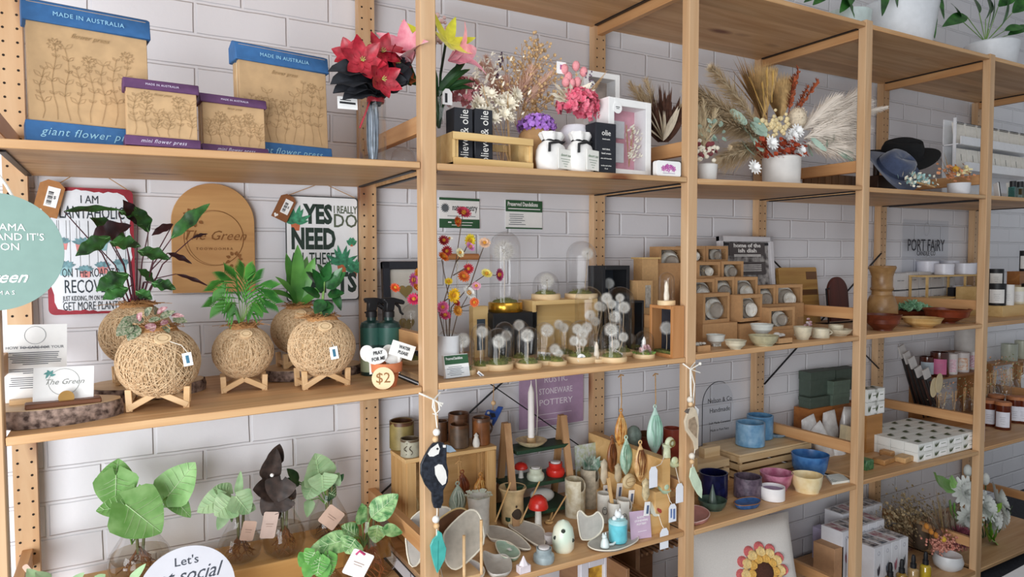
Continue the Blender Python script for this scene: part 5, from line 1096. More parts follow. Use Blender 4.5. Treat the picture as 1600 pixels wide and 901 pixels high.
def fairy(t,R_,H,bh):
    b=B();b2=B()
    for i in range(9):a=i*.7;q=V(R_*.5*math.cos(a),-R_*.4*abs(math.sin(a)),bh+H*(.12+.05*(i%4)));head(b,q,R_*.25,(math.cos(a)*.4,-1,.6),n=8,seed=i)
    for i in range(10):a=i*.63;q=V(R_*.85*math.cos(a),R_*.85*math.sin(a),bh);b2.leaf(q,q+V(.008*math.cos(a),.008*math.sin(a),.006),.008,nl=3,nw=2)
    put('pink_flowers',b,mat('d9aeb0',.8,.2),t);put('green_leaves',b2,GREENST,t);put('white_quartz',B().lathe([(R_*.18,bh),(R_*.16,bh+H*.5),(.001,bh+H*.62)],(0,0,0),6,closed=False),mat('f0ece8',.3,.03),t)
# front row
dome('glass dome with one dandelion, second from the green card at the front',778,580,24,512,[(778,533,11)])
dome('glass dome with one white dandelion on a thick pale base, front row middle',826,577,21,510,[(825,524,11)])
dome('round ball shaped glass dome with moss inside on a pale base',869,572,17,524,[(868,546,9),(873,552,7)],'ball')
dome('tiny glass dome with a pale rabbit shaped figurine, beside the round tag',932,567,14,521,(),moss=False,extra=bunny)
dome('small glass dome of pink flowers and quartz beside the wooden shadow box',1006,561,17,516,(),extra=fairy)
# middle and rear rows
dome('glass dome with a dandelion behind the green topped card',723,.09,20,520,[(724,532,12)])
dome('glass dome with a dandelion at the left end partly behind the green card',700,.19,18,514,[(702,524,8)])
dome('glass dome with a dandelion behind the front left dome, nearer the black box',752,.13,18,505,[(752,518,10)])
dome('glass dome with a dandelion directly before the black box',788,.17,17,502,[(790,524,9)])
dome('glass dome with a dandelion below the gold ring, rear row',812,.20,16,500,[(812,508,9)])
dome('glass dome with one dandelion before the pine box, rear left',851,.12,18,503,[(856,516,11)])
dome('glass dome with two dandelions before the pine box, rear middle',884,.19,19,500,[(874,507,8),(882,512,8)])
dome('wide glass dome with a cluster of dandelions, middle of the row',908,.10,25,500,[(902,514,9),(911,520,9),(918,512,9),(896,532,8),(909,534,7)])
dome('wide glass dome with three dandelions before the tallest front dome',958,.055,22,502,[(955,515,11),(972,526,8),(963,538,8)])
dome('tall front glass dome with several dandelions, right of the pine box',968,.16,26,447,[(950,466,9),(973,480,10),(962,495,10),(957,475,8),(970,465,7)],baseh=.012)
dome('glass dome with dandelions at the right end of the pine box',920,.22,24,447,[(921,492,9),(930,502,8),(934,478,8),(940,480,7)],baseh=.010)
dome('small glass dome behind the second upright beside the black heart frame',643,.33,18,474,[(643,492,8)])
# black plinth with the tall brass based dome
p,k=frame_on('b',793,.34);hb=aty(793,488,.30).z-p.z
t=solo('black_plinth','black box plinth under the tall brass ringed dome','plinth',B().box((0,0,hb/2),(78/k,.10,hb)),BLACK,loc=p,bevel=.002)
dome('tallest glass dome with a huge seed head on a brass ring base',785,480,27,361,[(788,392,18)],loc=p+V(-.008,0,hb),basem=mat('c99a3a',.25,.1,metal=.9),baseh=.03,moss=True)
p,k=frame_on('b',750,.33);t=thing('mini_shadow_box','small pine edged shadow box with slate front behind the white daisy','shadow box',p);hb=aty(750,478,.33).z-p.z;put('case',B().box((0,.01,hb/2),(26/k,.03,hb)),PINEL,t,bevel=.001);put('slate_front',B().box((0,-.006,hb*.45),(14/k,.002,hb*.6)),mat('3b4650',.4),t)
# pine box with two domes on it
p,k=frame_on('b',882,.33);hb=aty(882,468,.29).z-p.z;q0=aty(832,500,.29);q1=aty(934,500,.29);w_=q1.x-q0.x
t=thing('pine_display_box','shallow upright pine display box carrying two glass domes','box',V(q0.x,.29,p.z));b=B();f_=.014
for (c,s_) in (((f_/2,.045,hb/2),(f_,.09,hb)),((w_-f_/2,.045,hb/2),(f_,.09,hb)),((w_/2,.045,hb-f_/2),(w_-2*f_,.09,f_)),((w_/2,.045,f_/2),(w_-2*f_,.09,f_))):b.box(c,s_)
put('case',b,PINEL,t,bevel=.001);put('back_panel',B().box((w_/2,.05,hb/2),(w_-2*f_,.006,hb-2*f_)),wood('d8ba80','c4a063','x'),t)
zt=p.z+hb
dome('low glass dome with a dandelion on the left of the pine display box',853,470,23,424,[(853,438,12)],loc=V(aty(853,470,.335).x,.335,zt),baseh=.018)
dome('tall glass dome with a pale seed head on the right of the pine display box',908,468,26,376,[(916,396,10)],loc=V(aty(908,470,.335).x,.335,zt),baseh=.016)
# black shadow boxes
def shadow(label,u0,u1,v0,vb,y,d,m,back,puffs,key='b',rz=0.,rim=None,box=None):
    p,k=frame_on(key,u0,y);w_=aty(u1,vb,y).x-p.x;h_=aty(u0,v0,y).z-p.z
    if box:p,w_,h_=box
    t=thing('shadow_box',label,'shadow box',p,rz,group='dandelion shadow boxes');b=B();f_=(rim or .12)*w_
    for (c,s_) in (((f_/2,d/2,h_/2),(f_,d,h_)),((w_-f_/2,d/2,h_/2),(f_,d,h_)),((w_/2,d/2,f_/2),(w_-2*f_,d,f_)),((w_/2,d/2,h_-f_/2),(w_-2*f_,d,f_))):b.box(c,s_)
    put('case',b,m,t,bevel=.001);put('dark_backing',B().box((w_/2,d-.004,h_/2),(w_-2*f_,.004,h_-2*f_)),back,t);put('glass_front',B().box((w_/2,.004,h_/2),(w_-2*f_,.001,h_-2*f_)),ACET,t)
    for (x,z,r) in puffs:add_puff(t,(w_*x,d*.5,h_*z),r/k,(w_*x,d*.5,f_))
    put('moss',B().box((w_/2,d*.5,f_+.004),(w_-2.2*f_,d*.6,.008)),MOSS,t);return t
SLATE=mat('262d38',.5,.2,40)
shadow('black shadow box with one dandelion against slate, behind the tall front dome',941,984,415,470,.28,.08,BLACK,SLATE,[(.5,.78,9)])
shadow('black shadow box with a low dandelion, between the tall dome and the wooden box',984,1006,470,540,.20,.06,BLACK,SLATE,[(.45,.22,9)])
shadow('pine shadow box with a single dandelion at the front right corner',1011,1051,473,562,.018,.047,wood('c98f5c','b57a45','z'),SLATE,[(.5,.55,11)],rim=.10,rz=-PI/2,box=(V(1.638,.110,1.1185),.104,.157))
dome('tiny glass dome with a pale figurine on top of the pine shadow box',1042,473,14,425,(),loc=V(1.662,.06,1.1185+.157),moss=False,extra=bunny,baseh=.014)
p,k=frame_on('b',1008,.27);t=thing('cardboard_box','small plain kraft box standing behind the pine shadow box','box',p,.1);hb=aty(1008,438,.27).z-p.z;put('carton',B().box((0,.03,hb/2),(34/k,.06,hb)),KRAFT,t,bevel=.001);put('clear_window',B().box((6/k,-.0012,hb*.75),(12/k,.001,hb*.35)),mat('a9a196',.5,.3,60),t)
# tags and cards on the board
p=on('b',719,591);k=ppm(p);t=thing('business_cards','stack of white cards with a dark green band in a clear holder','cards',p+V(0,.01,0),-.12,rot=(-.22,0,.10));put('card_block',B().box((0,.006,19/k),(44/k,.012,36/k)),PAPER,t,bevel=.0005);o=put('green_band',B().box((0,-.0006,29/k),(43/k,.0008,14/k)),GB,t);put('lettering',B().text('Preserved Dandelions',.010,(-4/k,-.0014,31/k),fit=30/k),PAPER,o);b=B()
for i in range(6):b.box((-4/k,-.0006,(18-2.6*i)/k),(30/k*(.8+.2*math.sin(i*2)),.0004,.0012))
put('lettering',b,mat('7a7f84',.7),t);put('clear_holder',B().box((0,-.004,8/k),(48/k,.001,16/k)).box((0,.006,1/k),(48/k,.022,.002)),ACET,t)
def loose_tag(label,u,v,w_,h_,ang,y,shape='rect',dz=0):
    p=on('b',u,v+h_/2+2);k=ppm(p);z=h_/k/2+.002;t=thing('price_tag',label,'tag',p,rot=(-.35,ang,-.2),group='white price tags among the domes')
    if shape=='round':put('card',B(T=Matrix.Translation((0,0,z))@Matrix.Rotation(PI/2,4,'X')).lathe([(w_/k/2,-.0006),(w_/k/2,.0006)],seg=20),PAPER,t);put('print',B(T=Matrix.Translation((0,-.0009,z))@Matrix.Rotation(PI/2,4,'X')).lathe([(w_/k*.22,0),(w_/k*.22,.0003)],seg=12),mat('9ab0c0',.7),t)
    else:
        put('card',B().box((0,0,z),(w_/k,.001,h_/k)),PAPER,t);b=B()
        for i in range(7):b.box((w_/k*(-.3+.1*i),-.0008,z-h_/k*.1),(w_/k*.04*(1+i%2),.0003,h_/k*.45))
        put('lettering',b,mat('3f4a6a',.7),t)
    return t
loose_tag('white barcode tag leaning between the two right hand front domes',962,552,19,14,.5,0)
loose_tag('round white tag with blue print left of the figurine dome',910,559,15,15,0,0,'round')
loose_tag('white folded tag between the ball dome and its left neighbour',850,553,22,9,.15,0)
loose_tag('white paper tag right of the ball dome',890,556,18,6,-.5,0)
loose_tag('narrow white tag lying right of the green topped cards',749,583,12,5,.7,0)
# ================================================================== second bay, lower shelf: stoneware pottery
ZC=.5845
STONE=mat('cfc6b4',.55,.12,60);STONEW=mat('d8d4cb',.5,.07,70);SPECK=mat('b7aa94',.6,.15,140);MINT=mat('bcd8c8',.4,.08,60);MINTD=mat('8fb59f',.4,0,60,col2='c9ddc9');BROWNG=mat('5a3a24',.35,.3,30);OLIVEG=mat('8a7a48',.45,.2,25);REDG=mat('c22b22',.25,.08,40);TEALG=mat('4fb0a6',.3,.1,40);AMBERG=mat('a8662a',.35,0,80,col2='dba35a')
CRW=wood('d5ae79','bd9158','z');CRWX=wood('dcb680','c79d64','x')
# slatted crate on its side
p=V(0,0,0);a=aty(598,705,.40);y0,y1=.33,.455;x0,x1=aty(633,726,y0).x,aty(776,693,y0).x;zt=aty(700,708,y0).z;H=zt-ZC
t=thing('wooden_crate','pine crate standing on its side holding hanging ceramic pods','crate',(x0,y0,ZC));w_=x1-x0;d=y1-y0
put('top_panel',B().box((w_/2,d/2,H-.006),(w_,d,.012)),CRWX,t,bevel=.001);put('bottom_panel',B().box((w_/2,d/2,.008),(w_,d,.010)),CRWX,t)
for x in (.006,w_-.006):
    for j in range(4):put('side_slat',B().box((x,d*(j+.5)/4,H/2),(.010,d/4-.006,H-.024)),CRW,t)
for x in (.020,w_-.020):put('front_post',B().box((x,.006,H/2),(.028,.014,H-.024)),CRW,t,bevel=.001)
put('back_panel',B().box((w_/2,d-.004,H/2),(w_-.024,.006,H-.024)),CRWX,t)
put('middle_board',B().box((w_*.1,.04,H*.5),(.03,.02,H-.026)),wood('5f4630','4a3422','z'),t)
zt=ZC+H
def mug(label,u,v,wpx,hpx,m,rimm=None,handle=0,key=None,z=None,y=None,taper=1.,group=None,name='mug',dp=None,inm=None):
    if z is None:p=on('c',u,v,wpx/2)
    elif y is not None:p=aty(u,v,y);p.z=z
    else:
        p=atz(u,v,z);k0=ppm(p);dd=Vector((p.x-CX,p.y-CY,0)).normalized();p=p+dd*(wpx/2/k0)
    k=ppm(p);r=wpx/k/2;h=hpx/k;t=thing(name,label,name.replace('_',' '),p,group=group)
    b=B().lathe([(r*.9*taper,0),(r*taper,h*.04),(r,h),(r*.9,h),(r*.88*taper,h*.1),(.0005,h*.1)],seg=28,closed=False,wob=.01);b.add([(r*.9*taper*math.cos(a*PI/14),r*.9*taper*math.sin(a*PI/14),0) for a in range(28)],[tuple(range(27,-1,-1))]);put('body',b,m,t)
    if rimm:put('glazed_rim',B().lathe([(r*1.005,h*.86),(r*1.01,h*.985),(r*.95,h*1.01),(r*.885,h*.98),(r*.885,h*.7)],seg=28,closed=False),rimm,t)
    if handle:
        A=handle;c,s=math.cos(A),math.sin(A);put('handle',B().tube([(c*(r*.96+r*.75*math.sin(q*PI/8)),s*(r*.96+r*.75*math.sin(q*PI/8)),h*(.82-.6*q/8)) for q in range(9)],r*.12,7),rimm or m,t)
    return t,p,k,r,h
mug('tall ochre stoneware canister with brown rim on the left of the crate',628,705,38,44,OLIVEG,BROWNG,z=zt,name='stoneware_canister')
t,p,k,r,h=mug('small grey stoneware cup with leaf scrolls before the ochre canister',641,716,30,28,mat('a39f8c',.5,.15,50),mat('5a4a38',.4),z=zt,name='stoneware_cup');put('scroll_relief',B().tube([(-r*.75+.006*math.sin(a),-r*.72-.0015*a/9,h*.2+h*.07*a) for a in range(10)],.0012,5).tube([(-r*.3+.005*math.sin(a*.8),-r*1.0,h*.2+h*.06*a) for a in range(9)],.0012,5),mat('4a3f30',.5),t)
mug('brown mug behind the magpie hanger on the crate',688,692,24,32,BROWNG,z=zt,name='stoneware_mug',group='brown stoneware mugs on the crate')
mug('tall dark brown mug, rear middle on the crate',717,695,33,46,mat('6a4730',.4,.3,30),BROWNG,z=zt,name='stoneware_mug',group='brown stoneware mugs on the crate')
mug('low dark brown mug in front of the tall one on the crate',718,702,30,36,mat('54402f',.45,.25,40),BROWNG,z=zt,name='stoneware_mug',group='brown stoneware mugs on the crate')
mug('reddish brown mug at the right end of the crate top',752,697,28,42,mat('7a4a28',.35,.25,30),BROWNG,z=zt,handle=.3,name='stoneware_mug',group='brown stoneware mugs on the crate')
p=atz(747,699,zt);k=ppm(p);solo('ceramic_bird','tiny white ceramic owl at the front of the crate top','ornament',B().lathe([(5/k,0),(6/k,5/k),(5/k,11/k),(3/k,16/k),(4/k,18/k),(.001,22/k)],seg=10,closed=False),STONEW,loc=p+V(0,.012,0))
# pods: folded leaf shaped hanging vessels
def pod(label,u,vt,vb,wpx,y,m,mi,cord_to=None,rz=0.,group='hanging ceramic leaf pods',fern=None):
    c=aty(u,(vt+vb)/2,y);k=ppm(c);h=(vb-vt)/k;w_=wpx/k;t=thing('ceramic_pod',label,'ceramic pod',c,rz,group=group);b=B();n=14;vs=[]
    for i in range(n+1):
        f=i/n;wd=(math.sin(PI*min(1,f**1.15))**.8)*w_/2 if 0<f<1 else 0
        wd=max(wd,w_*.04);z=h/2-h*f
        for j in range(13):
            q=2*j/12-1;vs.append((wd*q,-.5*wd*math.sqrt(max(0,1-q*q))*(.9)-.002+(.25*wd*math.exp(-(q*5)**2) if .2<f<.85 else 0),z))
        for j in range(13):q=1-2*j/12;vs.append((wd*q,.35*wd*math.sqrt(max(0,1-q*q)),z))
    b.add(vs,[(i*26+j,i*26+(j+1)%26,(i+1)*26+(j+1)%26,(i+1)*26+j) for i in range(n) for j in range(26)]+[tuple(range(26)),tuple(n*26+j for j in range(25,-1,-1))]);put('shell',b,m,t)
    s=B()
    for q in (-.62,-.2,.15,.5):
        P_=[]
        for a in range(10):
            f=.16+.072*a;wd=math.sin(PI*min(1,f**1.15))**.8*w_/2;x=q*(1-.25*math.sin(a*.7+q*5));P_.append((wd*x,-.45*wd*math.sqrt(max(0,1-x*x))-.003-(.25*wd*math.exp(-(x*5)**2)),h/2-h*f))
        s.tube(P_,.045*w_,6,r2=.02*w_)
    put('folded_ribs',s,mi,t);put('loop',B().tube([(.006*math.cos(a*.8),0,h/2+.003+.006*math.sin(a*.8)) for a in range(8)],.0022,5,closed=True),m,t)
    if cord_to:q=aty(cord_to[0],cord_to[1],y)-c;put('cord',B().tube([(0,0,h/2+.004),q*.5+V(.003,0,0),q],.0018,5),JUTE,t);
    if cord_to:put('cord_knot',B().tube([q+V(-.01,0,-.008),q,q+V(.012,0,-.004)],.0022,5),JUTE,t)
    return t
pod('large sandy ceramic pod hanging at the left inside the crate',643,762,818,26,.352,mat('b79a6a',.5,.15),mat('cbb487',.5),(637,730))
pod('pale green ceramic pod hanging at the crate front',715,756,806,30,.35,mat('9aa898',.4,.2,60),mat('c3cdbf',.4),(716,720))
pod('reddish brown ceramic pod behind the pale green one in the crate',722,738,780,26,.40,mat('8a4a2a',.35,.3),mat('6a3018',.35),(718,712))
pod('amber glazed ceramic pod hanging right inside the crate',751,742,782,26,.37,AMBERG,mat('e0b060',.35),(753,704))
# hanging blue bird
c=aty(772,651,.44);k=ppm(c);t=thing('hanging_bird','bright blue ceramic bird hanging above the crate','ornament',c);OUTB=[(-16,6),(-12,12),(-6,12),(2,8),(8,16),(16,14),(10,4),(4,-6),(-2,-14),(-4,-12),(-2,-4),(-8,-3),(-13,0)]
put('body',B().prism([(x/k,z/k) for x,z in OUTB],-.004,.004),mat('2f56a8',.35,.2,50),t,bevel=.0012);put('dark_wing',B().prism([(-9/k,8/k),(0,6/k),(2/k,0),(-5/k,0)],-.0052,-.004),mat('1d2438',.4,.2,80),t);put('face',B().sph((-11/k,-.004,8/k),2.5/k,8),STONEW,t);put('cord',B().tube([(-2/k,0,11/k),(0,0,60/k)],.0014,4),JUTE,t);put('bead',B().sph((-1/k,0,22/k),4/k,10),BEECH,t)
# purple poster
x0,z0,x1,z1=rect(812,584,912,672,.488);z1=aty(812,672,.488).z;w_,h_=x1-x0,z0-z1;t=thing('wall_poster','dusty purple poster about stoneware pottery on the brick wall','poster',(x0,.492,z1));put('sheet',B().box((w_/2,0,h_/2),(w_,.0016,h_)),mat('ad90ad',.7,.05),t);b=B()
for s_,z in (('RUSTIC',.84),('STONEWARE',.63),('POTTERY',.43)):b.text(s_,h_*.155,(w_*.56,-.0014,h_*z),fit=w_*(.36 if s_=='RUSTIC' else .52))
b.box((w_*.5,-.0012,h_*.22),(w_*.62,.0004,.0016)).box((w_*.5,-.0012,h_*.12),(w_*.5,.0004,.0016));put('lettering',b,mat('e9dfe8',.7,.03),t)
# green ladder stand
GREENB=mat('1f3d2a',.5,.12,30);LW=wood('b58d63','9a7048','z')
zz=[aty(850,704,.22).z,aty(850,757,.20).z,ZC+.02]
xa=aty(800,700,.23).x;xb=aty(886,700,.23).x
t=thing('tiered_stand','three tier ladder stand of dark green boards and wooden legs','display stand',(0,0,0))
zs=(aty(845,697,.36).z,aty(848,750,.33).z,ZC+.03);ys=((.345,.43),(.315,.43),(.295,.43));xs=((808,889),(800,897),(793,902))
for i in range(3):
    xl,xr=aty(xs[i][0],720,ys[i][0]).x,aty(xs[i][1],720,ys[i][0]).x;put('green_board',B().box(((xl+xr)/2,sum(ys[i])/2,zs[i]-.006),(xr-xl,ys[i][1]-ys[i][0],.012)),GREENB,t,bevel=.001)
tz=aty(795,660,.385).z
for (ul,vl,ub) in ((792,660,806),(880,650,897)):
    put('front_leg',B().bar((aty(ul,vl,.38).x,.38,tz),(aty(ub,740,.285).x,.285,ZC+.001),.022,.012),LW,t);put('rear_leg',B().bar((aty(ul,vl,.38).x,.392,tz),(aty(ul,vl,.38).x-.0,.44,ZC+.001),.022,.012),LW,t)
# candle in dish on the top tier
zt1=zs[0];p=V(aty(830,690,.385).x,.385,zt1);k=ppm(p);t=thing('candle_dish','speckled stoneware candle dish on the top green tier','candle holder',p);put('dish',B().lathe([(12/k,0),(20/k,4/k),(25/k,9/k),(23/k,9.5/k),(16/k,5/k),(.001,4/k)],seg=28,closed=False),mat('cdbb94',.5,.2,60),t);put('cup',B().lathe([(7/k,4/k),(7/k,13/k),(5/k,13/k)],seg=18,closed=False),mat('c0a074',.5,.15),t)
solo('taper_candle','tall white taper candle standing in the speckled dish','candle',B().lathe([(5.2/k,0),(5/k,78/k),(3/k,86/k),(.0015,92/k),(.001,97/k)],seg=16),mat('ece7e2',.5,.03),loc=p+V(0,0,5/k))
t=thing('electric_cord','thin white hanging cord behind the taper candle','cord',aty(840,640,.45));put('cord',B().tube([aty(837,584,.45)-aty(840,640,.45),(0,0,0),aty(838,690,.45)-aty(840,640,.45)],.002,5),STRING,t)
def toadstool(label,u,z,y,r,h,stem_r=None):
    p=V(aty(u,740,y).x,y,z);k=ppm(p);t=thing('ceramic_toadstool',label,'ornament',p,group='red ceramic toadstools');R_=r/k;H=h/k
    put('stem',B().lathe([(R_*.42,0),(R_*.34,H*.1),(R_*.30,H*.6),(R_*.34,H*.7)],seg=16),STONEW,t);put('cap',B().lathe([(R_*.3,H*.62),(R_*.95,H*.60),(R_,H*.66),(R_*.8,H*.88),(R_*.4,H*.99),(.001,H)],seg=24,closed=False),REDG,t);s=B()
    for i in range(9):a=i*2.4;q=R_*(.25+.07*i);s.sph((q*math.cos(a),-abs(q*math.sin(a))*.9,H*(.98-.3*(q/R_)**2)),R_*.085,6)
    put('white_spots',s,mat('f0ded8',.5),t);return t
zt2=zs[1]
toadstool('red toadstool on the middle green tier, behind the left leg',814,zt2,.39,11,24)
toadstool('large red toadstool standing on the pine board before the green stand',841,ZC,.255,16,50)
def tealight(label,u,y,z,r,h,m,key=None,candle=True):
    p=V(aty(u,745,y).x,y,z) if z is not None else y;k=ppm(p);t=thing('tealight_holder',label,'candle holder',p,group='ceramic tealight holders');R_,H=r/k,h/k
    put('holder',B().lathe([(R_*.9,0),(R_,H*.2),(R_*.95,H*.45),(R_*.7,H*.6),(R_*.72,H*.9),(R_*.6,H*.9),(R_*.58,H*.7),(.001,H*.7)],seg=26,closed=False,wob=.02),m,t);put('tealight',B().lathe([(R_*.52,H*.7),(R_*.52,H*.97),(R_*.48,H*.99),(.001,H*.99)],seg=20,closed=False),mat('d9d4d2',.4,.05),t);return t
tealight('pale green tealight holder on the middle green tier',837,.35,zt2,14,20,mat('c7cdb8',.4,.1))
tealight('bright red tealight holder on the middle green tier',868,.355,zt2,15,22,REDG)
p=V(aty(846,770,.355).x,.355,zs[2]);k=ppm(p);solo('ceramic_dish','upturned white oval ceramic dish on the lowest green tier','dish',B().sph((0,0,13/k),1/k,20,(21,14,11)),mat('e3dfd8',.35,.04),loc=p+V(0,0,0),rot=(0,.1,0))
# oil burner with sticks
p=on('c',801,824,19);k=ppm(p);t=thing('oil_burner','tan stoneware oil burner with cut out opening, left of the green stand','oil burner',p);put('body',B().lathe([(17/k,0),(18/k,3/k),(17/k,40/k),(18/k,48/k),(22/k,56/k),(21/k,58/k),(16/k,52/k),(.001,46/k)],seg=28,closed=False),mat('c5ab80',.5,.15,40),t)
b=B(T=Matrix.Rotation(face(p),4,'Z'))
b.sph((5/k,-14.6/k,19/k),1/k,16,(9,4,10)).box((5/k,-16.5/k,25/k),(.0005,.0005,.0005));b.prism([((6+1.5*math.cos(a))/k,(32+2*math.sin(a))/k) for a in [i*PI/4 for i in range(8)]],-18/k,-17/k);put('dark_opening',b,mat('3a2c20',.8),t)
STK=wood('d9b27c','c0965f','z')
def stick(label,a,b_,y0,y1):A=aty(a[0],a[1],y0);E=aty(b_[0],b_[1],y1);solo('wooden_stick',label,'stick',B(off=A).tube([A,E],.0026,6),STK,loc=A,group='thin wooden sticks by the pottery')
stick('thin wooden stick leaning on the left of the oil burner',(774,815),(798,753),.275,.262);stick('thin wooden stick leaning right of the oil burner',(813,817),(843,752),.26,.30);stick('thin wooden stick propped against the birch cylinder vase',(862,812),(886,772),.25,.285)
# wooden scoops and loose driftwood near the toadstool
p=on('c',858,818);k=ppm(p);t=thing('wooden_spoon','small wooden scoop lying by the toadstool','spoon',p+V(0,0,.006));put('bowl',B().tube([(5/k*math.cos(a*.8),5/k*math.sin(a*.8),0) for a in range(8)],2/k,6,closed=True),STK,t);put('handle',B().tube([(4/k,4/k,0),(24/k,26/k,.012)],1.6/k,6),STK,t)
# ceramic vase with frilled green rim
p=on('c',748,842,17);k=ppm(p);t=thing('frilled_vase','grey white ceramic vase with a frilled pale green rim before the crate','vase',p);put('body',B().lathe([(15/k,0),(17/k,6/k),(16/k,40/k),(18/k,62/k),(15/k,63/k),(13/k,45/k),(.001,36/k)],seg=24,closed=False,wob=.03),STONEW,t);b=B()
for i in range(9):a=i*.7;q=V(13/k*math.cos(a),13/k*math.sin(a),62/k);b.leaf(q,q+V(10/k*math.cos(a),10/k*math.sin(a),2/k+.004*(i%2)),12/k,nrm=(0,0,1),shape='round',wave=.15)
put('frilled_rim',b,mat('d3dfd0',.4,.08),t)
# birch vases
def wrap_vase(label,u,v,wpx,hpx,m,flap=True,z=None,name='ceramic_vase'):
    if z is None:p=on('c',u,v,wpx/2)
    else:p=z
    k=ppm(p);r,h=wpx/k/2,hpx/k;t=thing(name,label,'vase',p,group='folded clay vases');n=26;vs=[];
    for i in range(n+1):
        a=-1.9+2*PI*i/n*1.04;top=h*(1-.30*math.exp(-((i/n-.5)*0+(i-2)/5)**2)) if flap else h;rr=r*(1+.10*i/n)
        vs+=[(rr*math.cos(a),rr*math.sin(a),0),(rr*math.cos(a),rr*math.sin(a),top*.5),(rr*1.03*math.cos(a),rr*1.03*math.sin(a),top),(rr*.9*math.cos(a),rr*.9*math.sin(a),top),(rr*.88*math.cos(a),rr*.88*math.sin(a),h*.08)]
    put('wrapped_clay',B().add(vs,[(i*5+j,(i+1)*5+j,(i+1)*5+j+1,i*5+j+1) for i in range(n) for j in range(4)]),m,t);put('floor',B().cyl((0,0,0),r*.98,h*.06),m,t);return t,p,k,r,h
BIRCH=mat('d9d2bd',.55,0,45,col2='b9a987',bump=.3)
t,p,k,r,h=wrap_vase('birch textured folded clay cylinder vase right of the green stand',899,810,30,58,BIRCH)
t,p,k,r,h=wrap_vase('grey ribbed folded clay vase holding green leaves, behind the birch vase',922,795,28,60,mat('b5a994',.6,.2,60));b=B()
for i in range(14):a=U_(-1,1);q=V(0,0,h*.85);b.leaf(q+V(U_(-.01,.01),0,0),V(a*20/k,U_(-.02,.01),h*.9+U_(14,34)/k),12/k,shape='ovate',wave=.1)
put('grey_green_leaves',b,mat('5d7f6a',.6,0,60,col2='cfd8cc'),t);b=B()
x0=aty(898,707,.40);t=solo('patterned_card','patterned floral card standing behind the grey ribbed vase','card',B().box((0,0,.04),(44/ppm(x0),.003,52/ppm(x0))),mat('c8ccd2',.7,0,70,col2='a9b28a'),loc=V(aty(918,740,.36).x,.36,ZC+.10),rot=(-.1,0,0))
solo('card_riser','small pine block under the patterned floral card','block',B().box((0,0,.055),(.09,.05,.11)),CRWX,loc=V(aty(918,740,.36).x,.36,ZC))
t,p,k,r,h=wrap_vase('small white folded vase with bird print, left of the trio',945,817,22,44,STONEW);b=[(t,p,k,r,h)]
b.append(wrap_vase('small white folded vase with bird print holding a wooden spatula, middle of the trio',961,827,22,40,STONEW));b.append(wrap_vase('small white folded vase with bird print, right of the trio',976,827,22,44,STONEW))
for (t_,p_,k_,r_,h_) in b:T=Matrix.Rotation(face(p_),4,'Z');put('bird_print',B(T=T).tube([(3.5/k_*math.cos(a*.7),-r_*1.13-.0006,h_*.45+6/k_*math.sin(a*.7)) for a in range(9)],.0008,4,closed=True).tube([(-2/k_,-r_*1.13-.001,h_*.5),(2/k_,-r_*1.13-.001,h_*.5)],.001,4),INK,t_)
t_,p_,k_,r_,h_=b[1];solo('wooden_spatula','flat pale wooden spatula standing in the middle white vase','spatula',B().bar((0,0,0),(-14/k_,0,76/k_),.011,.004,up=(0,1,0)),STK,loc=p_+V(0,0,h_*.10))
# plywood stepped display with clip on animals
PLY=wood('d8b078','c59a5e','x');
t=thing('stepped_display','three step plywood display of pegged ceramic ornaments by the third upright','display stand',(0,0,ZC))
SX=(1.572,1.598,1.624,1.655);hts=[aty(1030,800,.03).z-ZC,aty(1038,766,.03).z-ZC,aty(1046,716,.03).z-ZC];SY0,SY1=.03,.40
pr_=[(SX[0],0),(SX[3],0),(SX[3],hts[2]),(SX[2],hts[2]),(SX[2],hts[1]),(SX[1],hts[1]),(SX[1],hts[0]),(SX[0],hts[0])]
for y in (SY0,SY1):put('end_panel',B().prism(pr_,y,y+.008),PLY,t)
for i in range(3):put('step_tread',B().box(((SX[i]+SX[i+1])/2,(SY0+SY1)/2+.004,hts[i]-.003),(SX[i+1]-SX[i],SY1-SY0-.008,.006)),PLY,t);put('step_riser',B().box((SX[i]+.003,(SY0+SY1)/2+.004,hts[i]/2-.003),(.006,SY1-SY0-.008,hts[i]-.006)),PLY,t)
def zst(i):return ZC+hts[i]
def clip(label,u,v,wpx,hpx,y,m,tagu=None,kind='pod'):
    c=atx(u,v,y);k=ppm(c);t=thing('ceramic_clip',label,'ornament',c,group='pegged ceramic ornaments')
    if kind=='oval':put('ornament',B().sph((0,0,0),1/k,18,(wpx/2,wpx*.2,hpx/2)),m,t);put('carved_line',B().tube([(wpx/k*.38*math.cos(a*PI/8),-wpx/k*.17,hpx/k*.3*math.sin(a*PI/8)) for a in range(16)],.0008,4,closed=True).tube([(-wpx/k*.3,-wpx/k*.2,0),(wpx/k*.3,-wpx/k*.2,0)],.0008,4),BRINK,t)
    else:put('ornament',B().lathe([(wpx/k*.2,-hpx/k/2),(wpx/k*.5,-hpx/k*.25),(wpx/k*.42,hpx/k*.15),(wpx/k*.5,hpx/k*.35),(.001,hpx/k/2)],seg=14,closed=False,sq=.6),m,t)
    if tagu:w_,h_=tagu;o=put('price_tag',B().box((0,-wpx/k*.2,-hpx/k/2-h_/k*.55),(w_/k,.001,h_/k),ry=.12),PAPER,t);put('lettering',B().box((1/k,-wpx/k*.2-.0012,-hpx/k/2-h_/k*.6),(w_/k*.4,.0004,h_/k*.6),ry=.12),mat('5a6a8a',.7),o)
clip('pale clay peg ornament with tag, leftmost on the plywood steps',944,736,14,40,1.585,mat('cdbfa6',.6,.15),(9,22))
clip('ribbed clay peg ornament with tag behind the wooden spatula',966,738,14,30,1.585,mat('bfae90',.6,.2),(11,24))
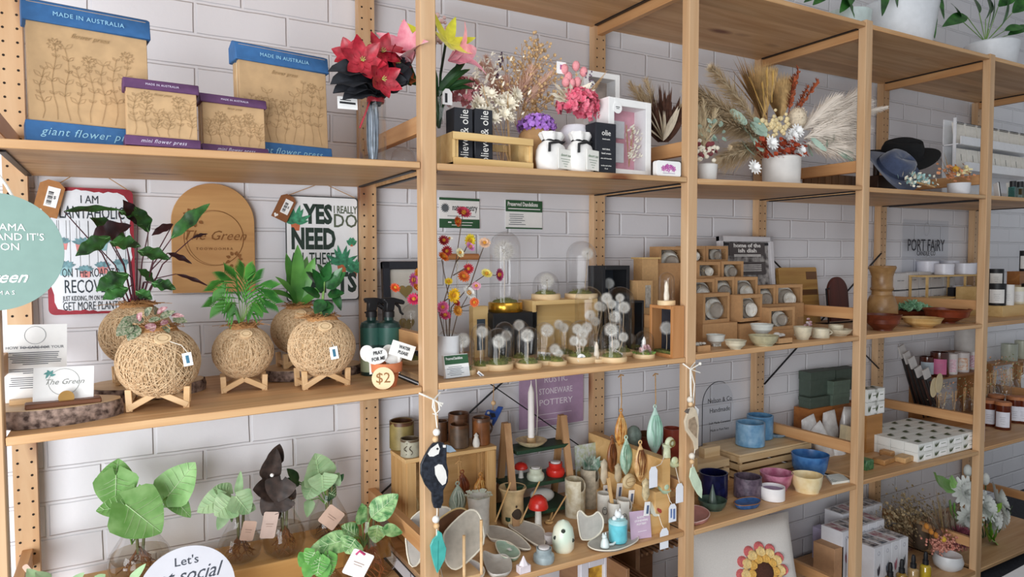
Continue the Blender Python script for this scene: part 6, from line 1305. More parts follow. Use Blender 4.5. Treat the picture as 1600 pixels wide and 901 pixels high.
clip('oval carved clay ornament with tag on the plywood steps',983,751,26,24,1.582,mat('cdb78d',.6,.15),(11,22),'oval')
clip('speckled clay bird ornament with tag, right of the oval one',1009,764,15,36,1.56,mat('c9b68e',.6,.25,90),(11,22))
# pods on the display
pod('amber brown ceramic pod hanging highest left of the mint pod',970,642,700,24,.24,AMBERG,mat('d9b070',.4),(970,585),group='ceramic leaf pods above the plywood steps')
pod('large mint ceramic pod hanging by jute cord',1023,636,710,32,.20,mat('bfe0d2',.35,.06),mat('9cc9b4',.35),(1024,583),group='ceramic leaf pods above the plywood steps')
pod('dark amber ceramic pod, lowest left on the plywood steps',956,684,738,20,atx(956,710,1.61).y,mat('8a5630',.4,.3,60),mat('5f3418',.4),group='ceramic leaf pods above the plywood steps')
pod('sage green ceramic pod on the plywood steps',978,684,742,24,atx(978,710,1.605).y,MINTD,mat('7fa58c',.4),group='ceramic leaf pods above the plywood steps')
pod('honey brown ceramic pod at the centre of the plywood steps',1000,692,752,24,atx(1000,720,1.60).y,mat('b98450',.4,0,50,col2='e3c28a'),mat('6a3a1c',.4),group='ceramic leaf pods above the plywood steps')
c=aty(990,682,.28);k=ppm(c);solo('grey_green_pod','smoky grey green ceramic pod behind the sage one','ceramic pod',B().sph((0,0,0),1/k,16,(14,10,18)),mat('7f8f86',.4,.25,50),loc=c)
# red pots behind
solo('pine_riser','pine block riser behind the third upright under the red pots','riser',B().box((0,0,.0605),(.20,.15,.121)),CRWX,loc=(1.895,.33,.579))
mug('dark red lidded bowl behind the mint pod',1012,718,44,36,mat('6f2a22',.35,.2),BROWNG,z=.70,y=.36,name='stoneware_bowl')
mug('brick red mug half hidden by the third upright',1050,706,28,48,mat('8a3a2a',.35,.2),z=.70,y=.30,name='red_mug')
# ornaments with swing tags on the right of the steps
def animal(label,u,v,y,parts,tagc,tw=17,th=32,txt=False,z=None):
    c=aty(u,v,y);k=ppm(c);t=thing('ceramic_ornament',label,'ornament',c,group='ceramic ornaments with swing tags')
    for nm,b,m in parts(k):put(nm,b,m,t)
    q=aty(tagc[0],tagc[1],y-.03)-c;o=put('swing_tag',B().prism([(-tw/k/2,-th/k/2),(tw/k/2,-th/k/2),(tw/k/2,th/k*.3),(tw/k*.25,th/k/2),(-tw/k*.25,th/k/2),(-tw/k/2,th/k*.3)],0,.001),mat('eef0f6',.7,.02),t,loc=q)
    if txt:put('lettering',B().box((3/k,-.0004,-2/k),(4/k,.0005,16/k)).box((-3/k,-.0004,0),(3/k,.0005,14/k)),mat('6a7fae',.7),o)
    put('tag_string',B().tube([q+V(0,0,th/k*.45),q*.5+V(0,-.004,.0),V(0,0,0)],.0009,4),STRING,t);return t
SAGE=mat('c9cfae',.45,.12,60)
def snail(k):return [('body',B().lathe([(7/k,-12/k),(6/k,4/k),(9/k,10/k)],seg=14,sq=.7),SAGE),('round_head',B().sph((4/k,-.004,12/k),9/k,14,(1,.6,1)),SAGE),('eye_ring',B().tube([(4/k+5/k*math.cos(a*.7),-.004-6/k,12/k+5/k*math.sin(a*.7)) for a in range(9)],1.2/k,5,closed=True),mat('7a6a3a',.5))]
def leafbird(col):
    def f(k):return [('body',B().leaf((-14/k,0,4/k),(14/k,0,-3/k),16/k,nrm=(0,-.6,1),shape='ovate',fold=-.35,th=.003),mat(col,.45,.15,60)),('beak',B().tube([(10/k,-.002,-3/k),(18/k,-.004,-2/k)],1.8/k,6,r2=.0006),mat('8a5230',.5)),('back',B().sph((0,0,3/k),1/k,10,(7,4,6)),mat(col,.45,.15,60))]
    return f
animal('sage ceramic bird figure with ring eye on the top plywood step',1042,703,.045,snail,(1021,745),16,32)
animal('sage leaf shaped ceramic bird on the step end, tag beside the upright',1054,722,.035,leafbird('c4cda8'),(1062,770),15,30)
animal('pale green ceramic bird on the middle plywood step',1040,763,.035,leafbird('b7cdb0'),(1051,801),15,28,True)
animal('white leaf shaped ceramic dish painted with a red flower on the lowest step',1027,797,.035,lambda k:[('leaf_dish',B().leaf((-15/k,0,8/k),(14/k,0,-5/k),22/k,nrm=(0,-.9,.6),shape='ovate',fold=-.15,th=.003),mat('dfe0d0',.45,.06)),('painted_flower',B().leaf((-4/k,-.007,4/k),(6/k,-.007,-2/k),8/k,nrm=(0,-.9,.6),shape='round'),mat('b0443c',.6))],(1038,841),17,32)
c=V(SX[1]+.013,.075,zst(1));k=ppm(c);solo('small_dish','tiny blue glazed dish on the middle plywood step','dish',B().lathe([(7/k,0),(12/k,5/k),(10/k,5/k),(.001,2/k)],seg=20,closed=False),mat('5f8a96',.35,.1),loc=c)
# purple card in front of the steps
p=on('c',1003,842);k=ppm(p);t=thing('notice_card','small lilac card with white lettering leaning on the plywood steps','card',p+V(0,.0,0),rot=(-.20,.0,-.1));put('card',B().box((0,0,22/k),(38/k,.0015,42/k),ry=.05),mat('c4aac0',.7,.04),t);b=B()
for s_,z in (('RUSTIC',33),('STONEWARE',28),('POTTERY',23)):b.text(s_,.008,(2/k,-.0014,z/k))
b.box((2/k,-.0012,12/k),(16/k,.0004,.001));put('lettering',b,PAPER,t)
# plates and leaf dishes ------------------------------------------------
def slab(name,label,cat,pts,z,th,m,rim=None,group=None,dish=.15,key=None,extra=None):
    """a hand cut clay slab lying on the board: outline by its corners, raised rim"""
    P_=[atz(u,v,z) for u,v in pts];c=sum(P_,Vector())/len(P_);c.z=z;t=thing(name,label,cat,c,group=group);Q=[p_-c for p_ in P_]
    # smooth closed outline
    S_=[];n=len(Q)
    for i in range(n):
        a,b_,c_,d_=Q[i-1],Q[i],Q[(i+1)%n],Q[(i+2)%n]
        for s in range(4):f=s/4;S_.append(.5*((2*b_)+(c_-a)*f+(2*a-5*b_+4*c_-d_)*f*f+(3*b_-a-3*c_+d_)*f**3))
    n=len(S_);vs=[]
    for kf,zz in ((.86,0),(1,th*.9),(.985,th*1.15),(.93,th),(.80,th*.55)):vs+=[V(s.x*kf,s.y*kf,zz) for s in S_]
    vs.append(V(0,0,th*.5));fs=[(j*n+i,j*n+(i+1)%n,(j+1)*n+(i+1)%n,(j+1)*n+i) for j in range(4) for i in range(n)]+[(4*n+i,4*n+(i+1)%n,5*n) for i in range(n)]+[tuple(range(n-1,-1,-1))]
    put('clay_slab',B().add(vs,fs),m,t,ang=60)
    if rim:b=B();b.tube([V(s.x*.985,s.y*.985,th*1.1) for s in S_],.0018,5,closed=True);put('pale_rim',b,rim,t)
    return t,c
GREYP=mat('bdb8b0',.5,.07,50);RIMC=mat('e6dfcd',.5,.06)
slab('leaf_plate','long grey white leaf plate, front of the pair by the oil burner','plate',[(760,832),(766,826),(790,830),(812,842),(830,862),(812,862),(785,850),(765,846)],ZC,.010,GREYP,RIMC,'grey clay leaf plates')
slab('leaf_plate','long grey white leaf plate, right of the pair by the toadstool','plate',[(794,826),(806,818),(825,820),(848,830),(852,848),(848,860),(830,852),(810,838)],ZC,.010,GREYP,RIMC,'grey clay leaf plates')
t,c=slab('leaf_dish','small mint leaf dish with tiny white flowers','dish',[(775,852),(792,852),(808,862),(813,872),(804,879),(786,876),(777,866)],ZC,.012,mat('a9c4b2',.4,.12),RIMC);b=B()
for i in range(5):head(b,V(U_(-.008,.008),U_(-.008,.008),.012),.006,(0,0,1),n=6,rings=1,seed=i)
put('tiny_flowers',b,PAPER,t)
slab('clay_dish','shallow white clay dish with a pointed corner, bottom edge','dish',[(754,876),(757,868),(772,874),(790,874),(800,886),(796,902),(770,906),(758,892)],ZC,.014,GREYP,None)
slab('clay_dish','white wavy edged clay dish at the front left corner by the second upright','dish',[(690,884),(720,882),(742,884),(758,900),(740,925),(700,925),(690,905)],ZC,.014,mat('d9d8da',.4,.05),RIMC)
t,c=slab('oval_plate','wide grey oval plate under the turquoise jar','plate',[(918,853),(940,838),(965,832),(990,838),(998,846),(985,856),(960,864),(930,863)],ZC,.008,GREYP,RIMC)
k=ppm(c);p=atz(975,850,ZC+.007);t=thing('lidded_jar','turquoise lidded jar with a white animal knob on the oval plate','jar',p+V(0,.028,0));put('jar',B().lathe([(13.5/k,0),(14.5/k,3/k),(14.5/k,29/k),(13.5/k,30/k)],seg=26),mat('6cc5d2',.3,.12,40),t);put('lid',B().lathe([(15/k,29/k),(15/k,32/k),(12/k,35/k),(.001,36/k)],seg=26,closed=False),mat('a9dbe0',.35,.1),t);b=B().sph((0,0,42/k),6/k,10).sph((-7/k,0,37/k),4/k,8).sph((7/k,0,37/k),4/k,8)
for sx in (-1,1):b.lathe([(2.6/k,0),(.0005,6/k)],(sx*3.5/k,0,45/k),8)
put('animal_knob',b,mat('e9ecec',.4,.04),t)
p=atz(945,854,ZC+.007);t=thing('ceramic_cat','small white ceramic cat sitting on the oval plate','ornament',p);b=B().lathe([(7/k,0),(6/k,8/k),(3.5/k,14/k)],seg=12).sph((-1/k,0,16/k),4/k,10)
for sx in (-1,1):b.lathe([(1.6/k,0),(.0005,4/k)],(-1/k+sx*2.4/k,0,19/k),7)
b.tube([(5/k,0,2/k),(14/k,-.004,2/k),(20/k,0,3/k)],1.8/k,6);put('body',b,mat('dde8e6',.4,.04),t)
# cat faced plate leaning
def leaning(label,pts,y,lean,th,m,rimm,name='leaning_plate',cat='plate',z=ZC):
    P_=[aty(u,v,y) for u,v in pts];x0=sum(q.x for q in P_)/len(P_);z0=min(q.z for q in P_);t=thing(name,label,cat,(x0,y,max(z0,z)+.0),rot=(-lean,0,0));Q=[((q.x-x0),(q.z-z0)) for q in P_];S_=[];n=len(Q)
    for i in range(n):
        a,b_,c_,d_=[Vector(Q[j%n]) for j in (i-1,i,i+1,i+2)]
        for s in range(3):f=s/3;S_.append(.5*((2*b_)+(c_-a)*f+(2*a-5*b_+4*c_-d_)*f*f+(3*b_-a-3*c_+d_)*f**3))
    put('plate',B().prism([(q[0],q[1]) for q in S_],0,th),m,t,bevel=.0015);
    if rimm:put('pale_rim',B().tube([(q[0],.0,q[1]) for q in S_],.0024,5,closed=True),rimm,t)
    return t
t=leaning('grey cat head shaped clay plate leaning before the small white vases',[(908,838),(908,806),(914,800),(922,808),(932,806),(940,801),(946,812),(942,828),(928,840),(914,843)],.075,.25,.006,GREYP,RIMC)
t=leaning('large grey beige square plate on a wooden peg stand by the magpie hanger',[(698,878),(697,850),(702,832),(735,803),(752,802),(759,820),(758,850),(735,874),(712,889)],.05,.22,.008,mat('b5ac9e',.55,.08,60),RIMC)
p=V(aty(726,870,.035).x,.04,ZC);k=ppm(p);t=thing('peg_stand','pine plate stand with two upright pegs holding the large grey plate','stand',p);put('base',B().box((0,.05,.008),(.10,.11,.016)),BEECH,t,bevel=.001)
q1=aty(725,860,.034)-p;q2=aty(752,840,.034)-p
put('peg',B().tube([(q1.x,-.006,.014),(q1.x,-.006,aty(725,836,.034).z-p.z)],.0042,8),BEECH,t);put('peg',B().tube([(q2.x,-.006,.014),(q2.x,-.006,aty(752,812,.034).z-p.z)],.0042,8),BEECH,t)
leaning('brown glazed leaf platter leaning behind the grey square plate',[(684,860),(684,824),(700,808),(722,797),(736,800),(732,815),(712,828),(704,860)],.10,.3,.008,BROWNG,mat('c9ad7a',.5),name='leaf_platter',cat='platter')
leaning('pale grey leaf platter leaning at the back of the plate stack',[(640,880),(640,830),(660,805),(685,795),(712,798),(700,815),(672,840),(655,878)],.14,.3,.008,GREYP,RIMC,name='leaf_platter',cat='platter')
p=on('c',818,897,8);k=ppm(p);t=thing('crystal_house','tiny pinkish white crystal house at the front edge','ornament',p);put('walls',B().box((0,0,6/k),(20/k,12/k,12/k)),mat('e5d9dc',.3,.08),t,bevel=.001);put('spire',B().lathe([(8/k,12/k),(4/k,19/k),(.001,26/k)],seg=6,closed=False),mat('e9e0e4',.25,.06),t)
p=on('c',850,884,17);tealight('grey blue tealight holder near the front edge',0,p,None,17,24,mat('9aa7aa',.4,.15))
p=on('c',880,866,16);k=ppm(p);t=thing('ceramic_house','mint and cream ceramic egg shaped house with round holes','ornament',p);put('body',B().lathe([(14/k,0),(17/k,5/k),(17.5/k,22/k),(15/k,36/k),(9/k,45/k),(.001,49/k)],seg=28,closed=False),mat('cfe2d0',.35,0,14,col2='e9e3cc'),t);b=B(T=Matrix.Rotation(face(p),4,'Z'))
for (x,z) in ((0,36),(14,20),(-12,24)):b.sph((x/k,-math.sqrt(max(0,16.2**2-x*x*.9))/k*(1 if z<30 else .92),z/k),3.4/k,10,(1,.35,1))
put('round_holes',b,mat('2a3028',.7),t)
p=on('c',858,850,5);solo('paper_cup','small pale paper tag box left of the egg house','box',B().lathe([(7/ppm(p),0),(8/ppm(p),14/ppm(p))],seg=12),mat('d5cfcf',.6,.08),loc=p)
# ------------------------------------------------------------------ hangers on the uprights
def hanger(label,x,base,u,vs_,bodyf,y=-.022,leafm=None,leafpts=None):
    c=aty(u,vs_['bow'],y);k=ppm(c);t=thing('bird_hanger',label,'ornament',c,group='ceramic bird hangers tied to the uprights');W_=lambda uu,vv,yy=y:aty(uu,vv,yy)-c
    b=B()
    if u<900:ring=[(655,615),(668,620),(678,622),(688,612)];b.tube([W_(655,614,.0),W_(664,618),W_(678,624),W_(688,613,.0)],.0022,5);b.tube([W_(678,624),W_(684,628),W_(692,630),W_(690,634),W_(682,626)],.0020,5);b.tube([W_(677,624),W_(676,636),W_(681,646),W_(687,640),W_(685,628)],.0020,5);b.tube([W_(678,626),W_(683,668)],.0016,5);b.tube([W_(676,646),W_(684,648)],.0014,4)
    else:b.tube([W_(1067,568,.0),W_(1078,576),W_(1086,566,.0)],.0022,5);b.tube([W_(1079,577),W_(1094,568)],.0022,5);b.tube([W_(1080,577),W_(1094,582)],.0016,5);b.tube([W_(1079,577),W_(1079,604),W_(1080,625)],.003,5);b.tube([W_(1080,580),W_(1085,600),W_(1083,630)],.0018,5);b.sph(W_(1094,568),.005,8)
    put('cord',b,STRING,t);bodyf(t,W_,k);return t
def magpie(t,W_,k):
    WB=mat('efece6',.6,.04)
    put('white_bead',B().sph(W_(682,675),6/k,12),WB,t);put('wood_bead',B().sph(W_(680,686),5/k,12),BEECH,t);put('white_bead',B().sph(W_(681,811),6/k,12),WB,t);put('wood_bead',B().sph(W_(682,821),5/k,12),BEECH,t)
    put('lower_cord',B().tube([W_(683,790),W_(682,840)],.0014,4),STRING,t)
    O=[(676,692),(684,690),(692,691),(697,696),(697,705),(697,722),(700,736),(699,752),(692,765),(692,783),(688,793),(678,793),(675,783),(674,769),(664,757),(657,740),(657,725),(663,712),(670,700)]
    pts=[W_(u,v) for u,v in O];put('body',B().prism([(q.x,q.z) for q in pts],pts[0].y-.004,pts[0].y+.004),mat('191b22',.45,0,120,col2='30353f'),t,bevel=.0012)
    def patch(pts,m,nm,yo=-.0052):
        q=[W_(u,v) for u,v in pts];return put(nm,B().prism([(a.x,a.z) for a in q],q[0].y+yo,q[0].y-.0038),m,t)
    patch([(667,708),(672,700),(683,692),(686,700),(684,708),(676,712),(670,712)],WB,'white_cheek');patch([(678,728),(684,724),(690,725),(695,734),(697,745),(695,754),(690,757),(684,750),(679,740)],WB,'white_wing');patch([(697,694),(704,696),(712,704),(702,706),(697,705)],mat('8a9aa8',.5),'beak',.001);patch([(691,694),(695,694),(695,698),(691,698)],WB,'eye',-.006)
    patch([(682,698),(684,700),(682,702),(680,700)],INK,'pupil',-.0062)
    q=[W_(u,v) for u,v in [(684,828),(690,832),(692,842),(697,856),(695,872),(688,886),(683,895),(678,882),(674,866),(672,852),(676,842),(682,836)]];o=put('teal_leaf',B().prism([(a.x,a.z) for a in q],q[0].y-.003,q[0].y+.003),TEALG,t,bevel=.001);put('vein',B().tube([(q[0].x,q[0].y-.0032,q[2].z),(q[6].x,q[0].y-.0032,q[6].z+.006)],.0006,4),mat('2f7f78',.5),o)
hanger('magpie shaped ceramic hanger with teal leaf tied to the second upright',0,0,678,{'bow':622},magpie)
def sparrow(t,W_,k):
    WB=mat('e9dfd0',.6,.06)
    put('white_bead',B().sph(W_(1078,624),5/k,12),WB,t);put('wood_bead',B().sph(W_(1079,631),4/k,10),BEECH,t);put('white_bead',B().sph(W_(1081,712),5/k,12),WB,t);put('wood_bead',B().sph(W_(1081,721),4/k,10),BEECH,t);put('lower_cord',B().tube([W_(1086,700),W_(1081,735)],.0013,4),STRING,t)
    def pr(O,m,nm,yo=0,th=.0035):q=[W_(u,v) for u,v in O];return put(nm,B().prism([(a.x,a.z) for a in q],q[0].y-th+yo,q[0].y+th+yo),m,t,bevel=.001)
    pr([(1075,637),(1082,635),(1087,640),(1090,652),(1091,668),(1090,680),(1090,700),(1086,703),(1083,690),(1078,682),(1071,672),(1069,658),(1072,648)],mat('d9c8ae',.55,.08),'body');pr([(1074,655),(1084,650),(1088,664),(1087,684),(1080,676),(1074,668)],mat('a08a72',.6,.2,120),'wing',-.002,.003);pr([(1074,646),(1069,643),(1072,639),(1077,637)],mat('6a6058',.6),'beak_mask',-.0015,.003)
    o=pr([(1088,634),(1094,640),(1092,660),(1087,656)],PAPER,'swing_tag',.006,.0006)
    pr([(1079,731),(1084,728),(1089,740),(1095,752),(1097,765),(1096,778),(1090,772),(1082,758),(1077,745)],mat('cfe0c4',.4,.08),'mint_leaf',0,.0025)
hanger('small beige bird ceramic hanger with mint leaf tied to the third upright',0,0,1079,{'bow':576},sparrow)
# ================================================================== third bay, middle shelf: boxed dishes and bowls
DISHG=mat('b9b2a8',.4,0,40,col2='dcd8cf');DISHD=mat('8f857a',.5,.15,50);BOXW=mat('b98e62',.8,.06,80);SAND=mat('c9bfa6',.5,.1,70)
def dish_box(label,u0,u1,vt,vb,y,z0=None,d=.05,rz=.0,kind=0):
    p=aty(u0,vb,y);q=aty(u1,vb,y);w_=q.x-p.x;h_=aty(u0,vt,y).z-p.z
    if z0 is not None:p.z=z0
    t=thing('boxed_dish',label,'boxed dish',p,rz,group='kraft boxes of nested dishes');b=B();f_=.004
    for (c,s_) in (((f_/2,d/2,h_/2),(f_,d,h_)),((w_-f_/2,d/2,h_/2),(f_,d,h_)),((w_/2,d/2,f_/2),(w_-2*f_,d,f_)),((w_/2,d/2,h_-f_/2),(w_-2*f_,d,f_)),((w_/2,d-.002,h_/2),(w_-2*f_,.004,h_-2*f_))):b.box(c,s_)
    g=.012
    for (c,s_) in (((g/2,-.0006,h_/2),(g,.0012,h_)),((w_-g/2,-.0006,h_/2),(g,.0012,h_)),((w_/2,-.0006,g/2),(w_-2*g,.0012,g)),((w_/2,-.0006,h_-g/2),(w_-2*g,.0012,g))):b.box(c,s_)
    put('kraft_box',b,BOXW,t);R_=min(w_,h_)*.47;T=Matrix.Translation((w_*.5,.012,h_*.46))@Matrix.Rotation(PI/2-.15,4,'X')
    for i,s_ in enumerate((1.0,.8,.6)):
        TT=Matrix.Translation((w_*(.47+.06*i),.022-.007*i,h_*(.48-.03*i)))@Matrix.Rotation(-.25,4,'Z')@Matrix.Rotation(PI/2-.1,4,'X');put('nested_dish',B(T=TT).lathe([(R_*s_*.3,-.010),(R_*s_,.0),(R_*s_*.93,.003),(R_*s_*.85,-.004),(.0005,-.005)],seg=22,closed=False,wob=.015),DISHG if (i+kind)%2 else DISHD,t)
    st=B()
    for i in range(26):q=V(w_*U_(.1,.9),U_(.006,.03),h_*U_(.08,.92));st.tube([q,q+V(U_(-.02,.02),U_(-.004,.004),U_(-.012,.012))],.0006,3)
    put('straw_filling',st,mat('cdb78d',.9,.15),t);return t
def zb(u,y):return sz('b',aty(u,500,y).x)
Y1,Y2,Y3,Y4=.40,.32,.24,.13
BX=[(1029,1068,385,430,.40,'top row, left end, partly behind the third upright'),(1070,1102,384,412,.40,'top row, just right of the third upright'),(1103,1137,384,410,.40,'top row, rightmost, left of the framed notice'),
      (1089,1125,409,436,.33,'second row, left of the pair'),(1127,1161,408,437,.33,'second row, right of the pair, before the framed notice'),
      (1080,1116,436,480,.26,'third row, leftmost beside the third upright'),(1117,1147,433,474,.26,'third row, second from the left'),(1148,1183,433,476,.26,'third row, third from the left'),(1184,1211,446,486,.26,'third row, fourth, darker dishes'),(1212,1253,445,486,.26,'third row, rightmost with pale round dishes'),
      (1098,1147,459,506,.17,'front row, large one at the left turned slightly'),(1157,1197,461,503,.17,'front row, middle one turned slightly'),(1201,1241,481,516,.15,'front row, lowest at the right with rippled plates')]
for i,(u0,u1,vt,vb,y,lab) in enumerate(BX):dish_box('kraft box of nested dishes, '+lab,u0,u1,vt,vb,y,rz=(.0,.0,0,0,0,0,0,0,0,0,.14,.14,0)[i],kind=i)
# stepped pine risers behind carrying the boxes
for (u0,u1,vt,y,d,lab) in ((1028,1138,411,.385,.030,'tall kraft riser under the top row of dish boxes'),(1084,1164,437,.31,.07,'middle kraft riser under the second row of dish boxes'),(1079,1256,482,.235,.07,'low kraft riser under the third row of dish boxes')):
    x0,x1=aty(u0,vt,y).x,aty(u1,vt,y).x;z1=aty(u0,vt,y).z;z0=zb((u0+u1)/2,y);solo('kraft_step',lab,'riser',B().box(((x1-x0)/2,d/2,(z1-z0)/2),(x1-x0,d,z1-z0)),BOXW,loc=(x0,y,z0),bevel=.001)
for (u0,u1,y) in ((1098,1152,.16),(1156,1205,.16),(1200,1244,.145)):
    x0,x1=aty(u0,500,y).x,aty(u1,500,y).x;z1=aty(u0,506 if u0<1199 else 516,y+.01).z;z0=zb(u0,y)
    if z1-z0>.004:solo('kraft_step','thin kraft riser strip under the front dish box at '+('the left' if u0<1150 else 'the middle' if u0<1199 else 'the right'),'riser',B().box(((x1-x0)/2,.03,(z1-z0)/2),(x1-x0,.06,z1-z0)),BOXW,loc=(x0,y,z0))
# framed notice
p,k=frame_on('b',1130,.45);q0,q1=aty(1122,445,.44),aty(1206,445,.44);w_=q1.x-q0.x;h_=aty(1122,368,.44).z-1.246;vis=aty(1122,368,.44).z
t=thing('framed_notice','white framed dark notice about dishes leaning behind the kraft boxes','picture frame',V(q0.x,.425,1.246),rot=(-.08,0,0));b=B();f_=w_*.07
for (c,s_) in (((f_/2,0,h_/2),(f_,.02,h_)),((w_-f_/2,0,h_/2),(f_,.02,h_)),((w_/2,0,f_/2),(w_,.02,f_)),((w_/2,0,h_-f_/2),(w_,.02,f_))):b.box(c,s_)
put('frame',b,mat('d8d5d8',.4,.04),t,bevel=.002);put('print',B().box((w_/2,.004,h_/2),(w_-f_,.003,h_-f_)),mat('b9b4b0',.6,0,30,col2='4b4444'),t);put('black_border',B().box((w_/2,.001,h_-f_*1.4),(w_-2*f_,.003,f_*.5)).box((f_*1.3,.001,h_/2),(f_*.5,.003,h_-2*f_)),INK,t)
put('dark_panel',B().box((w_*.52,-.001,h_*.80),(w_*.66,.002,h_*.20)).box((w_*.55,-.001,h_*.50),(w_*.6,.002,h_*.2)),mat('514a4a',.6,.1),t);b=B();b.text('home of the',h_*.085,(w_*.52,-.0026,h_*.855),fit=w_*.5,bold=.0006);b.text('ish dish',h_*.085,(w_*.52,-.0026,h_*.775),fit=w_*.34,bold=.0006)
for z in (.71,.69,.55,.52,.49,.46):b.box((w_*.52,-.0022,h_*z),(w_*.5,.0004,.003))
put('lettering',b,mat('ece8e4',.6),t)
p,k=frame_on('b',1008,.36);t=thing('cardboard_box','pale flat topped box left of the top dish boxes','box',p);hb=aty(1008,404,.36).z-p.z;put('carton',B().box((.02,.02,hb/2),(32/k,.05,hb)),KRAFT,t,bevel=.001);put('lid',B().box((.02,.02,hb+.002),(38/k,.06,.006)),PINEL,t)
# cutting boards
CUT=wood('c9a05a','a8793f','x');p,k=frame_on('b',1255,.42);h_=aty(1255,417,.42).z-p.z;w_=72/k*1.25
t=thing('cutting_board','golden timber cutting board with dark walnut strips leaning at the back','cutting board',p,rot=(-.12,0,0));put('board',B().prism([(x-w_/2,z) for x,z in rrect(w_,h_,.008)],0,.018),CUT,t,bevel=.001);put('walnut_strip',B().box((w_*.12,-.0006,h_*.55),(w_*.7,.0012,h_*.10)).box((w_*.34,-.0006,h_*.85),(w_*.28,.0012,h_*.14)),wood('7a5230','5d3c20','x'),t)
p,k=frame_on('b',1315,.34);h_=aty(1315,432,.34).z-p.z;t=thing('round_board','dark red brown round topped timber board in a black wire stand','cutting board',p,rot=(-.1,0,0));r_=20/k*1.2;put('board',B().prism([(-r_,.01),(r_,.01)]+[(r_*math.cos(a*PI/16),h_-r_+r_*math.sin(a*PI/16)) for a in range(17)],0,.014),wood('5a2318','41180f','z'),t,bevel=.002);put('wire_stand',B().tube([(-r_*1.2,-.012,h_*.75),(-r_*1.5,-.012,h_*.75),(-r_*1.5,-.012,.004),(r_,-.012,.004)],.004,6).tube([(-r_*1.5,-.012,.004),(-r_*1.5,.05,.004)],.004,6),DKMET,t)
# bowls at the front
def bowl(label,u,v,wpx,hpx,m,foot=.55,inm=None,key='b',name='bowl',group=None,z=None,wb=0.):
    p=on(key,u,v,wpx*foot/2)
    if z is not None:p.z=z
    k=ppm(p);r,h=wpx/k/2,hpx/k;t=thing(name,label,name.replace('_',' '),p,group=group);put('body',B().lathe([(r*foot,0),(r*foot,h*.08),(r*(foot+1)/2*1.05,h*.40),(r,h),(r*.95,h*1.01),(r*.85,h*.45),(r*.3,h*.2),(.0005,h*.2)],seg=30,closed=False,wob=wb).add([(r*foot*math.cos(a*PI/15),r*foot*math.sin(a*PI/15),0) for a in range(30)],[tuple(range(29,-1,-1))]),m,t)
    if inm:put('glazed_inside',B().lathe([(r*.955,h*1.012),(r*.86,h*.46),(r*.31,h*.21),(.0005,h*.21)],seg=30,closed=False,wob=wb),inm,t)
    return t,p,k,r,h
PALEB=mat('d4d6d0',.35,.05)
t,p,k,r,h=bowl('white footed bowl by the third upright',1118,541,30,18,PALEB,.35);b=B()
for i in range(3):a=i*2.1-.6;b.cyl((r*.45*math.cos(a),r*.45*math.sin(a),-.0),.004,h*.4)
put('stub_feet',b,PALEB,t)
t=thing('kraft_tray','small kraft tray of shells beside the third upright','tray',on('b',1099,549)+V(0,.02,0));k=420;put('tray',B().box((0,0,.002),(.055,.045,.004)).box((0,-.022,.010),(.055,.002,.018)).box((-.027,0,.010),(.002,.044,.018)).box((.027,0,.010),(.002,.044,.018)),BOXW,t);b=B()
for i in range(6):b.sph((U_(-.018,.018),U_(-.01,.012),.018+U_(0,.008)),U_(.007,.010),8,(1,1,.6))
put('shells',b,DISHG,t)
bowl('sandy shallow bowl second from the third upright',1149,546,34,14,SAND,.5)
bowl('wide sandy bowl with a white bowl set on it',1193,541,46,16,mat('b5ad8c',.45,.12,70),.6)
p=on('b',1190,529,12);bowl('white bowl stacked on the wide sandy bowl',1190,535,36,16,PALEB,.5,z=sz('b',p.x)+.026)
t=thing('kraft_tray','kraft tray of wrapped pieces in the middle of the shelf front','tray',on('b',1229,538)+V(0,.03,0));put('tray',B().box((0,0,.002),(.07,.05,.004)).box((0,-.024,.011),(.07,.002,.020)).box((-.034,0,.011),(.002,.048,.020)).box((.034,0,.011),(.002,.048,.020)),BOXW,t);b=B()
for i in range(7):b.sph((U_(-.024,.024),U_(-.01,.014),.022+U_(0,.012)),U_(.008,.012),8,(1.3,1,.6))
put('wrapped_pieces',b,mat('d2ccc6',.3,.12),t)
bowl('round sandy bowl left of the sandy mug',1254,531,28,20,SAND,.65)
mug('sandy mug with a loop handle pointing right',1282,529,26,15,SAND,handle=-.2,key='b',z=sz('b',2.25)+.0,name='stoneware_mug')
t,p,k,r,h=bowl('wide sandy saucer with a small cup, by the fourth upright',1310,525,40,10,SAND,.6,name='saucer');mug('small sandy cup with white spoon on the saucer',1306,520,22,12,SAND,key='b',z=p.z+h*.4,name='stoneware_cup',handle=.5)
p,k=frame_on('b',1264,.16);t=thing('clear_box','clear box of pink wrapped sweets beside the low kraft box','box',p);put('clear_sides',B().box((0,0,.033),(26/k,.05,.06)),ACET,t);b=B()
for i in range(14):b.sph((U_(-9,9)/k,U_(-.015,.015),U_(.015,.055)),.006,6,(1.4,1,.8))
put('pink_sweets',b,mat('c98a96',.5,0,90,col2='ece2e2'),t)
p,k=frame_on('b',1262,.13);t=thing('clear_box','low clear acrylic tray behind the round sandy bowl','box',p);put('clear_sides',B().box((0,0,.012),(50/k,.05,.022)),ACET,t);put('white_card',B().box((0,.0,.003),(44/k,.045,.004)),PAPER,t)
for i,(u,v,c) in enumerate(((1150,524,'b98a84'),(1128,522,'a9a298'),(1172,521,'ded8d2'),(1100,526,'a39684'))):
    p=on('b',u,v,4);k=ppm(p);b=B()
    for j in range(7):b.sph((U_(-12,12)/k,U_(-.02,.02),.008+U_(0,.012)),U_(.007,.012),8,(1.3,1,.55))
    solo('wrapped_dishes',['clear packet with pinkish clay pieces, middle of the dishes','clear packet of grey clay pieces behind the footed bowl','clear packet of white clay pieces left of the stacked bowls','packet of brownish clay pieces by the third upright'][i],'packet',b,mat(c,.3,.15),loc=p)
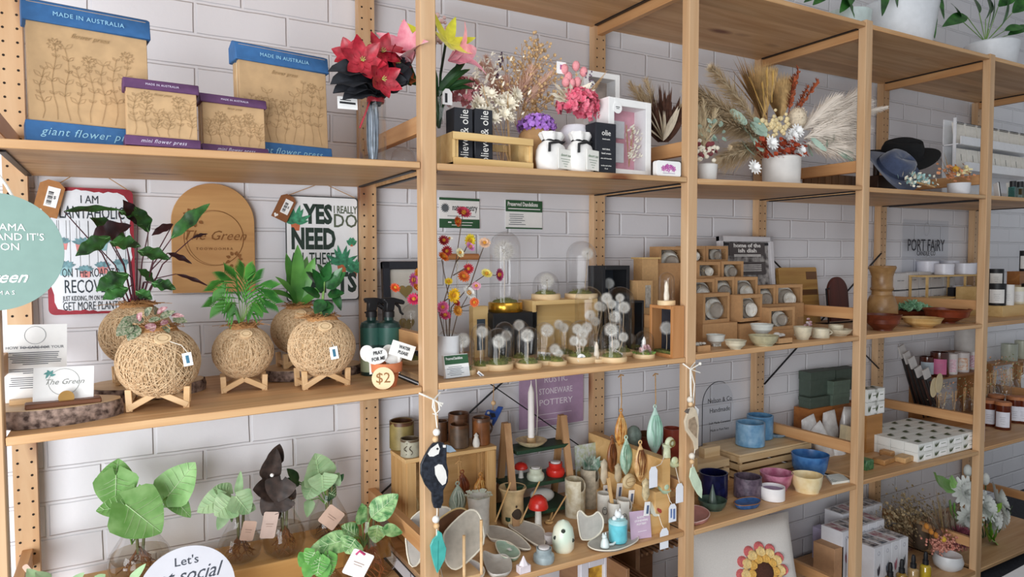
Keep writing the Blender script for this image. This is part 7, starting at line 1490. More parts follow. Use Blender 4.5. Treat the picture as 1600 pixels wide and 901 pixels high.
# ================================================================== third bay, lower shelf: painted pots on upturned crates
CRT=wood('dcc198','c7a577','x')
def upcrate(label,u0,v0,u1,v1,y,d,rz,zt):
    a=aty(u0,v0,y);z0=sz('c',a.x);e=aty(u1,v1,y);w_=(e-a).xy.length;H=zt-z0;t=thing('slatted_crate',label,'crate',(a.x,y,z0),rz,group='pale upturned slatted crates');put('top_panel',B().box((w_/2,d/2,H-.004),(w_,d,.008)),CRT,t,bevel=.001)
    for z in (H*.80,H*.50,H*.18):put('front_slat',B().box((w_/2,.004,z),(w_,.008,H*.22)),CRT,t,bevel=.0008);put('side_slat',B().box((.004,d/2,z),(.008,d-.016,H*.22)),CRT,t);put('side_slat',B().box((w_-.004,d/2,z),(.008,d-.016,H*.22)),CRT,t);put('back_slat',B().box((w_/2,d-.004,z),(w_,.008,H*.22)),CRT,t)
    for x in (.016,w_-.016):put('corner_post',B().box((x,.014,H/2-.004),(.012,.012,H-.008)),CRT,t)
    return t
zt=aty(1156,711,.25).z
upcrate('larger pale upturned slatted crate carrying the blue pots',1156,720,1268,690,.25,.19,.0,zt)
upcrate('smaller pale upturned slatted crate tucked beside the third upright',1078,735,1140,715,.27,.17,.0,zt-.012)
BLUG=mat('5f8fb5',.3,0,30,col2='8fb4cf');BLUD=mat('2c5a94',.25,0,30,col2='4a7db5')
mug('pale blue glazed pot in front on the crate',1172,692,44,36,BLUG,z=zt,y=.33,name='glazed_pot',inm=None)
mug('deeper blue lipped bowl behind the pale blue pot on the crate',1187,677,40,36,mat('4f7fa8',.25,0,30,col2='6c9cc0'),z=zt,y=.385,name='glazed_pot')
p=atz(1216,682,zt);k=ppm(p);solo('scalloped_dish','small blue and white scalloped dish at the crate end','dish',B().lathe([(14/k,0),(20/k,4/k),(18/k,5/k),(.001,2/k)],seg=24,closed=False,wob=.05),mat('a9c2d2',.3,0,90,col2='5f8cb4'),loc=p+V(0,.02,0))
p=atz(1123,712,zt-.0);k=ppm(p);solo('wood_block','small pale wood block at the foot of the clear arch sign','block',B().box((0,0,8/k),(34/k,.03,16/k)),CRT,loc=(p.x,.33,zt-.012),bevel=.001)
# clear arch sign
p=aty(1121,690,.40);k=ppm(p);z0=zt-.012;t=thing('clear_sign','clear acrylic arch sign with dark lettering behind the crates','sign',V(p.x,.40,z0));w_=(aty(1145,650,.40).x-aty(1097,650,.40).x);h_=aty(1120,596,.40).z-z0;r_=w_/2;put('arch_panel',B().prism([(-r_,0),(r_,0)]+[(r_*math.cos(a*PI/20),h_-r_+r_*math.sin(a*PI/20)) for a in range(21)],0,.003),glass('fafbfc',.99,.08,.0,.03),t);put('dark_edge',B().tube([(-r_,-.001,0)]+[(r_*math.cos(a*PI/20),-.001,h_-r_+r_*math.sin(a*PI/20)) for a in range(20,6,-1)],.0014,4),INK,t);b=B()
for s_,z,sz__,fw in (('Nelson & Co',.72,.1,1.55),('Handmade',.57,.1,1.3),('Soft Made Ceramics',.38,.05,1.4),('Made in Port Fairy',.27,.05,1.2)):b.text(s_,h_*sz__,(.01,-.0016,h_*z),fit=r_*fw)
put('lettering',b,INK,t)
# front pots
mug('navy blue glazed mug with pale foot beside the third upright',1114,786,44,42,mat('14163a',.2,.3,40),name='glazed_pot')
t,p,k,r,h=bowl('dark green ring dish with a cone in the middle',1113,799,44,14,mat('3f5247',.3,.25,50),.7,key='c',name='ring_dish');put('ring_cone',B().lathe([(8/k,3/k),(5/k,18/k),(.001,38/k)],seg=14,closed=False),mat('5b6a60',.35,.15),t);b=B()
for i in range(6):b.sph((-r*.5+U_(-.006,.006),-r*.2+U_(-.006,.006),h*.6),.003,6)
put('pale_beads',b,mat('a9b3a0',.4),t)
slab('pink_dish','dusty pink dish with a white wavy line, beside the third upright','dish',[(1080,797),(1096,797),(1108,805),(1107,814),(1096,820),(1080,821)],.580,.012,mat('b98078',.45,.08),mat('d9b5ac',.4))
mug('speckled purple brown cup at the front middle',1168,782,42,32,mat('4a3d4a',.4,0,70,col2='6a5a66'),name='glazed_pot')
slab('leaf_dish','small blue and brown leaf dish at the shelf front','dish',[(1147,789),(1160,784),(1178,783),(1189,787),(1184,794),(1162,797),(1150,795)],.581,.014,mat('2f5688',.3,.3,60),mat('8a5a34',.4))
bowl('magenta pink scalloped bowl behind the white bowl',1213,768,50,26,mat('a85a78',.3,0,40,col2='c98aa0'),.62,key='c',wb=.03)
tq=mug('straight white bowl with purple inside at the front',1207,785,37,20,mat('e9e5e4',.4,.03),name='glazed_pot');put('purple_glaze',B().cyl((0,0,tq[4]*.72),tq[3]*.88,tq[4]*.05,seg=24),mat('7d5c86',.3,.1),tq[0])
bowl('royal blue scalloped tall bowl at the back of the group',1265,748,56,34,BLUD,.72,key='c',wb=.025)
bowl('cream yellow bowl with dripping foot at the front right',1261,772,46,26,mat('e0c793',.4,0,25,col2='efdfb8'),.75,key='c',wb=.03)
p=on('c',1308,756);k=ppm(p);t=thing('gift_card','flat white card box lying by the fourth upright','card',p+V(0,.0,.0),.0);q=[atz(u,v,p.z)-p for u,v in ((1291,745),(1314,742),(1328,753),(1300,757))];put('card',B().prism([V(x.x,x.y,0) for x in q],(0,0,.008)),mat('dfe3dc',.6,.04),t);b=B()
for i in range(4):b.bar(V(-.012,.016-.006*i+.004,.0084),V(.014,.016-.006*i+.012,.0084),.0014,.0004)
put('lettering',b,mat('7d8a84',.7),t)
# cellophane bags in a walnut tray
p,k=frame_on('c',1285,.33);t=thing('walnut_tray','brown timber tray holding the cellophane bags','tray',p+V(.02,0,0));put('tray_base',B().box((.02,.03,.006),(.20,.16,.012)).box((.02,-.048,.018),(.20,.008,.03)),wood('8a5a38','6a4228','x'),t,bevel=.001)
CEL=mat('d6d2cf',.22,0,30,col2='f2f0ee',spec=.8)
for i,(u,v,w_,h_,y,an) in enumerate(((1268,690,36,84,.36,-.25),(1297,680,34,78,.38,-.1),(1322,668,24,66,.36,.1),(1288,700,34,90,.28,-.55),(1312,720,30,56,.27,-.5))):
    c=aty(u,v,y);k=ppm(c);b=B();W_,H_=w_/k/2,h_/k/2;vs=[]
    for a in range(9):
        f=a/8;wd=W_*(.75+.25*math.sin(f*2.8));th=.026*math.sin(PI*min(1,f*.9+.05))
        for j in range(12):q=j*PI/6;vs.append((wd*math.cos(q)*(1+.06*math.sin(a*2+j)),th*math.sin(q),-H_+2*H_*f))
    b.add(vs,[(a*12+j,a*12+(j+1)%12,(a+1)*12+(j+1)%12,(a+1)*12+j) for a in range(8) for j in range(12)]+[tuple(range(11,-1,-1)),tuple(96+j for j in range(12))])
    solo('cellophane_bag',['white cellophane bag, leftmost of the cluster','white cellophane bag in the middle of the cluster','white cellophane bag behind, nearest the fourth upright','white cellophane bag slanting in front of the others','small slanting cellophane bag by the tray edge'][i],'bag',b,CEL,loc=c,rot=(0,an,0),group='white cellophane bags',ang=80)
# green boxes stacked behind
DG=mat('47544a',.6,.08);
zr=aty(1265,640,.40).z;x0,x1=aty(1265,640,.40).x,aty(1340,640,.40).x;zf=sz('c',2.5)
solo('orange_timber_block','orange brown timber block stack under the dark green boxes','block',B().box(((x1-x0)/2,.04,(zr-zf)/2),(x1-x0,.08,zr-zf)),wood('b8763c','96592a','x'),loc=(x0,.40,zf))
for i,(u0,u1,vt,vb,y) in enumerate(((1266,1304,582,622,.43),(1306,1340,578,612,.44),(1302,1328,596,617,.40),(1300,1327,617,640,.40),(1266,1300,622,640,.41))):
    a,e=aty(u0,vb,y),aty(u1,vb,y);h_=aty(u0,vt,y).z-a.z;t=thing('green_box',['wide dark green box, top left of the stack','dark green box, top right of the stack behind the fourth upright','smaller grey green box, upper front of the stack','smaller grey green box, lower front of the stack','dark green box directly on the timber block at the left'][i],'box',a,group='dark green stacked boxes');put('base',B().box(((e.x-a.x)/2,.03,h_*.35),(e.x-a.x,.06,h_*.7)),DG if i!=2 and i!=3 else mat('59695c',.6,.08),t,bevel=.001);put('lid',B().box(((e.x-a.x)/2,.03,h_*.84),(e.x-a.x+.003,.063,h_*.32)),DG if i!=2 and i!=3 else mat('59695c',.6,.08),t,bevel=.001)
# ================================================================== third bay, bottom: cushion
p=aty(1172,901,.14);k=ppm(p);t=thing('cushion','off white canvas cushion with a crocheted sunflower below the painted pots','cushion',(aty(1172,860,.17).x,.17,sz('d',2.0)+.005),rot=(-.30,0,-.30));W_=.235;Hh=aty(1172,806,.26).z-sz('d',2.0);Hh=Hh/math.cos(.3)
n=20;vs=[];fs=[]
for sg in (-1,1):
    for i in range(n+1):
        for j in range(n+1):
            x,z=2*i/n-1,2*j/n-1;pin=1-.05*(1-abs(z))*0;bul=(max(0,(1-x**4))*max(0,(1-z**4)))**.5;sq=1-.07*(1-abs(x)**2)*abs(z)**3*0;xx=x*(1-.06*(1-z*z));zz=z*(1-.06*(1-x*x));vs.append((xx*W_,sg*.07*bul,Hh/2+zz*Hh/2))
N=(n+1)**2
for s in range(2):
    for i in range(n):
        for j in range(n):a=s*N+i*(n+1)+j;q=(a,a+n+1,a+n+2,a+1);fs.append(q if s==0 else q[::-1])
put('cover',B().add(vs,fs),mat('d8d3cd',.95,.04,300,bump=.25),t,ang=80)
cq=aty(1202,893,.10);fx=.045;fz=aty(1202,893,.08).z-sz('d',2.0)-.065;fz=fz/math.cos(.3)
T=Matrix.Translation((fx,-.072,fz))
def cro(nm,R_,n_,pw,m,yo):
    b=B()
    for i in range(n_):a=2*PI*i/n_;c=V(R_*math.cos(a),yo,R_*math.sin(a));b.sph(c,pw,10,(1,.5,1));b.tube([c+V(pw*.6*math.cos(q*.7),-pw*.42,pw*.6*math.sin(q*.7)) for q in range(9)],pw*.22,5,closed=True)
    o=put(nm,b,m,t);o.location=(fx,-.072,fz)
cro('pink_petals',.086,12,.020,mat('cf6a6a',.95,.15,200),.002);cro('cream_petals',.071,12,.0195,mat('e6c98a',.95,.12,200),-.006);cro('gold_petals',.048,10,.0165,mat('dcae5a',.95,.12,200),-.011);b=B(T=T)
b.sph((0,-.012,0),.037,16,(1,.45,1))
for i in range(60):a=i*2.4;r_=.029*math.sqrt(i/60);b.sph((r_*math.cos(a),-.024+.16*r_,r_*math.sin(a)),.0035,5)
put('brown_centre',b,mat('4a2a1e',.95,.2,200),t)
# dark slatted crate and white frame below the pottery
DW=wood('8f6848','71503a','y');x0=aty(976,890,.10).x;x1=1.695;zt=aty(980,880,.12).z
t=thing('slatted_crate','dark brown slatted crate on the bottom board left of the cushion','crate',(x0,.08,SZ['d'][1][0]));H=zt-SZ['d'][1][0];w_=x1-x0-.02
if H<.1:H=.3
put('side_panel',B().box((.006,.19,H/2),(.012,.36,H)),wood('9a7350','7c583c','y'),t,bevel=.001);put('back_panel',B().box((w_/2,.375,H*.62),(w_,.012,H*.76)),wood('8a6244','6e4c34','x'),t)
for i in range(9):put('top_slat',B().box((w_*(i+.6)/9.2+.01,.19,H*.78),(w_/9.2-.010,.35,.010)),DW,t)
dup(t,(1.745,.29,SZ['d'][2][0]),label='dark brown slatted crate on the bottom board tucked behind the cushion').scale=(.22/w_,.45,1)
put('front_rail',B().box((w_/2,.006,H*.35),(w_,.012,H*.6)),wood('8a6244','6e4c34','x'),t)
a=aty(938,880,.20);t=thing('framed_picture','white framed golden picture leaning below the pottery shelf','picture frame',(aty(905,880,.2).x,.20,SZ['d'][1][0]));w_=aty(953,880,.2).x-aty(905,880,.2).x;H=aty(930,868,.2).z-SZ['d'][1][0];f_=.03;b=B()
for (c,s_) in (((f_/2,0,H/2),(f_,.02,H)),((w_-f_/2,0,H/2),(f_,.02,H)),((w_/2,0,f_/2),(w_-2*f_,.02,f_)),((w_/2,0,H-f_/2),(w_-2*f_,.02,f_))):b.box(c,s_)
put('frame',b,mat('d9d8e0',.5,.03),t,bevel=.002);put('golden_print',B().box((w_/2,.004,H/2),(w_-f_,.003,H-f_)),mat('8a5a20',.5,0,30,col2='d9a93a'),t)
# ================================================================== fourth bay, middle shelf: turned wood and candles
TURN=wood('ab8455','86623a','x',rough=.35);REDW=wood('7a3a22','5a2616','x',rough=.35);PALW=wood('d8b57c','c29a5e','x');TIN=mat('dfe0ea',.35,.03);BXW=mat('d8d6d6',.6,.03)
p,k=frame_on('b',1378,.17);k=ppm(p)
t=thing('turned_vase','tall turned golden wood vase with ringed neck beside the fourth upright','vase',p);hz=(aty(1378,415,.17).z-p.z);s_=hz
put('body',B().lathe([(.034,0),(.046,s_*.06),(.061,s_*.22),(.061,s_*.34),(.050,s_*.46),(.046,s_*.50),(.040,s_*.52),(.038,s_*.58),(.045,s_*.62),(.040,s_*.66),(.040,s_*.82),(.046,s_*.90),(.053,s_*.97),(.050,s_),(.040,s_*.96),(.034,s_*.7),(.001,s_*.6)],seg=36,closed=False),TURN,t)
t,p,k,r,h=bowl('dark red brown turned bowl beside the fourth upright',1379,517,54,25,REDW,.5,name='wooden_bowl',key='b')
bowl('pale turned wooden dish in the middle front',1441,512,58,15,PALW,.5,name='wooden_bowl',key='b')
bowl('wide red brown turned bowl right of the pale dish',1479,505,68,22,wood('8a3c22','66280f','x',rough=.35),.35,name='wooden_bowl',key='b')
t,p,k,r,h=bowl('dark bowl filled with green succulents behind the pale dish',1424,500,46,14,REDW,.6,name='succulent_bowl',key='b');b=B()
for i in range(26):
    a=i*2.4;q_=r*1.05*math.sqrt(i/26);c=V(q_*math.cos(a),q_*math.sin(a),h*1.0+.03*(1-q_/r));
    for j in range(7):b2=j*.9+i;b.leaf(c,c+V(.02*math.cos(b2),.02*math.sin(b2),.02),.013,shape='petal',nl=3,nw=2,fold=.3)
put('succulents',b,mat('8fbf9a',.6,.15,80),t)
p=on('b',1408,509);solo('timber_offcut','small orange timber wedge between the dark bowl and the pale dish','block',B().prism([(-.022,0),(.022,0),(.014,.04),(-.02,.045)],0,.02),wood('b0663a','8f4c28','x'),loc=p+V(0,.03,0))
t=thing('clear_sign','clear acrylic candle company sign on the brick wall','sign',aty(1447,388,.49));k=ppm(t.location);put('panel',B().prism([(x-48/k*1.3,z-48/k) for x,z in rrect(96/k*1.3,92/k,.004)],0,.003),glass('fafbfc',.99,.08,.0,.03),t);b=B()
b.text('PORT FAiRY',26/k,(0,-.001,4/k),fit=58/k*1.75,bold=.0006);b.text('CANDLE CO',10/k,(0,-.001,-8/k),fit=30/k*1.7);put('lettering',b,mat('3b3b42',.7),t);b=B();b.tube([(5/k*math.cos(a*PI/8)*1.4,-.001,30/k+10/k*math.sin(a*PI/8)) for a in range(16)],.0007,4,closed=True);put('candle_emblem',b,mat('a9a9ae',.6),t)
# white candle cartons
for row in range(2):
    for i in range(5):
        u=1398+i*19;y=.42;vt,vb=((424,450),(450,474))[row];a,e=aty(u,vb,y),aty(u+18,vb,y);h_=aty(u,vt,y).z-a.z;z0=sz('b',a.x);hh=h_;z_=z0+.045+(1-row)*hh
        o=thing('candle_carton','white candle carton in the two high block behind the turned vase','box',V(a.x,y,z_),group='white candle cartons');put('carton',B().box(((e.x-a.x)/2,.035,hh/2),(e.x-a.x-.001,.07,hh-.001)),BXW,o,bevel=.0008);put('lettering',B().text('PORT FAIRY',.006,((e.x-a.x)/2,-.0008,hh*.55),fit=(e.x-a.x)*.6),mat('77757a',.7),o)
a=aty(1398,475,.42);e=aty(1494,475,.42);z0=sz('b',a.x);solo('dark_plinth','thin dark plinth under the white candle cartons','plinth',B().box(((e.x-a.x)/2,.035,.022),(e.x-a.x,.07,.044)),mat('4a3f38',.6),loc=(a.x,.42,z0))
xa,xb=aty(1447,470,.33).x,aty(1552,470,.33).x;z0=sz('b',xa);zt=aty(1447,430,.33).z;t=thing('pine_rack','small pine rack carrying white candle tins','rack',(xa,.33,z0));put('rack_top',B().box(((xb-xa)/2,.04,zt-z0-.005),(xb-xa,.09,.008)),PINEL,t)
put('rack_shelf',B().box(((xb-xa)/2,.04,(zt-z0)*.42),(xb-xa,.09,.008)),PINEL,t)
for x in (.005,(xb-xa)*.55,xb-xa-.005):put('rack_post',B().box((x,0,(zt-z0)/2-.005),(.009,.009,zt-z0-.01)),PINEL,t);put('rack_post',B().box((x,.08,(zt-z0)/2-.005),(.009,.009,zt-z0-.01)),PINEL,t)
def tin(label,u,y,z,wpx,hpx):p=aty(u,430,y);p.z=z;k=ppm(p);t=thing('candle_tin',label,'candle tin',p,group='white candle tins');r_=wpx/k/2;put('tin',B().lathe([(r_,0),(r_,hpx/k*.72)],seg=26),TIN,t);put('lid',B().lathe([(r_*1.03,hpx/k*.7),(r_*1.03,hpx/k*.97),(r_*.98,hpx/k)],seg=26),TIN,t)
tin('white candle tin on the pine rack, front left',1475,.37,zt,27,17);tin('white candle tin on the pine rack, right of the first',1507,.37,zt,30,17);tin('white candle tin on the pine rack, partly behind the fifth upright',1532,.37,zt,26,17)
zc_=z0+.045+2*(aty(1398,424,.42).z-aty(1398,450,.42).z);tin('white candle tin standing on the cartons, left',1449,.455,zc_,30,18);tin('white candle tin standing on the cartons, further right behind the rack',1483,.455,zc_,26,18)
p=aty(1505,470,.37);p.z=z0+(zt-z0)*.42+.004;tin('white candle tin on the lower level of the rack',1503,.37,p.z,26,16)
solo('dark_carton','small dark navy carton on the lower rack level','box',B().box((0,0,.022),(.03,.03,.044)),mat('20222c',.5,.1),loc=V(aty(1488,445,.37).x,.37,z0+(zt-z0)*.42+.004))
# ------------------------------------------------------------------ fifth bay, middle shelf
xa,xb=aty(1548,494,.16).x,4.23;z0=sz('b',xa);z1=aty(1560,478,.12).z;z2=aty(1560,447,.22).z
t=thing('pine_tier','two level pine tier carrying black and white candle jars','display stand',(xa,0,z0));put('lower_step',B().box(((xb-xa)/2,.155,(z1-z0)/2),(xb-xa,.09,z1-z0)),PINEL,t,bevel=.001);put('upper_step',B().box(((xb-xa)/2,.27,(z2-z0)/2),(xb-xa,.10,z2-z0)),PINEL,t,bevel=.001)
def jar(label,u,y,z,wpx,hpx,m,lab=None,lid=None,group='candle jars at the right',lw=.9,lh=.62):
    p=aty(u,450,y);p.z=z;k=ppm(p);t=thing('candle_jar',label,'candle jar',p,group=group);r_,h=wpx/k/2,hpx/k;put('jar',B().lathe([(r_*.96,0),(r_,h*.04),(r_,h),(r_*.9,h),(r_*.88,h*.8),(.0005,h*.78)],seg=28,closed=False).add([(r_*.96*math.cos(a*PI/14),r_*.96*math.sin(a*PI/14),0) for a in range(28)],[tuple(range(27,-1,-1))]),m,t)
    if lab:
        f=face(p)-PI/2;b=B();n=10;vs=[]
        for i in range(n+1):a=f-lw+2*lw*i/n;vs+=[(r_*1.012*math.cos(a),r_*1.012*math.sin(a),h*.12),(r_*1.012*math.cos(a),r_*1.012*math.sin(a),h*(.12+lh))]
        o=put('paper_label',b.add(vs,[(2*i,2*i+2,2*i+3,2*i+1) for i in range(n)]),lab,t);b=B()
        for zz_,q in ((.52,.5),(.44,.35),(.36,.45),(.26,.3)):b.tube([(r_*1.018*math.cos(f+q*(s/4-.5)*1.4),r_*1.018*math.sin(f+q*(s/4-.5)*1.4),h*zz_) for s in range(5)],.0007,4)
        put('lettering',b,mat('8a8a90',.7),o)
    if lid:put('lid',B().lathe([(r_*1.02,h),(r_*1.02,h*1.10),(r_*.95,h*1.13)],seg=26),lid,t)
    return t
LB=mat('e6e4e0',.6,.03)
jar('black candle jar with white label, left on the lower step',1558,.15,z1,24,34,BLACK,LB);jar('white candle carton style jar, middle on the lower step',1576,.13,z1,15,32,mat('e9e7e4',.5,.03),LB);jar('cream candle jar on the lower step near the frame edge',1591,.16,z1,18,26,mat('e5dfc8',.5,.03),LB);jar('black candle jar at the right frame edge on the lower step',1608,.16,z1,20,30,BLACK,LB)
jar('black and white candle jar on the upper step beside the fifth upright',1556,.27,z2,20,26,BLACK,LB);solo('amber_box','orange brown timber box on the upper step at the frame edge','box',B().box((0,0,.035),(.12,.06,.07)),wood('a8703c','8a5528','x'),loc=V(aty(1592,440,.27).x,.27,z2));jar('black and white striped bottle at the right frame edge on the amber box',1600,.27,z2+.07,14,32,BLACK,LB)
# ================================================================== fourth bay, lower shelf: soap boxes
SOAPL=mat('e3e4df',.6,.02);SOAPT=mat('c9ccc4',.6,0,55,col2='e9eae6');OLV=mat('4f5a3c',.7,.2)
SB=None
def soapbox(label,group,loc,w_,d,h_,rz=0):
    t=thing('soap_box',label,'soap box',loc,rz,group=group);put('carton',B().box((w_/2,d/2,h_/2),(w_,d,h_)),SOAPL,t,bevel=.0008);b=B()
    for i in range(4):b.leaf((w_*.12+w_*.02*i,-.001,h_*.25),(w_*(.10+.10*i),-.001,h_*(.75+.05*(i%2))),.005,nrm=(0,-1,0),nl=3,nw=2)
    for i in range(5):b.leaf((w_*.3,d*(.4+.06*i),h_+.0008),(w_*(.55+.05*i),d*(.3+.12*i),h_+.0012),.006,nrm=(0,0,1),nl=3,nw=2)
    put('olive_print',b,OLV,t);put('white_panel',B().box((w_*.66,-.0006,h_*.42),(w_*.5,.0008,h_*.6)),PAPER,t);put('lettering',B().box((w_*.66,-.0014,h_*.5),(w_*.3,.0004,h_*.06)),mat('6d7a60',.7),t);return t
x0=aty(1398,690,.09).x;z0=sz('c',x0+.1);a=atz(1377,705,z0)
proto=None;w_,d,h_=.0775,.056,.036
ox=aty(1434,720,.035).x;n=0;w_=(aty(1525,702,.035).x-ox)/4-.0015
for lay in range(2):
    for r_ in range(5):
        for c in range(4):
            if lay==0 and 0<r_ and c>0:continue
            loc=V(ox-.055*(r_>1)*0+c*(w_+.0015)+.0,.035+r_*(d+.0015),z0+lay*(h_+.0006))
            if proto is None:proto=soapbox('white soap box printed with olive sprigs in the long two layer block','white soap boxes in the two layer block',loc,w_,d,h_)
            else:dup(proto,loc)
# small stack by the upright
p=aty(1356,650,.22);zt_=p.z;zf=sz('c',p.x);solo('timber_riser','orange timber riser under the four soap boxes by the fourth upright','riser',B().box((.05,.035,(zt_-zf)/2),(.11,.07,zt_-zf)),wood('b8834a','9a6834','x'),loc=(p.x,.22,zf))
for i in range(2):
    for j in range(2):dup(proto,V(p.x+.002+i*.052,.225,zt_+j*.056),label='soap box in the square stack of four beside the fourth upright',group='four soap boxes on the timber riser').scale=(.65,1,1.5)
# kraft tray of soaps and green bag near the upright
for i,(u,v,m_,lab) in enumerate(((1398,712,'b98b5a','kraft wrapped soap bar in front of the soap boxes'),(1388,725,'a97a48','kraft soap bar under cellophane at the shelf edge'),(1420,722,'c29a68','kraft soap bar nearest the white soap block'))):
    p=on('c',u,v);solo('soap_bar',lab,'soap',B().box((0,.02,.012),(.085,.05,.022),rz=.1),mat(m_,.5,.12,60),loc=p,bevel=.003,group='kraft soap bars')
p=on('c',1362,735);solo('green_packet','dark green leaf printed packet beside the fourth upright','packet',B().box((0,.03,.02),(.05,.05,.04)),mat('2f5a3a',.4,0,60,col2='5f8f5a'),loc=p,bevel=.004)
p=on('c',1363,712);t=solo('cream_block','tall cream soap wedge leaning by the fourth upright','soap',B().prism([(-.03,0),(.03,0),(.018,.10),(-.016,.11)],0,.03),mat('d9c9a4',.6,.06),loc=p+V(-.01,.10,0))
# incense packets leaning
INC=mat('2a2422',.4,.3,50);HD=mat('c9c5c2',.6,.05)
for i,(u0,v0,u1,v1) in enumerate(((1408,542,1440,640),(1416,552,1448,640),(1424,560,1456,644),(1434,575,1464,648),(1446,578,1474,650))):
    y=.43-.03*i;A,E=aty(u0,v0,y+.02),aty(u1,v1+14,y-.02);d=E-A;t=thing('incense_packet',['long dark incense packet with white header, furthest back','long dark incense packet, second from the back','long dark incense packet, third from the back','dark incense packet with white header, fourth from the back','dark incense packet nearest the amber candles'][i],'packet',A,group='dark incense packets');put('packet',B().bar((0,0,0),d,.036,.006,up=(0,1,.2)),INC,t);put('white_header',B().bar(d*-.02,d*.14,.042,.008,up=(0,1,.2)),HD,t);put('incense_sticks',B().bar(d*.2+V(0,-.005,0),d*.95+V(0,-.005,0),.012,.003,up=(0,1,.2)),mat('5a3a30',.8,.2),t)
for i,(u,v) in enumerate(((1459,605),(1467,598))):c=aty(u,v,.18);k=ppm(c);solo('oval_tag',['oval kraft tag, lower of the two on the incense packets','oval kraft tag, upper of the two on the incense packets'][i],'tag',B(T=Matrix.Rotation(PI/2,4,'X')).lathe([(12/k,0),(12/k,.002)],seg=24,sq=.0+1.3),mat('cbb994',.7,.05),loc=c,rot=(0,.25,.1))
# candle step with pink labelled jars
xa,xb=aty(1452,585,.36).x,aty(1530,585,.36).x;zt=aty(1470,588,.36).z;z0=sz('c',xa);t=thing('timber_step','tall timber step carrying pink and white labelled candles','display stand',(xa,.345,z0));put('step_top',B().box(((xb-xa)/2,.06,zt-z0-.006),(xb-xa,.12,.012)),wood('a5713f','865528','x'),t)
for x in (.01,xb-xa-.01):put('step_leg',B().box((x,.06,(zt-z0)/2-.006),(.014,.11,zt-z0-.012)),wood('a5713f','865528','z'),t)
AMB=mat('4a1f12',.15,.15,spec=.7);PKL=mat('c96a92',.6,.06);WHJ=mat('ddd5d2',.45,.04)
jar('dark amber candle jar with bright pink label',1471,.37,zt,26,38,AMB,PKL,lw=.8);jar('white candle jar with pink pattern, right of the amber one',1489,.38,zt,18,32,WHJ,mat('dca0b4',.6,0,200,col2='f0dde2'));jar('white candle jar with orange motif',1506,.39,zt,20,30,WHJ,mat('d99a6a',.6,0,60,col2='efe4da'));jar('white candle jar with pink stripes behind the fifth upright',1524,.40,zt,16,30,WHJ,mat('c98098',.6,0,200,col2='efdfe4'))
jar('amber candle jar on the tall timber step, rear left',1452,.41,zt,22,30,AMB,mat('b9c6cf',.6,.05))
c=aty(1512,548,.42);zs_=aty(1512,548,.42).z;t=thing('timber_shelf','small upper timber ledge above the pink labelled candles','shelf',(aty(1488,550,.42).x,.41,zs_-.010));put('ledge',B().box((.08,.035,.005),(.18,.07,.010)),wood('a5713f','865528','x'),t);put('ledge_leg',B().box((.006,.045,-(zs_-.01-zt)/2),(.012,.04,zs_-.01-zt)),wood('a5713f','865528','z'),t);put('ledge_leg',B().box((.155,.045,-(zs_-.01-zt)/2),(.012,.04,zs_-.01-zt)),wood('a5713f','865528','z'),t)
jar('large white candle on the upper timber ledge under the middle shelf',1511,.43,zs_,30,38,mat('c6c1bc',.5,.04))
# little jars of dried flowers
DRY=mat('b9a075',.85,0,60,col2='dcd0b0')
def flower_jar(label,u,v,wpx,hpx,y,seed):
    p=ony('c',u,y);p=V(p.x,y,aty(u,v,y).z if v else p.z);p.z=max(p.z,sz('c',p.x));p.z=sz('c',p.x)+(.0 if y<.26 else .05);k=ppm(p);t=thing('dried_flower_jar',label,'jar',p,group='small jars of dried flowers');r_,h=wpx/k/2,hpx/k;put('glass_jar',B().lathe([(r_*.9,0),(r_,h*.08),(r_,h*.45),(r_*.7,h*.55),(r_*.75,h*.6)],seg=20,closed=False),GLASS,t);b=B();s=B();random.seed(seed)
    for i in range(34):q=V(U_(-1,1)*r_*1.5,U_(-1,1)*r_,h*U_(.5,1.25));b.leaf(q,q+V(U_(-.012,.012),U_(-.008,.004),U_(-.004,.012)),.006,nl=3,nw=2)
    for i in range(7):s.tube([(U_(-.3,.3)*r_,0,.004),(U_(-1,1)*r_,0,h*.9)],.0008,3)
    put('dried_blooms',b,[DRY,mat('c98a66',.85,.2),mat('8a8f6a',.85,.2)][seed%3],t);put('stems',s,TAN,t)
for i,(u,y) in enumerate(((1478,.30),(1495,.29),(1512,.30),(1470,.29),(1524,.29))):flower_jar('small glass jar of dried flowers on the low riser behind the pine rail',u,None,20,42,y,i)
xa,xb=3.46,4.22;solo('jar_riser','low timber riser behind the amber candles in the last bay','riser',B().box(((xb-xa)/2,.025,.025),(xb-xa,.06,.05)),wood('a5713f','865528','x'),loc=(xa,.27,sz('c',xa)))
for i,(u,y) in enumerate(((1548,.30),(1560,.31),(1572,.30),(1584,.31),(1596,.30),(1555,.29),(1578,.29))):flower_jar('small glass jar of tangled dried flowers behind the amber candles',u,None,22,60,y,i+5)
for i,(u,v,an) in enumerate(((1578,590,.5),(1598,600,.2))):c=aty(u,v,.33);k=ppm(c);solo('white_swing_tag',['slanting white tag above the dried flower jars','upright white tag at the right frame edge'][i],'tag',B().box((0,0,0),(11/k,.002,30/k)).tube([(0,0,-14/k),(0,.0,-50/k)],.001,4),PAPER,loc=c,rot=(0,-an,0))
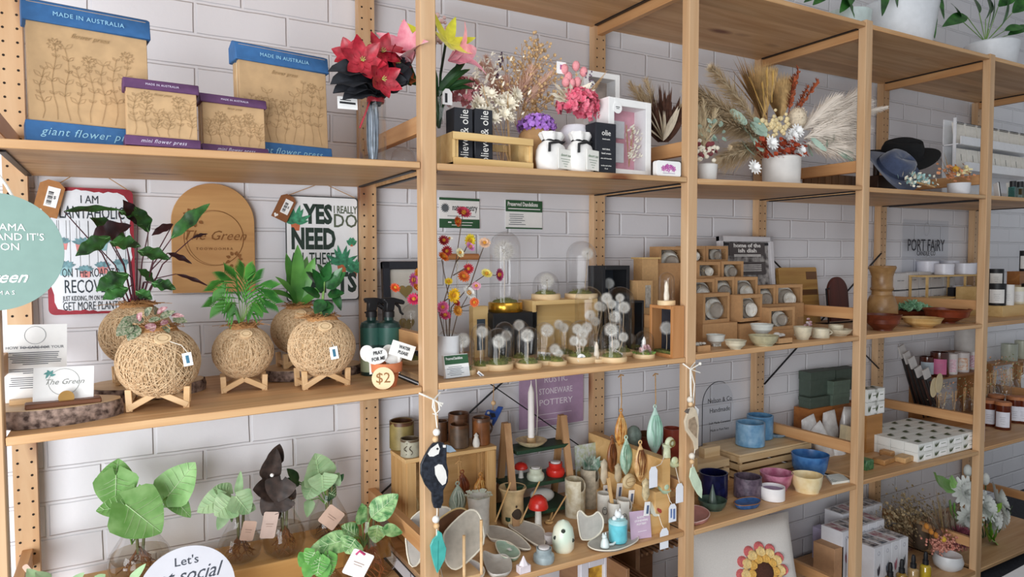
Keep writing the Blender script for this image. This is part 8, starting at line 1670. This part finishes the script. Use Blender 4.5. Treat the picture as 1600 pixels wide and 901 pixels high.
# amber jars in the last bay
zc4=.594
for i,(u,y,wpx,hpx) in enumerate(((1552,.20,26,36),(1573,.13,22,38),(1591,.17,22,36),(1606,.14,26,36),(1562,.25,22,34))):jar(['dark amber candle jar half behind the fifth upright','dark amber candle jar with white label at the front of the last bay','amber candle jar with blue and red label, second from the left','wide amber candle jar at the right frame edge','amber candle jar tucked behind the front pair'][i],u,y,zc4,wpx,hpx,mat('5a2412',.15,.2,spec=.7),mat('dfe0ea',.6,.04),lid=mat('b9764a',.6,.1),group='amber candle jars')
p=ony('c',1545,.04);k=ppm(p);solo('pink_packet','pinkish lace packet standing beside the fifth upright','packet',B().prism([(x-.012,z) for x,z in rrect(.035,.10,.005)],0,.02),mat('d9c4c6',.6,.1,150),loc=(p.x,.05,zc4))
c=aty(1575,563,.43);zs_=c.z;t=thing('timber_shelf','small upper timber ledge in the last bay with frosted jars','shelf',(aty(1555,562,.40).x,.39,zs_-.010));put('ledge',B().box((.18,.04,.005),(.36,.08,.010)),wood('b8875a','966538','x'),t);put('ledge_leg',B().box((.01,.05,-(zs_-.01-zc4)/2),(.014,.05,zs_-.01-zc4)),wood('b8875a','966538','z'),t);put('ledge_leg',B().box((.35,.05,-(zs_-.01-zc4)/2),(.014,.05,zs_-.01-zc4)),wood('b8875a','966538','z'),t)
jar('frosted pale green glass jar on the upper ledge, left',1580,.43,zs_,22,26,mat('aeb3a4',.35,.06));jar('frosted pale green glass jar on the upper ledge at the frame edge',1600,.43,zs_,20,28,mat('b5b7a4',.35,.06))
# ================================================================== fourth bay, bottom shelf
zd=.06
WBX=mat('dfdfe4',.6,.02);LAV=mat('b9b2d0',.6,.06)
def wbox(label,group,loc,w_,d,h_,rz,col):
    t=thing('white_carton',label,'box',loc,rz,group=group);put('carton',B().box((w_/2,d/2,h_/2),(w_,d,h_)),WBX,t,bevel=.0008);put('top_print',B().box((w_/2,d/2,h_+.0005),(w_*.8,d*.8,.0008)),mat(col,.6,0,50,col2='d9d0cc'),t);put('ring_logo',B().tube([(w_/2+w_*.13*math.cos(a*PI/6),-.0008,h_*.86+w_*.13*math.sin(a*PI/6)) for a in range(12)],.0007,3,closed=True),mat('9a9aa4',.7),t);b=B()
    for i in range(3):b.leaf((w_*.5,-.001,h_*.35),(w_*(.35+.15*i),-.0012,h_*(.55+.04*i)),w_*.16,nrm=(0,-1,0),nl=4,nw=2)
    put('feather_print',b,mat(col,.6,.2),t);return t
a=atz(1366,905,zd);w_=.058;x0=aty(1366,880,.10).x
cols=['3f3a44','5a6470','a86a78','5a5a60']
ht=(aty(1366,857,.10).z-zd)
print_=[]
for i in range(4):wbox('tall white carton in the front row of four beside the dropper bottles','tall white cartons, front row',V(x0+i*(w_+.001),.10,zd),w_,.12,ht,0,cols[i])
h2=aty(1340,824,.23).z-zd;x2=aty(1316,850,.23).x
for i in range(5):wbox('tall white carton in the middle row, one step higher than the front','tall white cartons, middle row',V(x2+i*(w_+.001),.23,zd),w_,.10,h2,0,cols[(i+2)%4])
h3=aty(1340,797,.34).z-zd;x3=aty(1316,850,.34).x
for i in range(5):wbox('tall white carton in the rear row, highest of the stack','tall white cartons, rear row',V(x3+i*(w_+.001),.34,zd),w_,.09,h3,0,cols[(i+1)%4])
# items left of the fourth upright on the bottom
a=aty(1295,885,.36);solo('lilac_carton','pale lilac carton behind the fourth upright on the bottom shelf','box',B().box((0,0,.5*(aty(1295,832,.36).z-zd)),(.05,.09,aty(1295,832,.36).z-zd)),LAV,loc=(a.x+.025,.40,zd),bevel=.001)
a=aty(1300,890,.24);hb=aty(1300,857,.24).z-zd;solo('kraft_carton','kraft carton stack left of the fourth upright on the bottom shelf','box',B().box((.03,0,hb/2),(.06,.10,hb)),mat('b98f6a',.8,.06),loc=(a.x,.28,zd),bevel=.001)
# dropper bottles
for i,(u,y,c) in enumerate(((1391,.03,'7a5a20'),(1409,.04,'8a6a24'),(1427,.05,'a98a5a'),(1446,.05,'b59a28'))):
    tz=aty(u,(878,873,866,861)[i],y).z;p=V(aty(u,890,y).x,y,zd);h=tz-zd;t=thing('dropper_bottle',['brown oil dropper bottle, leftmost of four','amber oil dropper bottle, second of four','pale oil dropper bottle, third of four','golden oil dropper bottle, rightmost of four'][i],'bottle',p,group='dropper bottles of oil');r_=.021;hb=h-.055
    put('bottle',B().lathe([(r_*.95,0),(r_,.004),(r_,hb*.88),(r_*.8,hb*.96),(r_*.4,hb)],seg=22),mat(c,.1,.1,spec=.8),t);put('collar',B().cyl((0,0,hb),r_*.55,.018),BLACK,t);put('rubber_bulb',B().lathe([(r_*.38,hb+.018),(r_*.42,hb+.035),(r_*.30,hb+.052),(.001,hb+.055)],seg=14,closed=False),BLACK,t)
# pot of dried proteas
p=V(aty(1483,885,.07).x,.075,zd);k=ppm(p);t=thing('protea_pot','white round pot of dried pink proteas and billy buttons on the bottom shelf','potted flowers',p);w=WW(p);hp=aty(1483,866,.07).z-zd
put('pot',B().lathe([(.035,0),(.055,hp*.25),(.060,hp*.6),(.052,hp),(.045,hp*.95),(.001,hp*.8)],seg=30,closed=False),mat('d2d4d6',.4,.03),t);b=B();b2=B();b3=B();b4=B();b5=B()
for i in range(420):q=w(1481+random.gauss(0,14),850+random.gauss(0,7),.12+U_(-.04,.02));b.sph(q,.0055,4)
for i in range(320):c=w(1496,838,.11);d=V(U_(-1,1),U_(-1,.2),U_(-.7,1)).normalized();b2.leaf(c+d*.012,c+d*U_(.05,.07),.008,nl=2,nw=2,shape='lance')
for (u,v) in ((1452,830),(1445,822),(1460,836)):petals(b3,w(u,v,.10),9,.018,.012,(-.2,-1,.4),1.0,nl=3)
b4.sph(w(1474,842,.09),.013,8);b5.sph(w(1466,832,.10),.017,10)
for (u,v,x) in ((1440,800,1450),(1462,795,1464),(1470,790,1470),(1448,795,1455),(1490,800,1486),(1480,790,1480)):b5.leaf(w(x+10,850,.13),w(u,v,.15),.012,shape='lance')
put('pink_rice_flowers',b,mat('b5685a',.85,0,120,col2='d9a08c'),t);put('pink_protea',b2,mat('8f4a5a',.85,.25,100),t);put('orange_blooms',b3,mat('b5762c',.85,.15),t);put('yellow_button',b4,mat('d0a93a',.85),t);put('brown_cones',b5,mat('5a3f30',.85,.2),t)
b=B();
for i in range(9):a=U_(-1,1);e=w(1472+30*a,770+abs(a)*20,.18);c=w(1480,850,.15);fluff(b,c,e-c,(e-c).length,.035,160,i+300,droop=.05)
put('grass_plumes',b,mat('a99a88',.9,.15),t);b=B()
for (u,v) in ((1462,762),(1455,775),(1468,778)):b.leaf(w(1475,850,.16),w(u,v,.16),.016,shape='lance',fold=.3)
put('dried_pods',b,mat('b59a6a',.85,.15),t)
# mass of seed heads behind
p=V(aty(1425,850,.30).x+.0,.30,zd);p.x=max(p.x,x2+5*(w_+.001)+.05);k=ppm(p);t=thing('seed_head_bunch','large bunch of tan dried seed heads behind the white cartons','dried flowers',V(p.x,.26,zd));p=t.location.copy();w=WW(p);b=B();s=B()
for i in range(900):u,v=1416+random.gauss(0,20),808+random.gauss(0,17);q=w(u,v,.30+U_(-.08,.06));b.leaf(q,q+V(U_(-.012,.012),U_(-.012,.006),U_(-.012,.014)),.014,nl=3,nw=2,wave=.2)
for i in range(40):s.tube([w(1450,870,.26),w(1420+U_(-40,35),806+U_(-18,18),.30+U_(-.05,.05))],.0012,4)
put('seed_heads',b,mat('8f7a5a',.9,0,70,col2='b5a07c'),t);put('stems',s,mat('6a5540',.9,.2),t);put('holder',B().lathe([(.03,0),(.04,.12),(.03,.12),(.001,.06)],seg=16,closed=False),mat('6a5a4a',.6,.1),t)
# artificial white chrysanthemums in a grey green vase
p=V(aty(1545,868,.16).x+.03,.17,zd);k=ppm(p);t=thing('white_flower_vase','large white artificial flowers with lime leaves in a round grey green vase','vase',p);w=WW(p);yb=.17
hv=aty(1548,848,.17).z-zd;put('vase',B().lathe([(.04,0),(.085,hv*.35),(.092,hv*.55),(.07,hv*.95),(.06,hv),(.05,hv*.9),(.001,hv*.6)],seg=32,closed=False),mat('5f706a',.3,.12,30),t)
wh=B();gr=B();lm=B();tl=B()
for (u,v,r_,ax) in ((1508,770,.08,(-.4,-.8,.4)),(1555,782,.09,(.5,-.7,.3)),(1545,808,.085,(.1,-1,.1)),(1512,808,.07,(-.5,-.8,.0)),(1562,806,.065,(.6,-.7,-.1)),(1535,790,.08,(0,-1,.5))):wh=B();head(wh,w(u,v,yb-.03),r_,ax,n=16,rings=3,seed=u);put('white_chrysanthemum',wh,mat('dcdfda',.7,.04),t)
for (a,e,wd) in (((1545,845),(1530,800),20),((1550,845),(1560,820),18),((1545,840),(1548,812),20),((1555,845),(1545,838),18),((1540,830),(1552,800),18),((1550,800),(1565,785),16)):lm.leaf(w(a[0],a[1],yb-.05),w(e[0],e[1],yb-.08),wd/k,shape='ovate',wave=.1)
for (a,e,wd,dr) in (((1500,760),(1462,738),26,.3),((1490,745),(1486,762),16,0),((1510,830),(1485,780),22,.2),((1500,815),(1492,785),16,.2)):tl.leaf(w(a[0],a[1],yb),w(e[0],e[1],yb-.02),wd/k,shape='strap',wave=.12,droop=-dr,nl=10)
for (u,v) in ((1512,735),(1540,748)):put('white_bud',B().sph(w(u,v,yb),.022,12,(.8,.8,1.4)),mat('dcdfda',.7,.04),t)
for (u,v) in ((1512,735),(1540,748),(1490,750)):gr.tube([w(1540,850,yb),w((u+1540)/2,(v+850)/2-10,yb),w(u,v+4,yb)],.003,5)
for (u,v) in ((1582,790),(1580,800)):gr.tube([w(1555,840,yb),w(u,v,yb-.02)],.002,5)
put('stems',gr,mat('3f5a34',.6,.2),t);put('lime_leaves',lm,leafmat('7fae3a','a5cf5a'),t);put('pale_green_leaves',tl,leafmat('86c25a','a9d48a'),t)
# white plinth on the floor in front at the right
a=atz(1565,901,.30);e=atz(1600,882,.30);t=solo('white_plinth','white display plinth corner on the floor at the lower right','plinth',B().prism([V(a.x,a.y,0),V(a.x+(e.x-a.x)*6,a.y+(e.y-a.y)*6,0),V(a.x+(e.x-a.x)*6+.3,a.y+(e.y-a.y)*6-.6,0),V(a.x+.1,a.y-.35,0)],(0,0,.30)),mat('e4e4e6',.5,.03))
